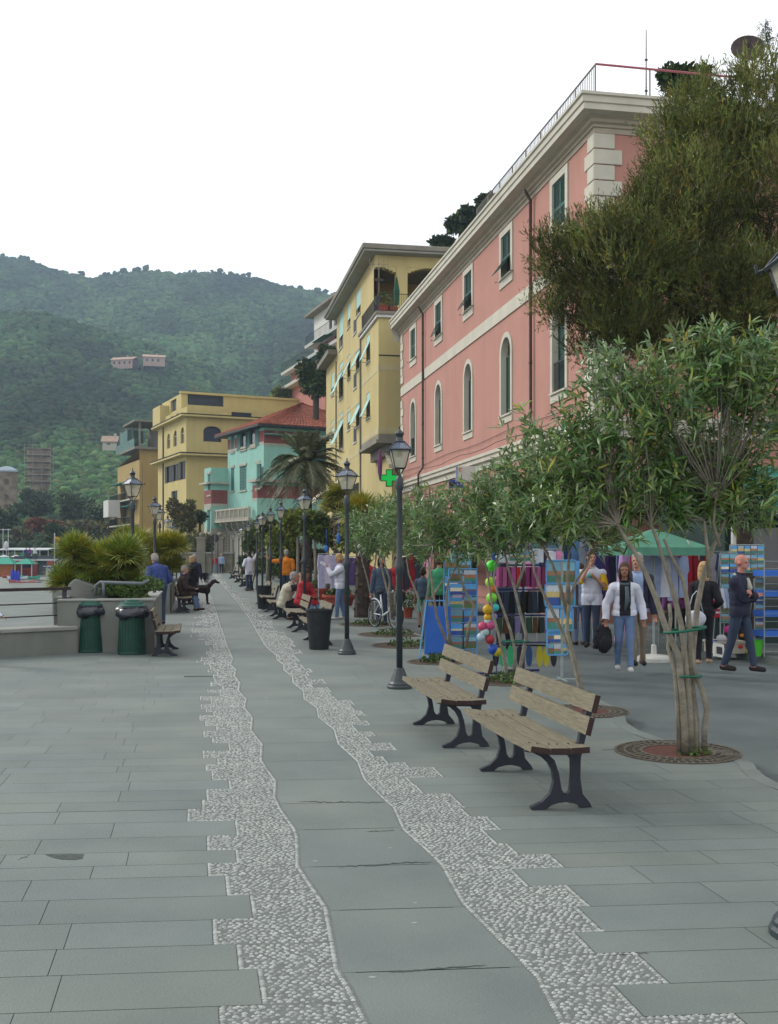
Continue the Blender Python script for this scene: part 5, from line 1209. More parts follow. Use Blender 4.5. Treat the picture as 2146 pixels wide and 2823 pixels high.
def tie(pts, r, label): tag((lambda b: (b.tube(pts, r, 6), b.build('stem_tie', m_tie, smooth=True))[1])(MB()), label, 'tree tie')
def ringtie(px0, px1, py, Y, r, label, tilt=0): 
    c = D((px0+px1)/2, Y); z = ZP(py, Y); rx = (px1-px0)/2/F*Y; tie([(c.x+rx*math.cos(t), c.y+rx*.7*math.sin(t), z+tilt*math.cos(t)) for t in [2*pi*k/20 for k in range(21)]], r, label)
ringtie(1868, 1934, 1863, 9.37, .011, 'lower green hose tie around the nearest oleander stems'); ringtie(1832, 1945, 1736, 9.37, .013, 'upper green hose tie around the nearest oleander stems', .025)
# --- oleander 2
def oleander(base, stems, blobs, Y, ntw, label, nl=12, leaf=.17, lw=.013, r=(.03, .012)):
    bx_, by_ = base; t = empty('oleander_tree', G(bx_, by_), 0, label, 'tree', 'oleander trees along the kerb'); ss = []
    for pts in stems:
        Q = loc_from_px(pts, bx_, by_, Y); dy = R.uniform(-.25, .25); ss.append(([(x, dy*min(1, z), z) for x, _, z in Q], r[0]*R.uniform(.8, 1.15), r[1]))
    twigtree(t, ss, bl(blobs, bx_, by_, Y), ntw, nl, leaf, lw, m_ole, m_bark, .28); return t
Zb = lambda pts: zq(pts, 1050, 1450)
oleander((1615, 1965), [Zb([(1585,1440),(1540,1240),(1490,1000),(1420,830),(1330,640),(1250,480),(1200,350),(1190,200)]), Zb([(1585,1440),(1545,1240),(1490,1000),(1440,800),(1460,600),(1510,430),(1600,300),(1640,150)]), Zb([(1460,700),(1400,480),(1340,300),(1260,150)]), Zb([(1455,600),(1450,400),(1460,200)])],
 [(1450,1280,90,90),(1560,1310,110,80),(1500,1400,130,80),(1620,1440,110,60),(1430,1440,60,50),(1700,1480,60,40)], 11.86, 330, 'oleander tree leaning left beside the postcard stand on a pole')
grate(G(1612, 1962), .5, 'round tree grate behind the front bench backrest')
oleander((1418, 1878), [Zb([(990,1190),(960,1060),(920,850),(880,700),(850,480),(830,330),(760,200)]), Zb([(1030,1190),(1040,980),(1000,800),(930,600),(870,420),(910,200)]), Zb([(1060,1180),(1100,1000),(1130,850),(1080,650),(1040,480),(990,330),(960,180)]), Zb([(1040,480),(1090,330),(1110,150)])],
 [(1400,1400,90,70),(1330,1450,70,60),(1460,1440,70,60),(1370,1340,70,60),(1310,1400,60,70),(1350,1510,60,35),(1440,1500,60,40)], 14.9, 270, 'three stemmed oleander tree in front of the clothes and flip flop rack')
grate(G(1405, 1880), .55, 'weedy tree pit at the foot of the three stemmed oleander', 1)
ringtie(1385, 1458, 1768, 14.9, .013, 'green hose tie around the three stemmed oleander')
oleander((1243, 1822), [Zb([(540,920),(500,870),(430,700),(400,500),(380,330),(400,150)]), Zb([(545,930),(520,800),(500,620),(520,430),(590,300)]), Zb([(660,930),(680,780),(720,620),(650,500),(600,350),(590,200)]), Zb([(400,560),(450,480),(500,400)])],
 [(1190,1420,70,60),(1260,1400,80,80),(1345,1350,55,50),(1230,1480,80,50),(1310,1480,60,50),(1160,1500,50,40),(1250,1530,50,30)], 17.6, 300, 'oleander tree leaning over the blue folding board')
grate(G(1205, 1826), .5, 'weedy tree pit beside the blue folding board', 1)
oleander((1175, 1776), [Zb([(340,900),(330,700),(290,550),(220,380),(200,250)]), Zb([(340,900),(310,740),(250,600),(160,700)][:3]), Zb([(330,780),(345,600),(380,420),(370,250)])],
 [(1130,1440,60,60),(1180,1380,60,50),(1080,1470,50,60),(1150,1510,60,40),(1210,1460,50,50)], 20.9, 250, 'slender oleander tree just left of the blue folding board')
grate(G(1130, 1780), .75, 'weedy tree pit right of the bicycle', 1)
oleander((1078, 1748), [Zb([(100,700),(60,560),(70,420),(20,250),(0,100)]), Zb([(110,700),(110,540),(140,380),(90,250)]), Zb([(100,650),(50,500),(20,380),(-20,200)])],
 [(1060,1430,50,60),(1020,1470,50,50),(1100,1400,40,50),(1050,1500,60,40)], 23.5, 230, 'many stemmed oleander tree directly behind the white bicycle', leaf=.17)
grate(G(1085, 1750), .8, 'weedy tree pit under the white bicycle', 1)
oleander((1030, 1716), [zq([(1480,1020),(1470,850),(1440,700),(1400,560),(1380,450),(1350,300)], 500, 1350), zq([(1480,1020),(1470,700),(1500,560),(1520,400)], 500, 1350)],
 [(1010,1440,50,60),(1040,1480,50,50),(1060,1420,40,50),(985,1480,40,40)], 27.6, 220, 'thin pale stemmed oleander left of the white bicycle', leaf=.18)
grate(G(1022, 1722), .8, 'weedy tree pit left of the white bicycle', 1)
# --- feathery tamarisk over the road
Yt = 20.0; tx = 2060; tm = empty('tamarisk_tree', D(tx, Yt), 0, 'large feathery dark green evergreen spreading over the road in front of the pink building', 'tree')
tb_l = [(1700,760,190,140),(1560,730,90,90),(1500,700,45,50),(1590,860,100,70),(1700,900,130,80),(1850,680,200,150),(1900,540,170,130),(1980,400,180,110),(1830,395,66,60),(1885,335,80,60),(2080,330,140,110),(1990,820,180,130),(2110,560,150,170),(1950,270,70,50),(2060,230,60,50),(1660,650,110,70),(1620,950,50,40),(2120,760,100,130),(1500,870,50,30),(1960,200,25,30),(1760,570,60,40),(1850,930,150,80),(2010,960,150,90),(1720,940,90,60),(2110,900,80,90),(1840,470,70,50)]
sk = lambda L_: [((x-tx)/F*Yt, dy, (1525-y)/F*Yt+EYE) for x, y, dy in L_]
stm = [(sk([(2060,1786,0),(2050,1400,0),(2010,1100,.1),(1930,900,0),(1800,780,-.3),(1640,760,-.4),(1520,730,-.3)]), .19, .025), (sk([(2010,1100,.1),(2000,800,.2),(1960,600,0),(1930,420,-.1),(1880,330,0)]), .12, .02), (sk([(2000,800,.2),(2080,560,.3),(2090,350,.2),(2050,200,.1)]), .09, .015), (sk([(1930,900,0),(1820,900,.2),(1700,920,.2),(1610,900,0)]), .07, .015)]
def feather(root, stems, blobs, nsh, nn, shl, nl_, nw, mleaf, mbark, upb=.9):
    mb = MB()
    for pts, r0, r1 in stems: n = len(pts); mb.tube([Vector(p) for p in pts], [r0+(r1-r0)*i/(n-1) for i in range(n)], 9)
    tr = mb.build('trunk', mbark, root, smooth=True)
    tips, dd, rad = inball(nsh, blobs); out = unit(dd*.6+rng.normal(size=tips.shape)*.35+np.array([0, 0, upb])); 
    mb = MB(); nodes = np.array([p for pts, _, _ in stems for p in pts[1:]])
    for i in range(0, nsh, 60):
        p = tips[i]; j = np.argmin(((nodes-p)**2).sum(1)); a = Vector(nodes[j]); b = Vector(p); mb.tube([a, a.lerp(b, .5)+Vector((0, 0, -.08)), b], [.02, .012, .005], 4, cap=False)
    mb.build('branch', mbark, tr)
    L0 = rng.uniform(.5, 1.2, (nsh, 1))*shl; T = np.linspace(.0, 1, nn)[None, :]*L0; bend = rng.normal(size=(nsh, 1, 3))*.08
    base = tips[:, None, :]+out[:, None, :]*T[:, :, None]+bend*(T**2)[:, :, None]*6
    dirs = unit((out[:, None, :]*1.3+rng.normal(size=(nsh, nn, 3))*.55).reshape(-1, 3)); P = base.reshape(-1, 3); n = len(P)
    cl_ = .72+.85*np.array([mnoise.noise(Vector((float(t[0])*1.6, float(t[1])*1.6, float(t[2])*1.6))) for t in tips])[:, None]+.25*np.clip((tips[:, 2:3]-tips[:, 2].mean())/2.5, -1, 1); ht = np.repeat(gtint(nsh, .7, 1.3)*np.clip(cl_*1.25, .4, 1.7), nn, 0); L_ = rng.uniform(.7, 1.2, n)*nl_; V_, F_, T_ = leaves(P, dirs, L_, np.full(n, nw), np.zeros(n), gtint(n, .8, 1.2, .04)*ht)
    return np_mesh('crown', V_, F_, mleaf, tint=T_, parent=root)
bm_ = [((((x-tx)/F*Yt), R.uniform(-.7, .7), (1525-y)/F*Yt+EYE), (.9*rx/F*Yt, 1.1*rx/F*Yt, .88*ry/F*Yt)) for x, y, rx, ry in tb_l]
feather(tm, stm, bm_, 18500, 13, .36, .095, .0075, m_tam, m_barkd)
# --- sparse pine top right and trees above the roofs
Ys = 34.0; sp = empty('sparse_pine', D(2120, Ys, 13.3), 0, 'small sparse pine with bare stem above the satellite dish, top right', 'tree')
k_ = lambda L_: [((x-2120)/F*Ys, dy, (1525-y)/F*Ys+EYE-13.3) for x, y, dy in L_]
twigtree(sp, [(k_([(2135,400,0),(2142,250,0),(2128,160,0),(2115,110,0),(2110,70,0)]), .05, .012), (k_([(2142,250,0),(2146,190,0),(2160,140,0)]), .03, .01)],
 [((((x-2120)/F*Ys), 0, (1525-y)/F*Ys+EYE-13.3), (r/F*Ys, r/F*Ys, r*.6/F*Ys)) for x, y, r in ((2112,75,24),(2105,105,30),(2130,120,28),(2150,100,25),(2120,60,10),(2145,150,18))], 110, 12, .12, .008, m_leafd, m_barkd, .2)
def tree(name, label, px, py, rx, ry, Y, m, leaf, n, base=None, trunk=.12, group=None, mb_=None, lobes=7, zb=0.0, flat=.75, seed=1, cat='tree'):
    """broad crown made of leaf clumps around a branching trunk"""
    rnd = random.Random(int(px*7+py)); b_ = D(px if base is None else base, Y, zb); r = empty(name, b_, 0, label, cat, group); cx_ = (px-(base or px))/F*Y; cz = ZP(py, Y)-zb; RX, RZ = rx/F*Y, ry/F*Y
    blobs = [((cx_, 0, cz), (RX*.6, RX*.6, RZ*.6))]
    for k in range(lobes):
        a = rnd.uniform(0, 2*pi); e_ = rnd.uniform(-.5, .8); q_ = rnd.uniform(.3, .5); blobs.append(((cx_+RX*.62*math.cos(a), RX*.62*math.sin(a), cz+RZ*.6*e_), (RX*q_, RX*q_, RZ*q_)))
    mb = MB(); top = Vector((cx_, 0, cz)); pts = [Vector((0, 0, 0)), Vector((cx_*.2+rnd.uniform(-.1, .1)*RX, 0, (cz-RZ)*.5)), Vector((cx_*.6, 0, max(.2, cz-RZ*.6))), top]
    mb.tube(pts, [trunk, trunk*.75, trunk*.6, trunk*.2], 8)
    for (c, q_) in blobs[1:]: mb.tube([pts[2], pts[2].lerp(Vector(c), .5)+Vector((0, 0, -.1*RZ)), Vector(c)], [trunk*.45, trunk*.3, trunk*.1], 5)
    mb.build('trunk', mb_ or m_barkd, r, smooth=True)
    tips, dd, rad = inball(n, blobs); dirs = unit(dd+rng.normal(size=dd.shape)*.8+np.array([0, 0, .2])); L_ = rng.uniform(.5, 1.3, n)*leaf
    cl = np.repeat(gtint(n//12+1, .65, 1.3), 12, 0)[:n]; order = np.lexsort((tips[:, 0].round(0), tips[:, 2].round(0))); ct = np.empty_like(cl); ct[order] = cl
    V_, F_, T_ = leaves(tips, dirs, L_, L_*.24, L_*.1, gtint(n, .75, 1.25, .03)*ct); np_mesh('crown', V_, F_, m, tint=T_, parent=r); return r
tree('roof_tree', 'dense dark tree rising above the pink building\'s roof railing', 1890, 215, 70, 48, 33, m_leafd, .2, 2600, zb=13.3, base=1880)
mb = MB(); p = D(1716, 28.5, 13.4); 
for k in range(7): mb.tube([(.05*k-.1, 0, 0), (.05*k-.02, 0, .15+.05*k), (.06*k+.02, 0, .3+.09*k)], [.05, .045, .01], 5)
tag(mb.build('spiky_plant', m_leafd, loc=p), 'small twisted spiky plant silhouetted behind the roof railing', 'plant')
m_grn = leafmat('broad_leaf', C(84, 104, 50), C(104, 118, 72), .6, .3); m_gry = leafmat('greygreen_leaf', C(104, 104, 72), C(120, 118, 88), .7, .2); m_dk = leafmat('evergreen_leaf', C(68, 88, 48), C(66, 82, 54), .7, .2); m_yg = leafmat('yellow_green_leaf', C(120, 134, 54), C(130, 140, 80), .6, .3); m_red = leafmat('russet_leaf', C(132, 84, 66), C(128, 92, 72), .8, .1)
# hillside right behind the buildings and its trees
hs2 = []; 
def h2(s, t):
    t0 = 19-(max(0, s-100))*.22; q_ = max(0, min(1, (t-t0)/26)); q_ = q_*q_*(3-2*q_); return -.3+34*q_*min(1, max(0, (s-45)/25))
ns, ntt = 40, 24
for i in range(ns):
    for j in range(ntt): s_ = 40+i*5.5; t_ = 12+j*3.5-(max(0, s_-100))*.15; hs2.append(tuple(W(s_, t_, h2(s_, t_)-.2)))
f_2 = [(i*ntt+j, (i+1)*ntt+j, (i+1)*ntt+j+1, i*ntt+j+1) for i in range(ns-1) for j in range(ntt-1)]
tag(np_mesh('hillside', np.array(hs2), np.array(f_2), m_hill, smooth=True), kind='structure')
for (px, py, rx, ry, Y, lb) in ((1270, 612, 36, 36, 92, 'dark evergreen showing over the middle of the pink roofline'), (1340, 560, 20, 24, 88, 'small dark tree top peeping over the upper pink roofline'), (1225, 672, 36, 14, 96, 'low dark scrub above the junction of the yellow and pink roofs'), (1300, 590, 22, 26, 90, 'slim dark tree top right of the evergreen over the pink roofline')): tree('hill_tree', lb, px, py, rx, ry, Y, m_dk, .5, 1500, zb=ZP(py+ry+14, Y), trunk=.2, group='trees on the slope above the roofs')
tree('hill_tree', 'large dark evergreen between the yellow block and the pink terraced house', 872, 1048, 48, 80, 104, m_dk, .45, 3800, trunk=.5, zb=0, group='trees on the slope above the roofs'); tree('hill_tree', 'dark conical evergreen just under the yellow block eaves', 905, 985, 26, 46, 108, m_dk, .45, 1800, trunk=.4, group='trees on the slope above the roofs')
tree('hill_tree', 'small olive green tree left of the pink terraced house', 775, 1086, 24, 22, 140, m_grn, .5, 900, trunk=.3, zb=ZP(1120, 140), group='trees on the slope above the roofs')
# --- street trees beyond
tree('street_tree', 'grey green feathery tree in front of the sand yellow villa', 500, 1430, 40, 66, 101, m_gry, .35, 4200, trunk=.15, base=505)
tree('street_tree', 'rounded grey green tree left of the turquoise house', 545, 1510, 44, 46, 100, m_gry, .35, 4200, trunk=.15, base=550)
tree('street_tree', 'dark rounded shrub at the corner between yellow villa and turquoise house', 552, 1425, 24, 26, 104, m_dk, .3, 1300, trunk=.2)
for (px, py, rx, ry, Y, mm, lb) in ((700,1490,34,50,80,m_grn,'green street tree farthest along the right row of lamps'),(738,1470,36,52,66,m_grn,'green street tree behind the sixth lamp, left of the slim trunks'),(775,1490,40,60,56,m_yg,'pale green street tree behind the orange shirt man'),(822,1440,40,44,44,m_yg,'light yellow green tree with slim pale trunk, left of the fan palm'),(868,1450,34,40,41,m_grn,'green tree with slim pale trunk standing in the terracotta planter'),(905,1470,44,50,52,m_grn,'green leafy tree right of the slim trunks'),(985,1480,50,50,38,m_yg,'bright green tree behind the woman in white sweater'),(800,1540,40,40,60,m_dk,'dark shrub behind the orange shirt man'),(850,1545,50,30,62,m_dk,'dark hedge shrub behind the terracotta planters'),(700,1560,40,30,84,m_dk,'dark hedge shrub behind the far benches'),(755,1560,36,34,72,m_grn,'green hedge shrub behind the middle benches')):
    tree('street_tree', lb, px, py, rx, ry, Y, mm, .12+Y*.0026, int(4200+50*rx), trunk=.05+Y*.0008, mb_=m_bark, lobes=9)
# --- palms
def frond(mb, o, az, el, L_, m=20, llen=.35, droop=1.0, lw=.018, rnd=R, rach=.02, tintc=None):
    """pinnate frond starting at o"""
    o = Vector(o); d_ = Vector((math.cos(az)*math.cos(el), math.sin(az)*math.cos(el), math.sin(el))); side = Vector((-math.sin(az), math.cos(az), 0)); pts = []
    for i in range(m+1): t = i/m; pts.append(o+d_*L_*t+Vector((0, 0, -droop*L_*.55*t*t)))
    mb.mi = 0; mb.cc = tintc or (1.1, 1.0, .8); mb.tube(pts, [rach*(1-.8*i/m) for i in range(m+1)], 4, cap=False)
    for i in range(2, m+1):
        t = i/m; a = pts[i]; tan = (pts[i]-pts[i-1]).normalized(); l_ = llen*(math.sin(pi*min(1, t*.9+.08))**.6)*rnd.uniform(.85, 1.1)
        for s_ in (-1, 1):
            q_ = (side*s_*.8+tan*.75+Vector((0, 0, rnd.uniform(-.35, .15)))).normalized(); g_ = rnd.uniform(.7, 1.25); mb.cc = (g_*rnd.uniform(.9, 1.2), g_, g_*.9); w_ = tan*lw; tip = a+q_*l_+Vector((0, 0, -l_*.2)); mm_ = a+q_*l_*.5
            mb.add([a-w_*.5, a+w_*.5, mm_+w_, tip, mm_-w_], [(0, 1, 2, 3, 4)])
Yd = 52; dp = empty('date_palm', D(845, Yd), 0, 'big dark date palm with drooping feathery fronds before the turquoise house', 'palm tree'); zc = ZP(1275, Yd)
mb = MB(); mb.tube([(0, 0, 0), (.05, 0, zc*.5), (0, 0, zc)], [.28, .24, .26], 12)
for k in range(60): a = k*2.4; z = .1+zc*k/60; mb.box((.25*math.cos(a), .25*math.sin(a), z), (.12, .16, .1), rot=Matrix.Rotation(a, 3, 'Z') @ Matrix.Rotation(-.6, 3, 'Y'))
mb.build('trunk', m_barkd, dp)
for k in range(92):
    mb = MB(); el_ = R.choice((-.5, -.2, .1, .3, .6, .9, 1.15, 1.35))+R.uniform(-.12, .12); frond(mb, (0, 0, zc), k*2.399, el_, R.uniform(2.2, 2.9)*(1 if el_ < 1 else .75), 26, .5, 1.0 if el_ < .9 else .35, .034, rach=.03); mb.build('frond', m_palm, dp)
def fan(mb, o, az, el, pet, r, n=16, w_=.014, arc=2.5, rnd=R, tintc=(1, 1, 1), droopy=.1):
    """palmate leaf on a petiole"""
    o = Vector(o); d_ = Vector((math.cos(az)*math.cos(el), math.sin(az)*math.cos(el), math.sin(el))); c = o+d_*pet; side = d_.cross(Vector((0, 0, 1))); side = side.normalized() if side.length > .05 else Vector((1, 0, 0)); nn = side.cross(d_).normalized(); tw = rnd.uniform(-.6, .6); s2 = side*math.cos(tw)+nn*math.sin(tw)
    nz_ = s2.cross(d_).normalized(); mb.cc = (.9, .9, .6); mb.tube([o, c], [.008, .006], 3, cap=False)
    for k in range(n):
        a = (k/(n-1)-.5)*arc; q_ = (d_*math.cos(a)+s2*math.sin(a)).normalized(); l_ = r*(.72+.28*math.cos(a))*rnd.uniform(.85, 1.1); g_ = rnd.uniform(.75, 1.25); mb.cc = (tintc[0]*g_, tintc[1]*g_, tintc[2]*g_)
        wv = q_.cross(nz_).normalized()*w_; tip = c+q_*l_+Vector((0, 0, -droopy*l_))+nz_*rnd.uniform(-.03, .08); mm_ = c+q_*l_*.55+nz_*.01
        mb.add([c, mm_-wv, tip, mm_+wv], [(0, 1, 2, 3)])
def fanpalm(name, label, centres, Y, zb, r, n, leafr, trunk=None, tints=((1, 1, 1),), w_=.014, px0=None, cat='palm', ky=1.0, low=-.25):
    px0 = px0 or centres[0][0]; e_ = empty(name, D(px0, Y, zb), 0, label, cat); mbs = MB(); mb = MB()
    for (px, py, rr) in centres:
        c = Vector(((px-px0)/F*Y, R.uniform(-.3, .3)*ky, ZP(py, Y)-zb)); rr = rr/F*Y; root = Vector((c.x*.6, 0, 0)) if not trunk else Vector((0, 0, c.z-rr*.3)); core = c-Vector((0, 0, rr*.55))
        if not trunk: mbs.tube([root, root.lerp(core, .6), core], [.07, .06, .05], 6)
        for k in range(n):
            az_ = R.uniform(0, 2*pi); el_ = R.uniform(low, 1.45); pet = max(.1, rr-leafr*.75)*R.uniform(.55, 1.05); fan(mb, core, az_, el_, pet, leafr*R.uniform(.8, 1.15), 15, w_, tintc=R.choice(tints))
    if trunk: mbs.tube([(0, 0, 0), (.03, 0, trunk[1]*.5), (0, 0, trunk[1])], [trunk[0]*1.15, trunk[0], trunk[0]*1.05], 10)
    if trunk:
        for k in range(50): a = k*2.4; z = trunk[1]*k/50; mbs.box((trunk[0]*math.cos(a), trunk[0]*math.sin(a), z), (.06, .12, .1), rot=Matrix.Rotation(a, 3, 'Z') @ Matrix.Rotation(-.5, 3, 'Y'))
    mbs.build('trunk', m_barkd, e_); mb.build('crown', m_fan, e_); return e_
YG = ((1, 1, 1), (.8, .95, .8), (1.35, 1.15, .6), (.6, .85, .7), (1.2, 1.1, .8), (1.6, 1.15, .45)); YY = ((1.5, 1.2, .6), (1.2, 1.15, .7), (1, 1, 1), (1.7, 1.2, .5))
fanpalm('fan_palm', 'big green clump of fan palms in the planter above the green bins', [(225,1540,82),(290,1520,90),(330,1560,80),(265,1590,60),(350,1500,70),(215,1500,50),(300,1600,60),(190,1585,45)], 20.6, .84, 1, 84, .46, tints=YG, w_=.013)
fanpalm('fan_palm', 'yellowish fan palm clump behind, at the right end of the planter', [(390,1480,66),(445,1490,62),(350,1465,50),(465,1540,50),(425,1560,50),(480,1490,35)], 33.5, .8, 1, 66, .62, tints=YY, w_=.017)
fanpalm('fan_palm', 'fan palm with orange tinged leaves behind the second lamp', [(1000,1385,70)], 29.5, 0, 1, 60, .62, trunk=(.2, ZP(1400, 29.5)), tints=((1.1, 1, .9), (1.8, 1.1, .5), (.8, .9, .9)), w_=.02, px0=998, cat='palm tree')
fanpalm('fan_palm', 'smaller fan palm with yellow fronds left of the second lamp', [(925,1375,48),(935,1350,36)], 46, 0, 1, 50, .75, trunk=(.2, ZP(1390, 46)), tints=((1.2, 1, .7), (1, 1, .9), (1.6, 1.1, .5)), w_=.03, px0=930, cat='palm tree')
# palm whose frond reaches in at the right edge
ep = empty('palm_tree', D(2420, 10.5, -.13), 0, 'yellow green palm frond reaching in from the right edge below the lantern', 'palm tree'); mb = MB(); mb.tube([(0, 0, 0), (0, 0, 3.9)], [.22, .2], 10); mb.build('trunk', m_barkd, ep)
for k, (az_, el_, L_) in enumerate(((pi+.05, .35, 1.45), (pi+.9, .2, 1.3), (pi-.6, .9, 1.3), (pi+.1, 1.0, 1.7), (0, .4, 1.5), (1.5, .5, 1.5), (-1.5, .5, 1.4), (pi-.05, .62, 1.4))): mb = MB(); frond(mb, (0, 0, 3.85), az_, el_, L_, 26, .42, .9, .014, rach=.022, tintc=(1.9, 1.3, .5)); mb.build('frond', m_fan, ep)
# planter bedding and low shrubs
mb = MB()
for (px, py, r_, n) in ((300,1625,55,500),(400,1612,45,420),(360,1640,40,300)): p = D(px, 19.9); leafball(mb, (p.x, p.y+.3, ZP(py, 19.9)), (r_/F*20, .5, .16), n, .08, lo=0)
tag(mb.build('flower_bed', m_leafm), 'low leafy bedding plants under the fan palms in the planter', 'bedding plants', kind='stuff')
# trees on the near slope at the left
for (px, py, rx, ry, Y, mm, lb) in ((85,1402,66,30,215,m_dk,'broad flat topped umbrella pine right of the stone tower'),(215,1400,60,50,225,m_dk,'large dark rounded tree above the russet shrub'),(130,1452,52,26,188,m_red,'reddish russet shrub on the slope above the beach'),(175,1478,44,34,178,m_dk,'dark evergreen right below the russet shrub'),(235,1462,60,34,182,m_gry,'pale olive shrub just left of the fan palms'),(60,1480,26,26,185,m_gry,'small olive bush above the beach awnings'),(20,1445,40,50,205,m_dk,'dark tree at the left edge below the stone tower'),(105,1375,44,34,250,m_dk,'dark bushy tree hiding the foot of the scaffolded tower'),(290,1420,50,46,215,m_dk,'dark rounded tree left of the balconied building'),(330,1455,40,30,170,m_gry,'dry grey green bush at the foot of the balconied building')):
    tree('slope_tree', lb, px, py, rx, ry, Y, mm, .75, 2600, zb=-1.5, trunk=.35, lobes=12)
# ------------------------------------------------------------------ people
m_skin = mat('skin', C(188, 140, 118), .6, .08, 20); m_skin2 = mat('tanned_skin', C(150, 106, 88), .6, .08, 20)
def cloth(n, c, v=.14, **k): return mat(n, c, .92, v, 6, .25, 60, **k)
m_eye = mat('eye_dark', C(30, 26, 26), .3, .1, 5); m_lip = mat('lips', C(140, 78, 74), .5, .1, 5)
def ik(a, b, l1, l2, hint):
    a, b, hint = Vector(a), Vector(b), Vector(hint); d = b-a; L_ = min(max(d.length, abs(l1-l2)+.01), (l1+l2)*.999); dn = d.normalized(); b = a+dn*L_
    x = (l1*l1-l2*l2+L_*L_)/(2*L_); h = math.sqrt(max(0, l1*l1-x*x)); hp = (hint-dn*hint.dot(dn)); hp = hp.normalized() if hp.length > 1e-4 else dn.orthogonal().normalized()
    return a+dn*x+hp*h, b
def capsule(mb, a, b, ra, rb, n=12):
    a, b = Vector(a), Vector(b); mb.tube([a, b], [ra, rb], n); mb.ball(a, ra, n, 8); mb.ball(b, rb, n, 8)
def remesh(mb, vox, smooth=2):
    me = bpy.data.meshes.new('tmp'); me.from_pydata(mb.v, [], mb.f); o = bpy.data.objects.new('tmp', me); COL.objects.link(o)
    md = o.modifiers.new('r', 'REMESH'); md.mode = 'VOXEL'; md.voxel_size = vox; ms = o.modifiers.new('s', 'SMOOTH'); ms.factor = .5; ms.iterations = smooth
    dg = bpy.context.evaluated_depsgraph_get(); ev = o.evaluated_get(dg); m2 = bpy.data.meshes.new_from_object(ev); bpy.data.objects.remove(o); bpy.data.meshes.remove(me); return m2
def segd(P, a, b, r):
    a, b = np.array(a), np.array(b); ab_ = b-a; t = np.clip(((P-a)@ab_)/max(1e-9, ab_@ab_), 0, 1); return np.linalg.norm(P-(a+t[:, None]*ab_), axis=1)-r
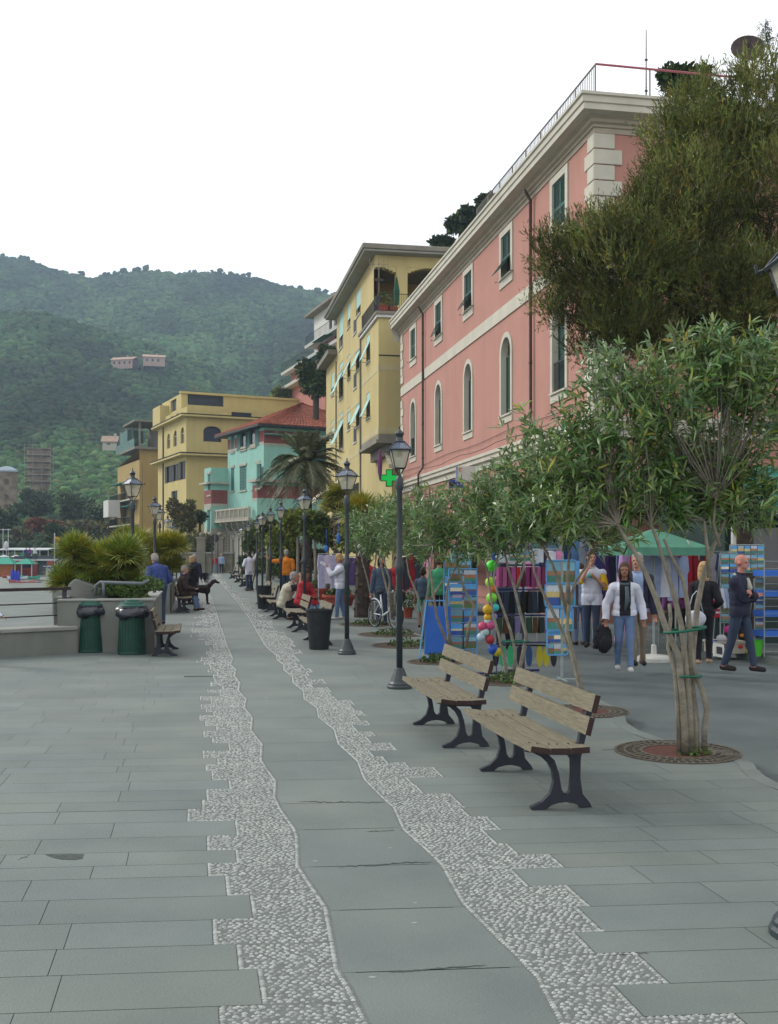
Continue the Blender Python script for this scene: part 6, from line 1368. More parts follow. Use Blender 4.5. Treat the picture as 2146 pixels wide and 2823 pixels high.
def person(label, loc, face, H=1.72, top=None, bottom=None, shoe=None, hair=None, hairlen=0, skin=None, lh=None, rh=None, lf=None, rf=None, pelvis=None, chest=None, head=None, look=None,
           sleeve='long', shorts=False, vox=.011, bulk=1.0, vest=None, elbow=(0, .4, -.6), knee=(0, -1, .1), bald=False, fem=False, group=None, hem=-.10, elr=None, elL=None, jacket=None, slv=None):
    """local frame: faces -y, x to the figure's left; face = world direction it looks along"""
    skin = skin or m_skin; s = H/1.75; rz = math.atan2(face[0], -face[1]); rt = empty('person', loc, rz, label, 'person', group)
    V3 = lambda t: Vector(t)*s
    pv = V3(pelvis or (0, 0, .95)); ch = V3(chest or (pelvis and (pelvis[0], pelvis[1]-.02, pelvis[2]+.44)) or (0, 0, 1.40)); hd = V3(head) if head else ch+V3((0, -.03, .24))
    up = (ch-pv).normalized(); sx = Vector((1, 0, 0)); sw = (.165 if fem else .19)*s*bulk**.5; hw = .085*s
    shL, shR = ch+sx*sw-up*.03*s, ch-sx*sw-up*.03*s; hpL, hpR = pv+sx*hw, pv-sx*hw
    fL = V3(lf or (.1, 0, .08)); fR = V3(rf or (-.1, 0, .08)); kL, fL = ik(hpL, fL, .44*s, .43*s, knee); kR, fR = ik(hpR, fR, .44*s, .43*s, knee)
    hL = V3(lh or (.27, -.05, .80)); hR = V3(rh or (-.27, -.05, .80)); eL, hL = ik(shL, hL, .29*s, .26*s, elL or (.5, elbow[1], elbow[2])); eR, hR = ik(shR, hR, .29*s, .26*s, elr or (-.5, elbow[1], elbow[2]))
    lk = Vector(look) if look else Vector((0, -1, 0)); lk.normalize(); mb = MB(); b = bulk*s; seg = []
    def cap(k, a, c, ra, rb): capsule(mb, a, c, ra, rb); seg.append((k, a, c, (ra+rb)/2))
    mid = pv.lerp(ch, .5); w_ = (.105 if fem else .12)*b
    for (c, r) in ((pv, (.155*b, .115*b, .11*s)), (mid, ((.14 if fem else .165)*b, .108*b, .24*s)), (pv.lerp(ch, .25), ((.15 if fem else .158)*b, .11*b, .15*s)), (pv.lerp(ch, .82), ((.15 if fem else .175)*b, .115*b, .16*s))): mb.ball(c, r, 16, 12)
    seg += [('pelvis', pv-sx*.06*s, pv+sx*.06*s, .1*b), ('torso', mid, ch, .13*b), ('torso', shL, shR, .06*b)]
    cap('torso', shL, shR, .062*b, .062*b); cap('neck', ch, hd-up*.05*s, .055*s, .05*s)
    for (h_, k_, f_, sg) in ((hpL, kL, fL, 1), (hpR, kR, fR, -1)):
        cap('thigh', h_, k_, .088*b, .056*b); cap('shin', k_, f_+Vector((0, 0, .02)), .056*b, .04*b); fd = Vector((0, -1, 0)); capsule(mb, f_+Vector((0, .03*s, -.03*s)), f_+fd*.15*s+Vector((0, 0, -.045*s)), .042*s, .034*s); seg.append(('foot'+'LR'[sg < 0], f_+Vector((0, .03, -.04))*s, f_+fd*.15*s+Vector((0, 0, -.045*s)), .045*s))
    for (h_, e_, w2, sg) in ((shL, eL, hL, 1), (shR, eR, hR, -1)):
        cap('uarm', h_, e_, .052*b, .042*b); cap('farm', e_, w2, .041*b, .027*s); d_ = (w2-e_).normalized(); n_ = d_.cross(sx).normalized() if abs(d_.x) < .9 else d_.cross(Vector((0, 0, 1))).normalized(); wd = d_.cross(n_).normalized()
        pc = w2+d_*.05*s; capsule(mb, w2+wd*.015*s, pc+wd*.018*s, .019*s, .019*s, 8); capsule(mb, w2-wd*.015*s, pc-wd*.018*s, .019*s, .019*s, 8); seg.append(('hand', w2+d_*.01, w2+d_*.16*s, .03*s))
        for q in range(4):
            o_ = (q-1.5)*.019*s; l_ = (.062, .074, .07, .055)[q]*s; a = w2+d_*.075*s+wd*o_; m_ = a+d_*l_*.6+n_*.012*s; t_ = m_+d_*l_*.35+n_*.03*s; capsule(mb, a, m_, .0095*s, .009*s, 6); capsule(mb, m_, t_, .009*s, .0075*s, 6)
        a = w2+d_*.02*s+wd*.03*s*sg; capsule(mb, a, a+(d_*.5+wd*sg*.6+n_*.4).normalized()*.055*s, .011*s, .009*s, 6)
    # head with brow, nose, jaw, ears
    hs_ = s*1.0; fx = lk; sd = fx.cross(Vector((0, 0, 1))); sd = sd.normalized() if sd.length > .1 else sx; hu = sd.cross(fx).normalized(); rot = Matrix((sd, -fx, hu)).transposed(); hc = hd+hu*.03*s
    def hball(off, r): 
        n0 = len(mb.v); mb.ball((0, 0, 0), [q*hs_ for q in r], 14, 10); mb.v[n0:] = [tuple(rot @ (Vector(v)+Vector(off)*hs_)+hc) for v in mb.v[n0:]]
    hball((0, .012, .02), (.078, .098, .10)); hball((0, -.03, -.045), (.058, .065, .07)); hball((0, -.1, -.02), (.014, .022, .022)); hball((.08, .01, -.01), (.012, .02, .03)); hball((-.08, .01, -.01), (.012, .02, .03)); hball((0, -.075, .02), (.05, .02, .014)); hball((0, -.075, -.088), (.026, .024, .02))
    seg.append(('head', hc-hu*.04*s, hc+hu*.04*s, .09*s))
    me = remesh(mb, vox); n = len(me.vertices); co = np.empty(n*3, dtype=np.float32); me.vertices.foreach_get('co', co); co = co.reshape(-1, 3)
    dist = np.stack([segd(co, a, c, r) for _, a, c, r in seg], 1); near = dist.argmin(1); kind = np.array([k for k, *_ in seg])[near]
    me.name = 'body'; me.materials.clear(); me.materials.append(skin); me.polygons.foreach_set('use_smooth', np.ones(len(me.polygons), dtype=bool)); bo = bpy.data.objects.new('body', me); COL.objects.link(bo); bo.parent = rt
    nr = np.empty(n*3, dtype=np.float32); me.vertices.foreach_get('normal', nr); nr = nr.reshape(-1, 3)
    polys = [tuple(p.vertices) for p in me.polygons]; ph = (co-np.array(pv))@np.array(up)
    def shell(name, mask, m, off, wr=.0):
        keep = [p for p in polys if sum(mask[i] for i in p) >= len(p)-0]; 
        if not keep: return
        idx = sorted({i for p in keep for i in p}); mp = {i: k for k, i in enumerate(idx)}; ix = np.array(idx); c_ = co[ix]+nr[ix]*off
        if wr: c_ = c_+nr[ix]*np.array([wr*(mnoise.noise(Vector((float(v[0])*14, float(v[1])*14, float(v[2])*7)))+.3) for v in c_])[:, None]
        m_2 = bpy.data.meshes.new(name); m_2.from_pydata([tuple(v) for v in c_], [], [tuple(mp[i] for i in p) for p in keep]); m_2.materials.append(m); m_2.polygons.foreach_set('use_smooth', [True]*len(keep)); o = bpy.data.objects.new(name, m_2); COL.objects.link(o); o.parent = rt; return o
    armk = {'long': ['uarm', 'farm'], 'short': ['uarm'], 'none': []}[sleeve]
    mt_ = (np.isin(kind, ['torso']+armk) | ((kind == 'pelvis') & (ph > hem*s)) | (np.isin(kind, ['thigh']) & (ph > hem*s+.0) & (ph > hem*s)))
    if bottom: shell('shorts' if shorts else 'trousers', (np.isin(kind, ['thigh', 'pelvis'] if shorts else ['thigh', 'pelvis', 'shin'])) | ((kind == 'torso') & (ph < .14*s)), bottom, .008*s, .006)
    if top: shell('shirt', mt_, top, .022*s, .012)
    if slv: shell('sleeve', np.isin(kind, ['uarm']) | ((kind == 'torso') & (abs(co[:, 0]-float(ch.x)) > sw*.78) & (ph > .3*s)), slv, .018*s, .008)
    if jacket:
        front = (co[:, 1] < float(pv.y)-.0) & (abs(co[:, 0]-float(pv.x)) < .07*s) & np.isin(kind, ['torso', 'pelvis', 'neck'])
        shell('jacket', (np.isin(kind, ['torso', 'uarm', 'farm']) | ((kind == 'pelvis') & (ph > -.04*s))) & ~front, jacket, .026*s, .014)
    if vest: shell('waistcoat', (kind == 'torso') | ((kind == 'pelvis') & (ph > -.08*s)), vest, .03*s, .012)
    for q in 'LR': shell('shoe', kind == 'foot'+q, shoe or m_shoe, .006*s)
    if hair:
        mb = MB()
        def hb(off, r, j=.12): n0 = len(mb.v); mb.ball((0, 0, 0), [q*hs_ for q in r], 18, 14, j*.4); mb.v[n0:] = [tuple(rot @ (Vector(v)+Vector(off)*hs_)+hc) for v in mb.v[n0:]]
        hb((0, .028, .05), (.09, .104, .088)); hb((0, .052, -.01), (.09, .08, .095))
        if hairlen: hb((0, .065, -.08*hairlen), (.092, .06, .12*hairlen)); hb((.078, .0, -.05*hairlen), (.03, .05, .1*hairlen)); hb((-.078, .0, -.05*hairlen), (.03, .05, .1*hairlen))
        hm = remesh(mb, .012 if vox < .015 else .02, 1); hm.name = 'hair'; hm.materials.append(hair); hm.polygons.foreach_set('use_smooth', np.ones(len(hm.polygons), dtype=bool)); o = bpy.data.objects.new('hair', hm); COL.objects.link(o); o.parent = rt
    if vox < .015:
        for sg in (-1, 1): mb = MB(); mb.ball(tuple(rot @ (Vector((sg*.03, -.083, .005))*hs_)+hc), .009*s, 8, 6); mb.build('eye', m_eye, rt)
        mb = MB(); mb.ball((0, 0, 0), (.022*s, .006*s, .006*s), 8, 6); mb.v = [tuple(rot @ (Vector(v)+Vector((0, -.089, -.058))*hs_)+hc) for v in mb.v]; mb.build('mouth', m_lip, rt)
    return rt, dict(hL=hL, hR=hR, ch=ch, hd=hc, s=s, rz=rz)
m_shoe = cloth('dark_shoe', C(46, 42, 42)); m_wshoe = cloth('white_shoe', C(190, 190, 188)); m_jean = cloth('light_jeans', C(104, 128, 164)); m_jeand = cloth('dark_jeans', C(54, 66, 88)); m_wht = cloth('white_cloth', C(206, 210, 224)); m_blk = cloth('black_cloth', C(36, 36, 42)); m_navy = cloth('navy_cloth', C(44, 46, 66)); m_khk = cloth('khaki_cloth', C(132, 122, 106)); m_org = cloth('orange_cloth', C(206, 122, 30)); m_redc = cloth('red_cloth', C(170, 46, 56)); m_brn = cloth('brown_cloth', C(60, 48, 46)); m_bluc = cloth('blue_jacket', C(58, 74, 130)); m_yelc = cloth('yellow_cloth', C(212, 172, 40)); m_bge = cloth('beige_waistcoat', C(176, 172, 154)); m_den = cloth('denim_cloth', C(70, 84, 104)); m_teal = cloth('teal_cloth', C(84, 160, 150)); m_lbl = cloth('pale_blue_cloth', C(150, 170, 205)); m_prp = cloth('violet_cloth', C(120, 70, 120)); m_pnk = cloth('pink_cloth', C(200, 120, 160)); m_grnc = cloth('green_cloth2', C(70, 150, 110))
h_bl = mat('blond_hair', C(178, 148, 104), .7, .25, 30); h_br = mat('brown_hair', C(78, 58, 46), .7, .25, 30); h_dk = mat('dark_hair', C(44, 36, 34), .7, .25, 30); h_gy = mat('grey_hair', C(150, 146, 140), .8, .2, 30)
def accessory(name, label, cat, mb, m, rt, smooth=True):
    o = mb.build(name, m, smooth=smooth); o.location = rt.location; o.rotation_euler = rt.rotation_euler; return tag(o, label, cat)
# man in yellow sleeved shirt, eating
p1, i1 = person('man in white T-shirt with yellow sleeves holding food to his mouth', D(1632, 20), (-.35, -1), 1.80, m_wht, m_jeand, m_shoe, h_br, 0, None, rh=(-.05, -.22, 1.46), lh=(.12, -.28, 1.28), lf=(.08, -.06, .08), rf=(-.1, .1, .08), sleeve='none', hem=-.16, look=(.5, -1, -.05), slv=m_yelc)
mbx = MB(); mbx.ball((.02, -.3, 1.38), (.07, .03, .05), 8, 6, .3); accessory('food_wrapper', 'pale green paper wrapper held up by the man in yellow sleeves', 'wrapper', mbx, m_teal, p1)
p2_, i2 = person('woman in white jacket, black top and light jeans walking towards the camera', D(1722, 16.0), (-.12, -1), 1.62, m_blk, m_jean, m_wshoe, h_br, 1.1, m_skin2, rh=(-.3, -.02, .86), lh=(.3, -.06, .86), lf=(.08, -.16, .08), rf=(-.1, .12, .10), fem=True, sleeve='none', hem=-.02, look=(-.15, -1, -.05), bulk=1.02, jacket=m_wht)

mbx = MB(); c_ = i2['ch']
for k in range(3): mbx.tube([(c_.x+(.075-.012*k)*math.cos(t), c_.y-.015+(.075-.01*k)*math.sin(t), c_.z+.05-.03*k+.02*math.sin(t)) for t in [2*pi*j/14 for j in range(15)]], .022, 6)
mbx.tube([(c_.x+.02, c_.y-.11, c_.z), (c_.x+.03, c_.y-.15, c_.z-.2), (c_.x+.0, c_.y-.14, c_.z-.36)], [.03, .035, .015], 7); accessory('scarf', 'grey scarf around the neck of the woman in the white jacket', 'scarf', mbx, cloth('grey_scarf', C(84, 98, 108)), p2_)
def handpos(rt, v): return Vector(rt.location)+Matrix.Rotation(rt.rotation_euler[2], 3, 'Z') @ v
hb_ = handpos(p2_, i2['hR']); mb = MB(); mb.ball((0, 0, -.3), (.125, .10, .22), 16, 10, .16); mb.ball((.02, -.08, -.36), (.10, .06, .12), 12, 8, .1); mb.ball((-.03, 0, -.16), (.09, .07, .08), 10, 8, .2); mb.tube([(-.1, 0, -.2), (-.16, -.02, -.34), (-.1, 0, -.46)], .012, 5); mb.tube([(-.06, 0, -.12), (-.03, 0, -.03), (.03, 0, -.03), (.06, 0, -.12)], .01, 5); tag(mb.build('backpack', m_blk, loc=hb_+Vector((-.03, .02, 0)), smooth=True), 'black backpack dangling from the hand of the woman in the white jacket', 'bag')
p3, i3 = person('man in navy jacket and khaki trousers walking close behind the woman in white', D(1756, 16.9), (-.05, -1), 1.76, m_lbl, m_khk, m_shoe, h_gy, 0, None, jacket=m_navy, lf=(.1, .05, .08), rf=(-.08, -.2, .08), look=(-.5, -1, -.1))
p4, i4 = person('blonde woman in black with a white handbag seen from behind', D(1940, 17.0), (.45, .9), 1.62, m_blk, m_blk, cloth('beige_shoe', C(168, 146, 120)), h_bl, 1.5, None, fem=True, lh=(.2, .0, .82), rh=(-.16, -.16, 1.0), lf=(.07, .1, .08), rf=(-.07, -.12, .08), look=(.2, -1, 0))
mb = MB(); mb.ball((0, 0, -.25), (.17, .07, .14), 14, 10, .06); mb.tube([(-.12, 0, -.15), (-.05, 0, .12), (.02, 0, .2), (.06, 0, .12), (.12, 0, -.15)], .008, 5); tag(mb.build('handbag', m_wht, loc=D(1918, 16.8, 1.0), smooth=True), 'white handbag hanging at the side of the blonde woman in black', 'bag')
p5_, i5 = person('bald man in dark cardigan and jeans with arms folded and a scarf', D(2040, 15.9), (.75, -.65), 1.74, m_navy, m_jeand, m_shoe, None, 0, cloth('pink_skin', C(196, 138, 124)), lh=(-.1, -.21, 1.2), rh=(.12, -.19, 1.16), elr=(-.4, -.3, -1), elL=(.4, -.3, -1), lf=(.06, -.2, .08), rf=(-.1, .2, .10), look=(.1, -1, -.05), bulk=1.05)
mbx = MB(); c_ = i5['ch']
for k in range(3): mbx.tube([(c_.x+(.085-.012*k)*math.cos(t), c_.y-.01+(.085-.01*k)*math.sin(t), c_.z+.06-.03*k+.03*math.sin(t)) for t in [2*pi*j/14 for j in range(15)]], .02, 6)
mbx.tube([(c_.x, c_.y-.1, c_.z+.02), (c_.x-.01, c_.y-.16, c_.z-.12), (c_.x, c_.y-.15, c_.z-.2)], [.05, .045, .01], 7); accessory('scarf', 'pale scarf around the neck of the bald man', 'scarf', mbx, cloth('cream_scarf', C(176, 176, 160)), p5_)
p6_, i6 = person('woman in white sweater and jeans holding up a white phone', D(938, 28.4), (-1, -.15), 1.74, m_wht, m_jean, m_wshoe, h_bl, .55, None, fem=True, lh=(.03, -.34, 1.42), rh=(-.02, -.32, 1.38), lf=(.06, -.1, .08), rf=(-.07, .12, .08), look=(0, -1, -.35), bulk=1.12, vox=.014)
mb = MB(); mb.box((0, 0, 0), (.17, .05, .08), rot=Matrix.Rotation(.55, 3, 'Y')); tag(mb.build('phone', m_wht, loc=handpos(p6_, Vector((.03, -.46, 1.52))*i6['s']), bevel=.01), 'white phone held in front of the face of the woman in the white sweater', 'phone')
p7_, i7 = person('grey haired photographer in beige waistcoat crouching on the path', D(800, 28.2), (1, .1), 1.80, m_blk, m_blk, m_brn, h_gy, 0, m_skin, pelvis=(0, .18, .42), chest=(0, .02, .86), head=(0, -.12, 1.10), lf=(.12, -.12, .08), rf=(-.12, .02, .10), lh=(.05, -.26, 1.08), rh=(-.06, -.27, 1.12), sleeve='short', vest=m_bge, bulk=1.22, look=(0, -1, -.05), knee=(.2, -1, .8), vox=.014, elbow=(0, -.2, -1))
mb = MB(); mb.box((0, 0, 0), (.14, .08, .09)); mb.tube([(0, .04, 0), (0, .14, 0)], .035, 10); ca2 = tag(mb.build('camera_body', m_iron, loc=handpos(p7_, Vector((0, -.34, 1.13))*i7['s']), bevel=.006), 'black camera held to the eye by the crouching photographer', 'camera'); ca2.rotation_euler = (0, 0, p7_.rotation_euler[2]+pi)
SIT = dict(pelvis=(0, .05, .52), lf=(.12, -.52, .08), rf=(-.12, -.45, .08), knee=(0, -.6, 1))
p8_, i8 = person('dark haired man in red shirt and jeans seated behind the photographer', D(832, 27.6), (.8, -.5), 1.78, m_redc, m_jean, m_shoe, h_dk, 0, m_skin2, chest=(0, -.12, .96), lh=(.1, -.4, .62), rh=(-.1, -.4, .64), look=(-.4, -1, -.4), vox=.014, **SIT)
p9_, i9 = person('man in orange T-shirt seen from behind pointing to the left', D(790, 42), (.1, 1), 1.9, m_org, m_jeand, m_shoe, h_gy, 0, m_skin, rh=(-.14, .0, .9), lh=(.72, 0, 1.5), elL=(0, 0, -1), sleeve='short', bulk=1.2, vox=.018)
p10, i10 = person('man in white shirt reaching one arm up to a lamp post', D(688, 50), (-.5, .8), 1.86, m_wht, m_jeand, m_shoe, h_dk, 0, m_skin2, lh=(.22, -.1, 1.0), rh=(-.52, 0, 1.92), elr=(-1, 0, -.4), sleeve='short', vox=.018, hem=-.22, rf=(-.1, -.1, .08))
p11, _ = person('distant walker in red top and jeans at the end of the path', D(594, 93), (.1, -1), 1.65, m_redc, m_jean, m_shoe, h_dk, .6, vox=.025, fem=True)
p12, _ = person('distant walker in blue shirt and dark trousers at the end of the path', D(611, 93), (0, -1), 1.75, m_lbl, m_blk, m_shoe, h_gy, 0, vox=.025)
p13, i13 = person('man in blue jacket standing by the planter with bent head', D(440, 26.6), (-.6, .7), 1.8, m_bluc, m_jeand, m_shoe, h_gy, 0, m_skin, chest=(0, -.12, 1.38), head=(0, -.24, 1.58), lh=(.2, -.2, .92), rh=(-.2, -.22, .95), bulk=1.2, vox=.014, look=(0, -1, -.5))
BN = Vector(D(506, 33.2))
p14, i14 = person('bald headed man in dark brown jacket and jeans on the sea side bench', D(500, 33.0), (1, .1), 1.8, m_brn, m_jean, m_brn, h_gy, 0, m_skin, chest=(0, -.08, .98), lh=(.1, -.4, .66), rh=(-.1, -.4, .66), bulk=1.15, vox=.014, look=(0, -1, -.1), **SIT)
p15, i15 = person('blonde person in black coat standing past the seated man in brown', D(529, 37), (.6, .8), 1.66, m_blk, m_blk, m_shoe, h_bl, .8, None, fem=True, vox=.016, hem=-.35, bulk=1.1)
p16, _ = person('grey haired person just behind the blonde in the black coat', D(537, 40), (.2, 1), 1.72, m_navy, m_jeand, m_shoe, h_gy, 0, vox=.02)
p17, _ = person('dark haired person in blue top between the man in brown and the blonde', D(506, 36.5), (.9, .3), 1.6, m_bluc, m_jeand, m_shoe, h_dk, .3, vox=.02)
p18, _ = person('child in dark top and teal shorts behind the blue folding board', D(1166, 25.4), (.3, 1), 1.42, m_den, m_teal, m_shoe, h_dk, .6, m_skin2, shorts=True, sleeve='short', vox=.014, fem=True)
p19, _ = person('person in red shirt and dark trousers beside the thick dark trunk', D(1016, 33), (.2, 1), 1.66, m_redc, m_blk, m_shoe, h_br, .3, vox=.016)
p20, _ = person('dark haired person in denim jacket standing at the white bicycle', D(1052, 26.4), (0, -1), 1.7, m_den, m_jeand, m_shoe, h_dk, 1.2, fem=True, vox=.016, hem=-.14)
p21, _ = person('person in red top and black trousers right of the bicycle', D(1092, 28.5), (.3, -1), 1.66, m_redc, m_blk, m_shoe, h_dk, .4, vox=.016)
p22, _ = person('shopper in green top facing the stall beside the blue postcard rack', D(1212, 24.5), (.2, 1), 1.7, m_grnc, m_blk, m_shoe, h_br, .4, vox=.016)
p23, _ = person('child in white sleeve reaching for the rail at the left edge', D(-52, 16.9), (1, .2), 1.3, m_wht, m_jeand, m_shoe, h_br, .4, lh=(.05, -.44, 1.02), rh=(-.1, -.2, .8), vox=.014)
# dog
dg_ = empty('dog', D(553, 37.0), 0, 'large black dog standing across the path looking right', 'dog'); mb = MB()
for a, b, ra, rb in (((-.42, 0, .60), (.22, 0, .60), .125, .15), ((.22, 0, .60), (.24, 0, .52), .16, .14), ((-.1, 0, .58), (.1, 0, .55), .13, .14), ((.28, 0, .66), (.48, 0, .86), .10, .075), ((.48, 0, .86), (.55, 0, .88), .085, .07), ((.55, 0, .87), (.70, 0, .82), .055, .038), ((-.48, 0, .64), (-.62, 0, .56), .03, .022), ((-.62, 0, .56), (-.74, 0, .38), .022, .014)): capsule(mb, a, b, ra, rb)
for sg in (-1, 1):
    y = sg*.09; capsule(mb, (.24, y, .5), (.25, y, .3), .06, .036); capsule(mb, (.25, y, .3), (.27, y, .05), .034, .026); capsule(mb, (.27, y, .03), (.33, y, .025), .03, .024)
    capsule(mb, (-.40, y, .55), (-.30, y, .36), .09, .05); capsule(mb, (-.30, y, .36), (-.46, y, .22), .045, .03); capsule(mb, (-.46, y, .22), (-.43, y, .04), .028, .024); capsule(mb, (-.43, y, .03), (-.37, y, .025), .03, .024)
    capsule(mb, (.48, sg*.06, .92), (.50, sg*.09, .82), .022, .026)
dm = remesh(mb, .012); dm.name = 'body'; dm.materials.append(mat('black_fur', C(38, 32, 30), .7, .3, 20, .3, 60)); dm.polygons.foreach_set('use_smooth', [True]*len(dm.polygons)); o = bpy.data.objects.new('body', dm); COL.objects.link(o); o.parent = dg_; o.scale = (.93, .93, .93)
mb = MB(); mb.tube([(.36+.075*math.sin(t)*.7, .08*math.cos(t), .73-.06*math.sin(t)) for t in [2*pi*k/14 for k in range(15)]], .012, 5); mb.build('collar', m_redc, dg_)
# ------------------------------------------------------------------ far left: towers, villas, beach
m_tow = mat('tower_stone', C(134, 122, 104), .95, .35, .8, .9, 4); m_slate = mat('slate_roof', C(150, 166, 176), .6, .1, 2)
Yw = 230; tw_ = empty('stone_tower', D(20, Yw, 0), .3, 'square rubble stone tower with a pale blue roof at the left edge', 'tower'); zt = ZP(1302, Yw); hw_ = 2.1
mb = MB(); 
for rz_, P_ in ((0, FF(-hw_)), (1, LF(-hw_))): wall(mb, P_, -hw_, hw_, 4, zt, [(-.5, .5, ZP(1338, Yw), ZP(1322, Yw)), (-.4, .4, ZP(1380, Yw), ZP(1366, Yw)), (-.4, .4, ZP(1404, Yw), ZP(1392, Yw))], .5)
mb.bb((-hw_+.5, -hw_+.5, 3), (hw_, hw_, zt)); mb.build('wall', m_tow, tw_)
mb = MB(); n_ = 8; mb.lathe([(hw_*1.55, zt), (hw_*1.5, zt+.35), (hw_*.7, zt+1.1), (.05, zt+1.35)], n=4, rz=pi/4); mb.build('roof', m_slate, tw_)
Yw = 285; sc_t = empty('scaffolded_tower', D(108, Yw, 0), .2, 'round old tower wrapped in pale scaffolding decks on the slope', 'tower'); z0, z1 = ZP(1330, Yw), ZP(1240, Yw); rr = 2.9
mb = MB(); mb.lathe([(rr*.8, z0-9), (rr*.9, z0), (rr, z1-2), (rr*1.08, z1-1.6), (rr*1.08, z1)], n=16); mb.build('wall', m_tow, sc_t)
mb = MB()
for k in range(6): z = z0+(z1-z0)*k/5; mb.bb((-rr*1.15, -rr*1.2, z), (rr*1.15, rr*1.2, z+.22)); mb.bb((-rr*1.15, -rr*1.2, z+1), (rr*1.15, -rr*1.17, z+1.08))
for a in (-1.15, -.4, .4, 1.15):
    for b in (-1.2, 1.2): mb.tube([(rr*a, rr*b, z0-2), (rr*a, rr*b, z1+1)], .07, 4)
mb.build('scaffolding', mat('weathered_scaffold', C(142, 136, 120), .9, .1, 2), sc_t)
def villa(label, px, py, w_, d_, h, Y, m, rz=.3, gable=True):
    e_ = empty('hillside_villa', D(px, Y, ZP(py, Y)), rz, label, 'house', 'villas on the wooded slope'); mb = MB(); wall(mb, FF(-d_/2), -w_/2, w_/2, -1.2, h, [(x, x+1.0, h*.35, h*.75) for x in np.arange(-w_/2+1.2, w_/2-1.5, 2.6)], .2); wall(mb, LF(-w_/2), -d_/2, d_/2, -1.2, h, [(-.5, .5, h*.35, h*.75)], .2); mb.build('wall', m, e_)
    mb = MB(); mb.bb((-w_/2+.2, -d_/2+.2, -1.1), (w_/2-.1, d_/2, h-.05)); mb.build('rooms', m_ywin, e_)
    mb = MB(); mb.prism([(-d_/2-.4, h), (0, h+1.6), (d_/2+.4, h), (d_/2+.4, h+.2), (0, h+1.9), (-d_/2-.4, h+.2)], -w_/2-.4, w_/2+.4, 'x'); rf_ = mb.build('roof', mat('pale_tile', C(176, 150, 132), .9, .15, 2), e_); mb = MB(); mb.bb((1, -.4, h+.5), (1.7, .3, h+2.6)); mb.build('chimney', m, rf_)
m_vil = mat('villa_wall', C(172, 148, 134), .9, .1, .5)
villa('left pink villa with a gabled roof on the wooded hillside', 345, 1013, 11, 7, 3.0, 500, m_vil, -.2); villa('right pale villa just above its pink neighbour on the wooded hillside', 425, 1006, 10, 7, 3.0, 506, m_vil, .25)
villa('small low house half hidden in trees left of the balconied building', 305, 1232, 4, 3, 1.2, 300, m_stonew, .1)
# beach furniture: (px, py ground) with z=-1.5
BG = lambda px, py: G(px, py, -1.5)
mw = MB(); mw.bb((-1, 0, 0), (1, 0, 0))
bt = mat('beach_teal', C(66, 158, 136), .85, .1, 2); bw = mat('beach_wood', C(170, 104, 56), .85, .2, 1.5); bwh = mat('beach_white', C(196, 202, 206), .7, .08, 3); bbl = mat('beach_blue', C(48, 70, 190), .6, .12, 4); brd = mat('beach_red', C(158, 70, 66), .7, .15, 4)
h1 = empty('beach_cabin', BG(8, 1590), .1, 'orange wooden bathing cabin with a teal tent roof at the left edge', 'cabin'); Yh = h1.location.y; u_ = Yh/F
mb = MB(); mb.bb((-60*u_, 0, 0), (28*u_, 3, ZP(1556, Yh)+1.5))
for k in range(12): mb.bb((-60*u_+k*7.6*u_, -.06, 0), (-60*u_+(k*7.6+3)*u_, 0, ZP(1556, Yh)+1.5))
mb.build('wall', bw, h1, bevel=.01); mb = MB(); zz = ZP(1555, Yh)+1.5; mb.add([(-64*u_, -.5, zz), (32*u_, -.5, zz), (32*u_, 3.6, zz), (-64*u_, 3.6, zz), (-40*u_, 1.5, zz+.9), (10*u_, 1.5, zz+.9)], [(0,1,5,4), (1,2,5), (2,3,4,5), (3,0,4), (3,2,1,0)]); mb.build('roof', bt, h1)
h2_ = empty('beach_gazebo', BG(66, 1590), .0, 'teal canvas gazebo on posts behind the beach boats', 'gazebo'); mb = MB()
for x in (-24, -6, 22): mb.tube([(x*u_, 0, 0), (x*u_, 0, zz)], .08, 5)
mb.build('post', bwh, h2_); mb = MB(); mb.add([(-24*u_, -.4, zz), (24*u_, -.4, zz), (24*u_, 3, zz), (-24*u_, 3, zz), (-4*u_, 1.3, zz+.75), (4*u_, 1.3, zz+.75)], [(0,1,5,4), (1,2,5), (2,3,4,5), (3,0,4), (3,2,1,0)]); mb.build('canopy', bt, h2_)
mb = MB(); mb.tube([(0, 0, 0), (0, 0, ZP(1524, Yh)+1.5)], .16, 6); tag(mb.build('flag_pole', bt, loc=BG(61, 1588)), 'thick teal post standing in front of the gazebo', 'post')
h3 = empty('shower_cubicle', BG(138, 1598), .0, 'white beach cubicle with a flat overhanging roof beside the palms', 'cabin'); Yk = h3.location.y; uk = Yk/F; mb = MB(); mb.bb((-11*uk, 0, 0), (10*uk, 1.5, 36*uk)); mb.bb((-11*uk, -.02, 12.6*uk), (10*uk, 0, 13.4*uk)); mb.build('wall', bwh, h3); mb = MB(); mb.bb((-16*uk, -.4, 36*uk), (10*uk, 1.8, 37.5*uk)); mb.build('roof', bwh, h3); mb = MB(); mb.bb((-9*uk, -.3, 34*uk), (9*uk, 1.6, 35.8*uk)); mb.build('fascia', bbl, h3)
b1_ = empty('bar_building', D(80, 151, -1.5), 0, 'low brown beach bar with a pale roof terrace behind the gazebo', 'building'); mb = MB(); wall(mb, FF(0), -40*.052, 68*.052, 0, ZP(1546, 151)+1.5, [(-1, .6, 1.2, 2.6), (1.2, 2.6, 0, 2.4)], .3); mb.build('wall', brd, b1_); mb = MB(); mb.bb((-3, .1, ZP(1546, 151)+1.5), (4.2, 4, ZP(1543, 151)+1.6)); mb.build('roof', bwh, b1_); mb = MB(); mb.bb((-2.2, .31, .1), (3.9, .4, 2.9)); mb.build('rooms', m_ywin, b1_)
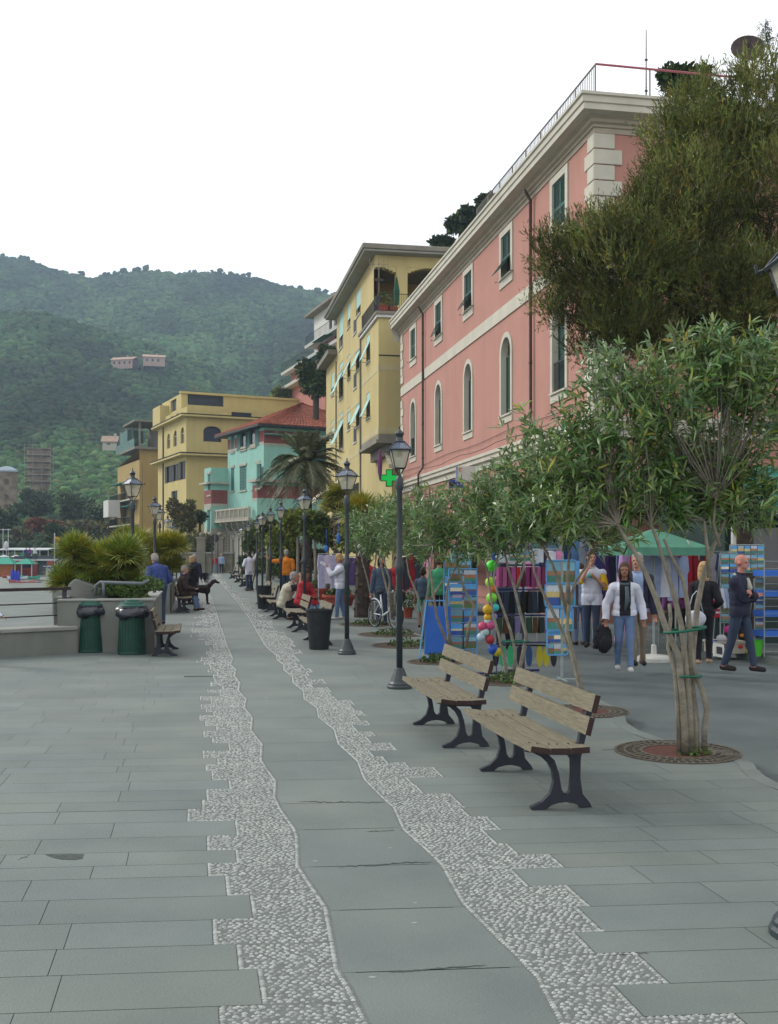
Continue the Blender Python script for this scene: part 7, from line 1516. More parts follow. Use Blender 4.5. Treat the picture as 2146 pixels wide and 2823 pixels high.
r1_ = empty('terrace_restaurant', D(60, 160, 0), 0, 'restaurant terrace with a long white awning on thin posts above the beach bar', 'building'); mb = MB()
mb.bb((-5, 0, -1.5), (6, 5, ZP(1543, 160))); mb.build('wall', m_stonew, r1_); mb = MB(); mb.add([(-3.7, 0, ZP(1517, 160)), (4.1, 0, ZP(1517, 160)), (4.1, 3, ZP(1510, 160)), (-3.7, 3, ZP(1510, 160)), (-3.7, 0, ZP(1515, 160)), (4.1, 0, ZP(1515, 160))], [(0, 1, 5, 4), (4, 5, 2, 3)]); mb.build('awning', bwh, r1_); mb = MB()
for k in range(7): mb.tube([(-3.6+1.27*k, .1, ZP(1543, 160)), (-3.6+1.27*k, .1, ZP(1516, 160))], .05, 4)
mb.build('post', bwh, r1_); mb = MB(); mb.tube([(-3, .5, 0), (-3, .5, ZP(1457, 160))], .05, 4); mb.tube([(-2.2, .5, 0), (-2.2, .5, ZP(1457, 160))], .05, 4); mb.tube([(-3.4, .5, ZP(1460, 160)), (-1.8, .5, ZP(1460, 160))], .05, 4); mb.build('mast', bwh, r1_); mb = MB(); mb.ball((-2.7, 1, ZP(1505, 160)), (.4, .4, .75), 8, 8); mb.build('tank', bwh, r1_, smooth=True)
def parasol(px, py, rpx, Y, m, label, z0=-1.5):
    e_ = empty('beach_parasol', D(px, Y, z0), 0, label, 'parasol', 'parasols on the beach terrace'); z = ZP(py, Y)-z0; r = rpx/F*Y; mb = MB(); mb.lathe([(r, z-r*.32), (r*.5, z-r*.12), (.03, z)], n=8); mb.build('canopy', m, e_); mb = MB(); mb.tube([(0, 0, 0), (0, 0, z+.1)], .04, 4); mb.build('pole', bwh, e_)
for i, (px, py) in enumerate(((12, 1530), (45, 1530), (28, 1541), (85, 1532))): parasol(px, py, 16, 152+2*i, bwh, ['white parasol at the left edge above the teal roofs', 'white parasol right of the leftmost one', 'pale parasol in front of the two upper white ones', 'white parasol beside the blue clad visitors'][i], 0)
def boat(label, px, py, L_, m, rz, cat='boat', h=.5, w_=1.1):
    e_ = empty('rowing_boat' if cat == 'boat' else 'kayak', BG(px, py), rz, label, cat, 'boats drawn up on the beach'); mb = MB(); n = 12; vs = []; fs = []
    for i in range(n+1):
        t = i/n*2-1; ww = w_/2*(1-abs(t)**2.4); zz = h*(.55+.45*t*t)+.08
        vs += [(t*L_/2, -ww, zz), (t*L_/2, -ww*.7, .1), (t*L_/2, 0, .02), (t*L_/2, ww*.7, .1), (t*L_/2, ww, zz), (t*L_/2, ww*.8, zz-.02), (t*L_/2, 0, .18), (t*L_/2, -ww*.8, zz-.02)]
    for i in range(n):
        for k in range(8): fs.append((i*8+k, i*8+(k+1) % 8, (i+1)*8+(k+1) % 8, (i+1)*8+k))
    mb.add(vs, fs); mb.build('hull', m, e_, smooth=True); mb = MB()
    for t in (-.2, .15): mb.bb((t*L_, -w_*.42, h*.6), (t*L_+.18, w_*.42, h*.66))
    mb.build('thwart', bwh, e_)
boat('red and white rowing boat on the sand in front of the teal gazebo', 64, 1612, 2.9, brd, .05); boat('green hulled boat behind the red rowing boat', 84, 1598, 2.6, bt, -.1); boat('pale boat half hidden behind the blue kayaks', 48, 1600, 2.4, bwh, .2)
boat('dark boat lying on the sand below the white cubicle', 128, 1610, 2.0, m_blk, .1); boat('reddish boat beside the orange cabin', 22, 1594, 1.4, brd, .0)
def standup(label, px, py, n_, hgt, m, lean=0.0, YY=None, zz=-1.5):
    loc = BG(px, py) if YY is None else D(px, YY, zz)
    for k in range(n_):
        mb = MB(); mb.ball((0, 0, 0), (.2, .09, hgt/2), 10, 10); o = tag(mb.build('kayak', m, loc=loc+Vector((k*.34, .05*k, hgt/2-.06*k)), smooth=True), label[k], 'kayak', 'blue kayaks propped upright'); o.rotation_euler = (0, lean, 0)
standup(['leftmost upright blue kayak beside the rowing boats', 'middle upright blue kayak beside the rowing boats', 'rightmost upright blue kayak beside the rowing boats'], 34, 1607, 3, 1.5, bbl)
standup(['upright blue kayak seen through the railing, left one', 'upright blue kayak seen through the railing, middle one', 'upright blue kayak seen through the railing, right one'], 86, 1680, 3, .95, bbl)
for i, (px, m, cl) in enumerate(((73, m_bluc, 'blue'), (82, m_prp, 'violet'), (97, m_wht, 'white'))): person('tiny visitor in %s top on the terrace above the beach' % cl, D(px, 151, .9), (.2, -1), 1.7, m, m_jeand, m_shoe, h_dk, 0, vox=.03)
fp = empty('flagpole', D(151, 60, -1.5), 0, 'thin flagpole with a yellow red and blue flag beside the fan palms', 'flag'); mb = MB(); mb.tube([(0, 0, 0), (0, 0, ZP(1470, 60)+1.5)], .035, 5); mb.build('pole', bwh, fp)
for (y0, y1, m) in ((1478, 1489, m_yelc), (1486, 1496, m_redc), (1498, 1509, m_bluc)): 
    mb = MB(); z0, z1 = ZP(y1, 60)+1.5, ZP(y0, 60)+1.5; n_ = 6
    for k in range(n_): x0, x1 = .32*k/n_, .32*(k+1)/n_; g_ = lambda x: .06*math.sin(x*14); mb.add([(x0, g_(x0), z0-x0*.3), (x1, g_(x1), z0-x1*.3), (x1, g_(x1), z1-x1*.3), (x0, g_(x0), z1-x0*.3), (x0, g_(x0)+.01, z0-x0*.3), (x1, g_(x1)+.01, z0-x1*.3), (x1, g_(x1)+.01, z1-x1*.3), (x0, g_(x0)+.01, z1-x0*.3)], [(0,1,2,3), (7,6,5,4)])
    mb.build('flag', m, fp)
for i, py in enumerate((1567, 1571, 1575)): boat(['topmost white hull behind the palms\' left leaves', 'middle white hull behind the palms\' left leaves', 'lowest white hull behind the palms\' left leaves'][i], 168, 1598-3*i, 1.4, bwh, .0)

# ------------------------------------------------------------------ stalls along the road
m_cyan = mat('rack_blue', C(96, 160, 216), .5, .1, 6); m_bluf = mat('board_blue', C(52, 108, 200), .6, .08, 4); m_pole = mat('rack_metal', C(60, 64, 110), .4, .1, 8); m_steel = mat('pale_steel', C(150, 160, 160), .4, .1, 8)
PAL = [C(90,160,215), C(196,178,120), C(120,100,80), C(70,130,120), C(180,190,200), C(60,90,160), C(170,120,90), C(120,170,190), C(150,60,60), C(230,220,190), C(90,110,70)]
m_card = mat('postcard', (.9, .9, .9, 1), .4, .12, 30, attr='tint')
def card(mb, x0, x1, z0, z1, y, rnd=R, t=.004):
    """a printed view: sky, land and sea bands"""
    a, b, c = rnd.choice(((0, 1, 3), (0, 2, 5), (4, 6, 3), (7, 2, 10), (0, 9, 5), (7, 6, 3), (4, 1, 5))); h = z1-z0; f1, f2_ = rnd.uniform(.25, .4), rnd.uniform(.5, .7)
    for (za, zb, ci) in ((0, f1, c), (f1, f2_, b), (f2_, 1, a)):
        q_ = PAL[ci]; g_ = rnd.uniform(.8, 1.2); mb.cc = (q_[0]*g_*1.2, q_[1]*g_*1.2, q_[2]*g_*1.2)
        for xa, xb in ((x0, (x0+x1)/2), ((x0+x1)/2, x1)): dz = rnd.uniform(-.08, .08)*h if zb < 1 else 0; mb.bb((xa, y-t, z0+h*za), (xb, y, z0+h*zb))
def rack(label, loc, rz, W_, H_, z0, rows, cols, m, name='postcard_rack', sides=True, legs=True):
    e_ = empty(name, loc, rz, label, 'postcard rack'); mb = MB()
    for x in (-W_/2, W_/2): mb.tube([(x, 0, 0 if legs else z0), (x, 0, z0+H_)], .012, 6)
    for k in range(rows+1): mb.tube([(-W_/2, 0, z0+H_*k/rows), (W_/2, 0, z0+H_*k/rows)], .01, 5)
    for x in (-W_/2, W_/2): mb.tube([(x, .35, 0 if legs else z0), (x, .02, z0+H_)], .01, 5)
    mb.build('frame', m, e_)
    for r in range(rows):
        mb = MB()
        for k in range(cols): x = -W_/2+W_*(k+.06)/cols; card(mb, x, x+W_*.88/cols, z0+H_*(r+.08)/rows, z0+H_*(r+.9)/rows, -.015)
        mb.build('card_row', m_card, e_)
    return e_
# blue folding board
p = D(1205, 18.2); fb = empty('folding_board', p, TH*.3, 'bright blue folding advertising board on a tubular frame', 'sign board'); mb = MB(); u_ = 18.2/F
top = 148*u_; mb.box((.02, 0, top*.5), (72*u_, .012, top*.9), rot=Matrix.Rotation(-.1, 3, 'X')); mb.build('panel', m_bluf, fb); mb = MB()
for s_, y0 in ((-1, -.28), (1, -.28)): mb.tube([(s_*40*u_-.08, y0, .02), (s_*28*u_, .06, top*1.05)], .014, 6)
mb.tube([(-40*u_-.08, -.28, .02), (40*u_-.08, -.28, .02)], .014, 6); mb.tube([(-28*u_, .06, top*1.05), (28*u_, .06, top*1.05)], .014, 6)
for s_ in (-1, 1): mb.tube([(s_*30*u_, .3, .02), (s_*28*u_, .06, top*1.05)], .012, 6)
mb.build('frame', m_cyan, fb)
rack('tall pale blue postcard rack right of the blue folding board', D(1277, 18.6), .12, .50, 1.42, .1, 6, 2, m_cyan); rack('upper picture rack with sky blue prints behind the tall postcard rack', D(1262, 21.5), .0, .55, .75, 1.0, 2, 2, m_cyan)
# rotating postcard stand on a pole
ps_ = empty('postcard_stand', D(1550, 14.75), .1, 'rotating postcard stand with rounded pale blue frames on a thin pole', 'postcard rack'); mb = MB(); mb.tube([(0, 0, 0), (0, 0, 1.75)], .02, 8); mb.tube([(-.25, 0, .03), (.25, 0, .03)], .015, 6); mb.tube([(0, -.25, .03), (0, .25, .03)], .015, 6); mb.build('pole', m_steel, ps_)
for (za, zb, w2) in ((1.32, 1.70, .24), (.94, 1.30, .24), (.62, .92, .23), (.38+.12, .60, .20)): pass
for i, (ya, yb, xa, xb) in enumerate(((1545, 1608, 1505, 1588), (1610, 1672, 1502, 1585), (1676, 1738, 1505, 1580), (1740, 1806, 1507, 1565))):
    z1, z0 = ZP(ya, 14.7), ZP(yb, 14.7); x0, x1 = (xa-1550)/F*14.7, (xb-1550)/F*14.7; mb = MB(); q_ = []
    for cx_, cz_, a0 in ((x1-.03, z1-.03, 0), (x0+.03, z1-.03, pi/2), (x0+.03, z0+.03, pi), (x1-.03, z0+.03, 1.5*pi)): q_ += [(cx_+.03*math.cos(a0+k*pi/6), -.02, cz_+.03*math.sin(a0+k*pi/6)) for k in range(4)]
    mb.tube(q_+[q_[0]], .012, 5); fr_ = mb.build('frame', m_cyan, ps_); mb = MB(); nc = 2 if i != 3 else 3
    for k in range(nc):
        for r in range(1 if i < 3 else 2): hh = (z1-z0)/(1 if i < 3 else 2); card(mb, x0+(x1-x0)*(k+.03)/nc, x0+(x1-x0)*(k+.97)/nc, z0+r*hh+.01, z0+(r+1)*hh-.01, -.01)
    mb.build('postcards' if 0 else 'postcard_panel', m_card, fr_)
    mb = MB(); mb.box((x1+.05, .12, (z0+z1)/2), (.012, .26, z1-z0-.02)); mb.build('side_panel', m_brn if i else m_cyan, ps_)
# hanging garments
m_gar = mat('garment', (.9, .9, .9, 1), .95, .15, 8, attr='tint')
def garment(mb, x, y, z, w_, h, c, kind='shirt', rnd=R):
    g_ = rnd.uniform(.85, 1.15); mb.cc = tuple(min(1, q_*1.15*g_) for q_ in c[:3]); n = 6; d_ = .035
    prof = [(-w_/2, z-h), (w_/2, z-h), (w_*.45, z-h*.45), (w_*.62, z-h*.35), (w_*.5, z-.03), (w_*.12, z), (-w_*.12, z), (-w_*.5, z-.03), (-w_*.62, z-h*.35), (-w_*.45, z-h*.45)] if kind == 'shirt' else [(-w_/2, z-h), (w_/2, z-h*rnd.uniform(.93, 1)), (w_*.42, z), (-w_*.42, z)]
    a = rnd.uniform(-.5, .5); ca__, sa__ = math.cos(a), math.sin(a)
    m0 = MB(); m0.prism(prof, -d_, d_); vs = [(x+v[0]*ca__-v[1]*sa__, y+v[0]*sa__+v[1]*ca__+.02*math.sin(v[2]*25+x*9), v[2]) for v in m0.v]; mb.add(vs, m0.f)
def railrack(label, loc, rz, W_, tiers, m=None, name='clothes_rack', cat='clothes rack'):
    e_ = empty(name, loc, rz, label, cat); mb = MB(); zt = max(t[0] for t in tiers)
    for x in (0,): mb.tube([(x, 0, 0), (x, 0, zt+.05)], .022, 6)
    mb.tube([(-W_*.3, 0, .03), (W_*.3, 0, .03)], .02, 5); mb.tube([(0, -.3, .03), (0, .3, .03)], .02, 5)
    for t in tiers: mb.tube([(-W_/2, 0, t[0]), (W_/2, 0, t[0])], .014, 5)
    mb.build('frame', m or m_pole, e_)
    for (z, h, cols, n, kd) in tiers:
        for k in range(n): b_ = MB(); garment(b_, -W_/2+W_*(k+.5)/n, 0, z-.03, W_/n*(1.5 if kd == 'shirt' else .9), h, cols[k % len(cols)], kd); b_.build('garment', m_gar, e_)
    return e_
cP = [C(150,70,120), C(180,100,150), C(120,50,90), C(160,80,140), C(190,50,60), C(80,40,60), C(140,60,110)]; cK = [C(34,36,42), C(50,60,80), C(28,30,34), C(60,80,100), C(36,36,36)]; cG = [C(50,80,64), C(90,64,44), C(44,52,50), C(120,110,160), C(60,70,50)]
cr = railrack('three tiered rack of pink, black and dark swimwear with flip flops below', D(1443, 15.9), .1, .82, [(1.62, .30, cP, 11, 'x'), (1.25, .33, cK, 9, 'x'), (.86, .24, cG, 9, 'x'), (.45, .02, cK, 1, 'x')])
mb = MB(); mb.bb((-.42, -.05, 1.66), (.30, .01, 1.86)); mb.cc = None; mb.build('header_panel', m_wht, cr); mb = MB(); card(mb, -.22, -.1, 1.69, 1.83, -.055); card(mb, -.06, .1, 1.69, 1.83, -.055); mb.build('header_print', m_card, cr)
def flipflop(x, c, lb):
    mb = MB(); L_ = .33; pr = [(.055*math.sin(pi*min(1, t))**.5*(1.0-.15*math.sin(pi*t)), t) for t in [k/12 for k in range(13)]]; poly = [(w_, t*L_) for w_, t in pr]+[(-w_, t*L_) for w_, t in reversed(pr)]; mb.prism(poly, -.012, .012)
    o = tag(mb.build('flip_flop', mat('ff_%d' % int(c[0]*1000+c[1]*100), c, .7, .08, 5), loc=D(1443, 15.88)+Vector((x, -.06, .09))), lb, 'flip flop', 'giant flip flops on the rack')
for x, c, lb in ((-.32, C(60,176,120), 'leftmost green giant flip flop under the clothes rack'), (-.2, C(60,176,120), 'second green giant flip flop under the clothes rack'), (.08, C(50,80,120), 'blue giant flip flop in the middle under the clothes rack'), (.24, C(186,176,40), 'yellow giant flip flop, left of the yellow pair'), (.34, C(186,176,40), 'yellow giant flip flop, right of the yellow pair'), (-.42, C(36,36,40), 'black giant flip flop left of the green ones'), (.45, C(44,44,48), 'dark giant flip flop at the right end'), (-.06, C(40,46,60), 'dark blue giant flip flop beside the green pair')): flipflop(x, c, lb)
# balls in nets
BL = [(1356,1560,16,C(80,225,60),'bright green ball at the top of the string'),(1352,1605,14,C(170,215,50),'lime ball second from the top of the string'),(1360,1622,12,C(232,112,60),'orange ball under the lime one'),(1356,1648,15,C(140,215,60),'green and orange ball in the middle of the string'),(1345,1680,14,C(214,160,30),'yellow ball left of the turquoise one'),(1366,1675,11,C(80,190,190),'turquoise ball beside the yellow one'),(1345,1702,11,C(220,160,40),'small yellow ball under the turquoise one'),(1362,1700,10,C(150,130,190),'violet ball beside the small yellow one'),(1331,1727,13,C(205,70,110),'pink ball at the left of the cluster'),(1352,1724,13,C(214,80,130),'pink ball at the right of the cluster'),(1338,1742,12,C(190,200,200),'pale patterned ball in the middle of the cluster'),(1327,1756,12,C(180,190,205),'pale patterned ball low in the cluster'),(1351,1763,13,C(178,50,66),'dark red ball at the bottom of the cluster'),(1345,1712,9,C(200,205,215),'small white ball above the pink pair'),(1360,1790,15,C(40,80,170),'blue ball below the cluster'),(1371,1797,13,C(200,170,30),'yellow ball touching the blue one')]
for px, py, r_, c, lb in BL:
    p = D(px, 15.5, ZP(py, 15.5)); mb = MB(); rr = r_/F*15.5; mb.ball((0, 0, 0), rr, 18, 12); tag(mb.build('ball', mat('ball_%d_%d' % (px, py), c, .35, .06, 10, col2=[min(1, q_*(1.25 if i else .95)) for i, q_ in enumerate(c[:3])]+[1]), loc=p, smooth=True), lb, 'ball', 'colourful balls hanging in a string')
mb = MB(); mb.tube([D(1358, 15.55, ZP(1545, 15.55)), D(1356, 15.55, ZP(1650, 15.55)), D(1350, 15.55, ZP(1760, 15.55)), D(1366, 15.55, ZP(1800, 15.55)), D(1370, 15.6, .02)], .008, 5); mb.tube([D(1300, 15.6, .02), D(1400, 15.6, .02)], .015, 5); tag(mb.build('ball_string', m_pole), 'thin stand holding the string of colourful balls', 'ball stand')
mb = MB(); mb.bb((-.5, -.3, .7), (.5, .3, .78)); mb.bb((-.5, -.3, 0), (-.44, -.24, .7)); mb.bb((.44, -.3, 0), (.5, -.24, .7)); mb.bb((-.5, .24, 0), (-.44, .3, .7)); tag(mb.build('stall_table', m_iron, loc=D(1345, 20.5, -.1)), 'dark metal table between the postcard rack and the balls', 'table')
# clothes hanging along the pink wall and under the awnings
def wallgar(s_, t_, z, n, W_, h, cols, label, kd='shirt', name='clothes_rail'):
    e_ = empty(name, W(s_, t_, 0), TH+pi/2+pi, label, 'clothes rail'); mb = MB(); mb.tube([(-W_/2, 0, z), (W_/2, 0, z)], .015, 5); mb.tube([(-W_/2, 0, -.1), (-W_/2, 0, z)], .018, 5); mb.tube([(W_/2, 0, -.1), (W_/2, 0, z)], .018, 5); mb.build('frame', m_steel, e_)
    for k in range(n): b_ = MB(); garment(b_, -W_/2+W_*(k+.5)/n, 0, z-.03, W_/n*1.1, h*R.uniform(.85, 1.1), cols[k % len(cols)], kd); b_.build('garment', m_gar, e_)
cW = [C(180,190,220), C(160,175,210), C(200,205,215)]; cM = [C(60,90,150), C(170,60,70), C(200,200,205), C(50,60,80), C(120,80,140), C(90,150,150), C(210,140,170)]
wallgar(23.2, 8.6, 2.15, 9, 3.2, .9, cM, 'mixed coloured clothes hanging under the shop awning behind the balls'); wallgar(26.8, 9.3, 2.2, 9, 3.2, .95, [C(40,44,70), C(60,50,90), C(44,60,110), C(80,60,110)], 'dark blue and violet clothes along the pink wall'); wallgar(31, 9.3, 2.2, 8, 3.0, .9, cM, 'bright clothes hanging further along the pink wall'); wallgar(36.5, 9.3, 2.1, 7, 2.6, .9, [C(190,190,200), C(120,150,190), C(60,70,90)], 'pale clothes hanging near the far shop doors'); wallgar(43, 9.3, 2.1, 7, 2.6, .9, cM, 'clothes hanging by the farthest shop doors')
def frontgar(px, Y, z, n, W_, h, cols, label, rz=.1, kd='shirt'):
    e_ = empty('clothes_rail', D(px, Y, -.12), rz, label, 'clothes rail'); mb = MB(); mb.tube([(-W_/2, 0, z), (W_/2, 0, z)], .015, 5); mb.tube([(-W_/2, 0, 0), (-W_/2, 0, z)], .018, 5); mb.tube([(W_/2, 0, 0), (W_/2, 0, z)], .018, 5); mb.build('frame', m_steel, e_)
    for k in range(n): b_ = MB(); garment(b_, -W_/2+W_*(k+.5)/n, 0, z-.03, W_/n*1.15, h*R.uniform(.9, 1.08), cols[k % len(cols)], kd); b_.build('garment', m_gar, e_)
frontgar(1832, 19.3, 1.9, 5, .85, .8, cW, 'row of pale blue shirts hanging under the green parasol'); frontgar(1895, 20.0, 2.05, 4, .45, .95, [C(150,30,40), C(120,24,36)], 'dark red garments right of the pale blue shirts'); frontgar(1690, 22.5, 2.1, 5, .75, 1.2, [C(60,60,110), C(90,60,120), C(50,50,80)], 'violet and navy dresses left of the green parasol'); frontgar(1490, 21.5, 2.0, 6, .9, .8, [C(200,205,215), C(230,150,190), C(150,180,215), C(60,60,70)], 'white, pink and blue tops behind the swimwear rack')
frontgar(1420, 22.8, 2.15, 6, 1.0, .7, cM, 'assorted tops on the rail behind the swimwear rack'); frontgar(1575, 23.5, 2.3, 6, 1.0, .9, [C(120,160,210), C(190,200,215), C(60,90,150)], 'pale blue beach towels behind the postcard stand')
frontgar(905, 33, 1.9, 3, .6, 1.0, [C(170,170,200), C(190,180,200)], 'pale lilac dresses beside the dark trunk behind the woman in white'); frontgar(962, 36, 1.8, 6, 1.2, .9, [C(80,60,110), C(60,80,120), C(150,120,150)], 'violet and blue clothes between the trunks right of the second lamp'); frontgar(1128, 26, 1.9, 4, .6, .8, [C(150,40,46), C(60,60,70)], 'red and grey clothes beside the bicycle')
person('shopper in grey top looking at the swimwear rack', D(1388, 21.0, -.12), (.3, 1), 1.68, m_den, m_blk, m_shoe, h_dk, .5, vox=.016); person('shopper in pale blue top between the stalls and the man in yellow sleeves', D(1600, 22.0, -.12), (-.2, 1), 1.66, m_lbl, m_jean, m_shoe, h_br, .8, vox=.016, fem=True); person('stallholder in dark violet top under the green parasol', D(1868, 20.8, -.12), (-.3, -1), 1.7, m_prp, m_blk, m_shoe, h_dk, .4, vox=.014)
frontgar(1965, 20.4, 1.95, 5, .7, .9, [C(60,60,70), C(120,40,50), C(180,180,190), C(50,70,110)], 'dark and red garments between the parasol and the postcard racks'); frontgar(1760, 21.8, 2.25, 6, .9, .7, cM, 'mixed garments hanging high behind the green parasol')
# violet folded parasol, green market parasol with white base
mb = MB(); mb.lathe([(.02, 0), (.09, .3), (.12, 1.0), (.10, 1.9), (.05, 2.05), (.01, 2.1)], n=9); o = tag(mb.build('folded_parasol', mat('lilac_cloth', C(196, 150, 206), .9, .12, 4), loc=D(1704, 19.6, -.12)), 'folded lilac beach parasol leaning behind the woman in white', 'parasol'); o.rotation_euler = (0, .07, 0)
gp_ = empty('market_parasol', D(1803, 18.7, -.12), .2, 'square green market parasol standing in a white round base', 'parasol'); mb = MB(); mb.lathe([(.3, 0), (.3, .06), (.26, .1), (.05, .13), (.045, .28), (.03, .3)], n=20); mb.build('base', m_white, gp_, smooth=False); mb = MB(); mb.tube([(0, 0, .2), (0, 0, 2.3)], .022, 6); mb.build('pole', m_steel, gp_)
mb = MB(); a, b = .78, .62; zc_ = 2.02; mb.add([(-a, -b, zc_), (a, -b, zc_), (a, b, zc_), (-a, b, zc_), (0, 0, zc_+.34)], [(0,1,4), (1,2,4), (2,3,4), (3,0,4)]); 
for (x0, y0, x1, y1) in ((-a, -b, a, -b), (a, -b, a, b), (a, b, -a, b), (-a, b, -a, -b)): mb.add([(x0, y0, zc_), (x1, y1, zc_), (x1, y1, zc_-.14), (x0, y0, zc_-.14)], [(0, 1, 2, 3)])
mb.build('canopy', mat('sage_green_cloth', C(84, 138, 118), .9, .15, 3), gp_)
# shop awnings
awning('shop_awning', FF(0), 0, 0, 0, 0, 0, m_awn, None) if 0 else None
aw = empty('shop_awning', W(25.4, 10, 0), TH, 'cream shop awning on the end wall of the pink building', 'awning'); awning('canopy', FF(0), 1.2, 6.8, 3.35, 2.75, 1.5, m_awn, None, aw)
aw = empty('shop_awning', W(21, 8.2, 0), TH, 'cream awning over the clothes stalls behind the oleanders', 'awning'); awning('canopy', LF(0), 0, 4.2, 3.0, 2.55, 1.1, m_awn, None, aw); mb = MB()
for y in (.1, 4.1): mb.tube([(0, y, -.1), (0, y, 3)], .03, 6)
mb.build('post', m_steel, aw)
aw = empty('shop_awning', W(29, 10, 0), TH, 'cream awning half way along the pink wall', 'awning'); awning('canopy', LF(0), 0, 6, 3.4, 2.8, 1.3, m_awn, None, aw)
ks_ = empty('kiosk', W(18.6, 10.6, 0), TH, 'dark green kiosk with a teal awning at the right edge', 'kiosk'); kx = ks_.location; mb = MB(); xk = (2100-CX)/F*19.2; l0 = st((xk, 19.2))[1]-10.6
mb.bb((l0, .4, 0), (l0+3.5, 3.4, 3.4)); mb.build('wall', mat('kiosk_green', C(34, 58, 52), .6, .15, 3), ks_); mb = MB(); mb.bb((l0+.25, .3, .7), (l0+2.6, .4, 2.3)); mb.build('window', m_glass, ks_); mb = MB(); mb.add([(l0-.35, -.9, 2.75), (l0+3.6, -.9, 2.75), (l0+3.6, .4, 3.5), (l0-.1, .4, 3.5)], [(0, 1, 2, 3)]); mb.bb((l0-.35, -.92, 2.55), (l0+3.6, -.9, 2.75)); mb.mi = 1; mb.bb((l0-.35, -.94, 2.52), (l0+3.6, -.92, 2.56)); mb.build('awning', [m_awn2, m_white], ks_); mb = MB(); mb.tube([(l0-.2, -.3, 0), (l0-.2, -.3, 2.7)], .05, 8); mb.build('post', m_white, ks_)
# postcard and book racks on the right pavement
rack('grey wire postcard rack left of the bald man', D(2010, 18.9), .1, .32, 1.25, .55, 7, 2, m_steel, legs=True); rack('narrow magazine rack with yellow and blue covers right of the bald man', D(2093, 18.6), .1, .16, 1.2, .15, 8, 1, m_steel); rack('upper magazine shelf above the bald man\'s head', D(2060, 19.0), .1, .62, .5, 1.45, 3, 5, m_steel)
sh_ = empty('display_shelf', D(2128, 18.3), .1, 'blue tiered display shelf at the right edge', 'shelf'); mb = MB()
for z in (.35, .7, 1.05, 1.4): mb.bb((-.18, -.1, z), (.8, .35, z+.1))
mb.build('shelf', m_bluf, sh_); mb = MB()
for x in (-.18, .3, .8): mb.tube([(x, -.1, 0), (x, -.1, 1.7)], .01, 4)
for z in np.arange(.1, 1.7, .13): mb.tube([(-.18, -.12, z), (.8, -.12, z)], .005, 3)
mb.build('wire_front', m_steel, sh_)
TY = [(2010,1735,14,C(200,50,140),'pink toy heap'),(2020,1752,10,C(225,170,30),'yellow toy ball'),(1972,1772,10,C(60,90,160),'blue plastic toy'),(2062,1795,8,C(210,190,60),'small yellow box'),(1990,1760,14,C(190,190,195),'pile of white folded shirts'),(1996,1778,14,C(90,60,90),'pile of dark violet folded shirts'),(2090,1740,9,C(150,30,60),'crimson toy'),(2046,1752,6,C(220,130,30),'orange toy'),(2040,1782,9,C(200,60,50),'red and white toy box')]
for px, py, r_, c, lb in TY:
    mb = MB(); rr = r_/F*18.9; mb.ball((0, 0, 0), (rr, rr, rr*.8), 12, 8, .12); tag(mb.build('toy', mat('toy_%d' % px, c, .6, .2, 9), loc=D(px, 18.9, ZP(py, 18.9))), lb+' on the pavement stall beside the bald man', 'toy' if 'shirt' not in lb else 'folded shirts')
mb = MB(); mb.bb((-.28, -.15, .0), (.28, .35, .18)); mb.bb((-.3, -.17, .18), (.3, .37, .22)); tag(mb.build('crate', m_stonew, loc=D(2004, 19.0), rz=.1), 'low pale crate under the folded shirts and toys', 'crate')
mb = MB(); mb.lathe([(.07, 0), (.10, .26), (.105, .28), (.09, .28), (.065, .02)], n=16); mb.cc = None; tag(mb.build('bucket', mat('bucket_green', C(80, 190, 50), .5, .06, 5), loc=D(2088, 18.4)), 'bright green bucket on the pavement right of the bald man', 'bucket')
mb = MB(); mb.bb((-.1, -.02, 0), (.1, .02, .24)); o = tag(mb.build('picture_frame', m_white, loc=D(1982, 18.2, 0)), 'small white framed picture leaning on the pavement edge', 'picture'); o.rotation_euler = (-.3, .2, .3); mb = MB(); mb.bb((-.06, -.024, .05), (.06, -.021, .18)); mb.build('photo', m_iron, o)
# bags hanging right of the tree stem
hb = empty('tote_bag', D(1975, 18.9, ZP(1640, 18.9)), .15, 'red tote bag with white printed lines hanging in the stall', 'bag'); mb = MB(); mb.prism([(-.1, 0), (.1, 0), (.16, -.38), (-.06, -.42)], -.03, .03); mb.tube([(-.06, 0, 0), (0, 0, .12), (.06, 0, 0)], .008, 5); mb.build('body', m_redc, hb); mb = MB()
for k, (xa, xb) in enumerate(((-.06, .06), (-.05, .09), (-.03, .05), (-.02, .09))): mb.bb((xa, -.034, -.09-.08*k), (xb, -.031, -.06-.08*k))
mb.build('print', m_wht, hb); mb = MB(); mb.prism([(.02, 0), (.2, 0), (.24, -.46), (.06, -.5)], .04, .09); tag(mb.build('tote_bag', m_blk, loc=hb.location), 'black tote bag hanging just behind the red one', 'bag')
for i, px in enumerate((1990, 2000)): mb = MB(); mb.prism([(-.03, 0), (.03, 0), (.09, -.34), (.04, -.36)], -.02, .02); tag(mb.build('striped_bag', (m_wht, m_lbl)[i], loc=D(px, 18.8, ZP(1622, 18.8))), ('narrow white cloth bag beside the red tote', 'narrow pale blue cloth bag beside the white one')[i], 'bag')
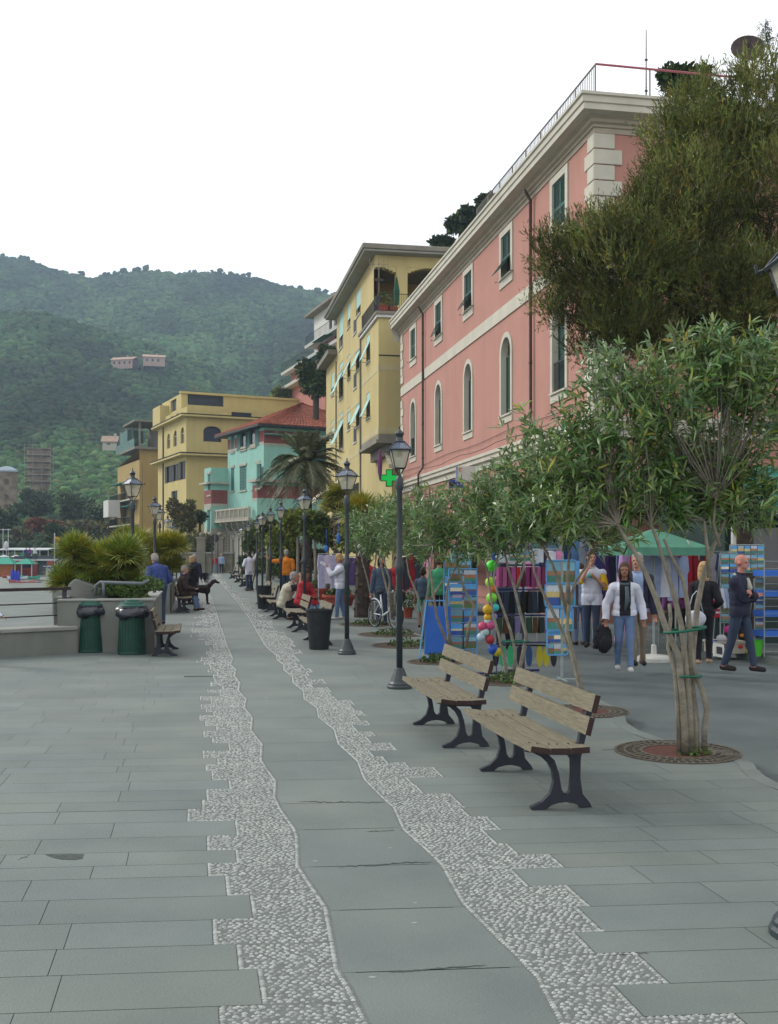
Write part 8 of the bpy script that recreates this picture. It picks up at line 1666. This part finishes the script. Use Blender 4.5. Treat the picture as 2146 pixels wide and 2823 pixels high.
# signs
gx = empty('pharmacy_cross', W(57, 8.9, 0), TH, 'glowing green pharmacy cross sign on the yellow block', 'sign'); p = D(1073, 51.5); s_c = st(p); gx.location = (p.x, p.y, ZP(1318, 51.5)); gx.rotation_euler = (0, 0, .1); u_ = 51.5/F
m_gx = mat('green_neon', C(20, 150, 60), .5, .05, 5, emit=(C(10, 220, 90), .55)); mb = MB(); a, b = 22*u_, 8*u_; mb.prism([(-b, -a), (b, -a), (b, -b), (a, -b), (a, b), (b, b), (b, a), (-b, a), (-b, b), (-a, b), (-a, -b), (-b, -b)], -.08, .08); mb.build('panel', m_gx, gx)
mb = MB(); q_ = [(-b, -a), (b, -a), (b, -b), (a, -b), (a, b), (b, b), (b, a), (-b, a), (-b, b), (-a, b), (-a, -b), (-b, -b)]; mb.tube([(x*1.04, -.09, z*1.04) for x, z in q_+[q_[0]]], .03, 5); mb.tube([(a, 0, 0), (a+.8, 0, 0)], .04, 5); mb.build('casing', mat('cross_casing', C(16, 70, 40), .6, .1, 5), gx)
mb = MB(); mb.lathe([(.02, 0), (.1, .4), (.12, 1.0), (.03, 1.5)], n=8); tag(mb.build('folded_parasol', m_prp, loc=D(1048, 51, ZP(1325, 51))), 'folded violet parasol left of the green pharmacy cross', 'parasol')
def text(s_, size, m, parent, loc, rot=(pi/2, 0, 0), ext=.004, name='lettering'):
    cu = bpy.data.curves.new(name, 'FONT'); cu.body = s_; cu.size = size; cu.extrude = ext; cu.align_x = 'LEFT'; o = bpy.data.objects.new(name, cu); COL.objects.link(o); dg = bpy.context.evaluated_depsgraph_get(); me = bpy.data.meshes.new_from_object(o.evaluated_get(dg)); bpy.data.objects.remove(o); me.materials.clear(); me.materials.append(m); o = bpy.data.objects.new(name, me); COL.objects.link(o); o.parent = parent; o.location = loc; o.rotation_euler = rot; return o
Ys_ = 36.5; bs = empty('bar_sign', D(1257, Ys_, 0), .06, 'white projecting shop sign with an orange emblem and dark blue BA lettering', 'sign'); u_ = Ys_/F; z1, z0 = ZP(1286, Ys_), ZP(1328, Ys_)
mb = MB(); mb.bb((0, -.05, z0), (60*u_, .05, z1)); mb.build('panel', m_white, bs, bevel=.01); mb = MB(); mb.bb((0, -.06, z0), (5*u_, .06, z1)); mb.bb((60*u_, -.02, z0+.1), (110*u_, .02, z0+.16)); mb.build('edge', m_lbl, bs)
mb = MB(); mb.tube([(12*u_+.05*math.cos(t), -.055, z1-.11+.05*math.sin(t)) for t in [.6+5*k/12 for k in range(13)]], .016, 5); mb.build('emblem', m_org, bs); text('BA', .11, m_navy, bs, (8*u_, -.052, z0+.06))
bs2 = empty('blue_sign', D(1238, Ys_+.4, 0), .06, 'small blue sign just below and left of the white shop sign', 'sign'); mb = MB(); z1, z0 = ZP(1320, Ys_), ZP(1343, Ys_); mb.bb((0, -.04, z0), (42*u_, .04, z1)); mb.build('panel', mat('sign_blue', C(66, 84, 158), .6, .1, 5), bs2, bevel=.01); mb = MB(); mb.bb((.02, -.045, z0+.05), (.2, -.041, z0+.2)); mb.build('print', m_navy, bs2)
# terracotta planters
def bigpot(label, px, Y, r, h):
    e_ = empty('terracotta_planter', D(px, Y), 0, label, 'planter pot', 'terracotta planters'); mb = MB(); mb.lathe([(r*.8, 0), (r*.95, h*.75), (r*1.06, h*.78), (r*1.06, h), (r*.95, h), (r*.9, h*.85)], n=24); mb.build('pot', m_terra, e_); mb = MB(); leafball(mb, (0, 0, h+.02), (r*.85, r*.85, .28), 500, .12, lo=0, up=1.5); mb.build('foliage', m_leafm, e_)
bigpot('large terracotta planter with shrubs, left of the woman in the white sweater', 874, 40.5, .42, .46); bigpot('wide terracotta planter right behind the woman in the white sweater', 935, 36, .55, .38)
potplant(D(1125, 31, -.1), .16, .3, .3, 'terracotta pot plant by the wall behind the tall lamp', 150, .12)
# bicycle
m_bw = mat('bike_white', C(206, 212, 216), .35, .06, 6, spec=.6); m_ty = mat('tyre', C(34, 34, 36), .9, .1, 8)
bk = empty('bicycle', D(1062, 25.2), -1.05, 'white city bicycle parked beside the oleander stems', 'bicycle'); r_ = .33
for x in (-.52, .52):
    mb = MB(); mb.tube([(x+r_*math.cos(t), 0, r_+r_*math.sin(t)) for t in [2*pi*k/28 for k in range(29)]], .02, 6); wh = mb.build('wheel', m_ty, bk)
    mb = MB(); mb.tube([(x+(r_-.03)*math.cos(t), 0, r_+(r_-.03)*math.sin(t)) for t in [2*pi*k/28 for k in range(29)]], .008, 5)
    for k in range(12): a = 2*pi*k/12; mb.tube([(x, 0, r_), (x+(r_-.03)*math.cos(a), 0, r_+(r_-.03)*math.sin(a))], .003, 3)
    mb.build('rim', m_steel, wh); mb = MB(); mb.tube([(x+(r_+.035)*math.cos(t), 0, r_+(r_+.035)*math.sin(t)) for t in [.4+1.5*k/12 for k in range(13)]], .018, 5); mb.build('mudguard', m_bw, wh)
mb = MB(); mb.tube([(-.52, 0, .33), (-.1, 0, .3)], .014, 6); mb.tube([(-.1, 0, .3), (-.22, 0, .8)], .018, 6); mb.tube([(-.1, 0, .3), (.2, 0, .42), (.4, 0, .78)], .028, 8); mb.tube([(-.52, 0, .33), (-.2, 0, .68)], .012, 6); mb.tube([(.52, 0, .33), (.38, 0, .92)], .016, 6); mb.build('frame', m_bw, bk, smooth=True)
mb = MB(); mb.tube([(.38, 0, .92), (.36, 0, 1.0)], .014, 6); mb.tube([(.22, -.27, 1.0), (.36, -.18, 1.02), (.38, 0, 1.0), (.36, .18, 1.02), (.22, .27, 1.0)], .013, 6); mb.build('handlebar', m_iron, bk); mb = MB(); mb.ball((-.24, 0, .86), (.13, .08, .04), 10, 6); mb.build('saddle', m_blk, bk, smooth=True)
mb = MB(); mb.bb((.45, -.16, .68), (.72, .16, .9)); mb.build('basket', m_iron, bk, bevel=.02); mb = MB(); mb.tube([(-.1, -.09, .18), (-.1, -.05, .3), (-.1, .05, .3), (-.1, .09, .42)], .012, 5); mb.bb((-.16, -.17, .16), (-.06, -.09, .19)); mb.bb((-.16, .09, .41), (-.06, .17, .44)); mb.build('pedals' if 0 else 'crank', m_iron, bk)
# cafe sign blue banner, red box of electricity, mailbox
for px, py0, py1, Y, m, lb in ((900, 1503, 1522, 32.5, m_bluf, 'small bright blue lantern shaped bag hanging above the lilac dresses'), (934, 1468, 1500, 31, m_bluf, 'blue inflatable toy hanging beside the thick palm trunk')):
    mb = MB(); u_ = Y/F; mb.ball((0, 0, 0), (5.5*u_, .04, (py1-py0)/2*u_), 10, 8); mb.tube([(0, 0, 0), (0, 0, .6)], .006, 4); tag(mb.build('hanging_toy', m, loc=D(px, Y, ZP((py0+py1)/2, Y)), smooth=True), lb, 'toy')
mb = MB(); mb.bb((-.3, -.2, 0), (.3, .2, .5)); mb.ball((0, 0, .52), (.3, .2, .16), 10, 6); tag(mb.build('wall_lamp_box', mat('meter_box', C(130, 150, 150), .5, .1, 4), loc=W(45, 9.8, 3.1), rz=TH), 'small grey box mounted on the pink wall near the far door', 'box')
# litter on the paving
m_lit = mat('litter_white', C(160, 164, 158), .8, .1, 10)
for i, (px, py, r_) in enumerate(((890, 1841, .03), (735, 1925, .035), (870, 2376, .016), (1143, 2547, .016), (1076, 2340, .015), (1028, 2697, .018), (1146, 2492, .013))):
    mb = MB(); k = 7; mb.prism([(r_*R.uniform(.6, 1.2)*math.cos(2*pi*j/k), r_*.5*R.uniform(.6, 1.2)*math.sin(2*pi*j/k)) for j in range(k)], .0042, .006, 'z'); tag(mb.build('gum_spot', m_lit, loc=G(px, py)), 'small pale spot on the paving, ' + ['left of the tall lamp foot', 'left of the pebble band in mid distance', 'near the upper end of the nearest wide slab', 'near the right pebble band edge low down', 'beside the right pebble band', 'lowest one on the centre path', 'beside the wavy edge of the right pebble band'][i], 'litter')
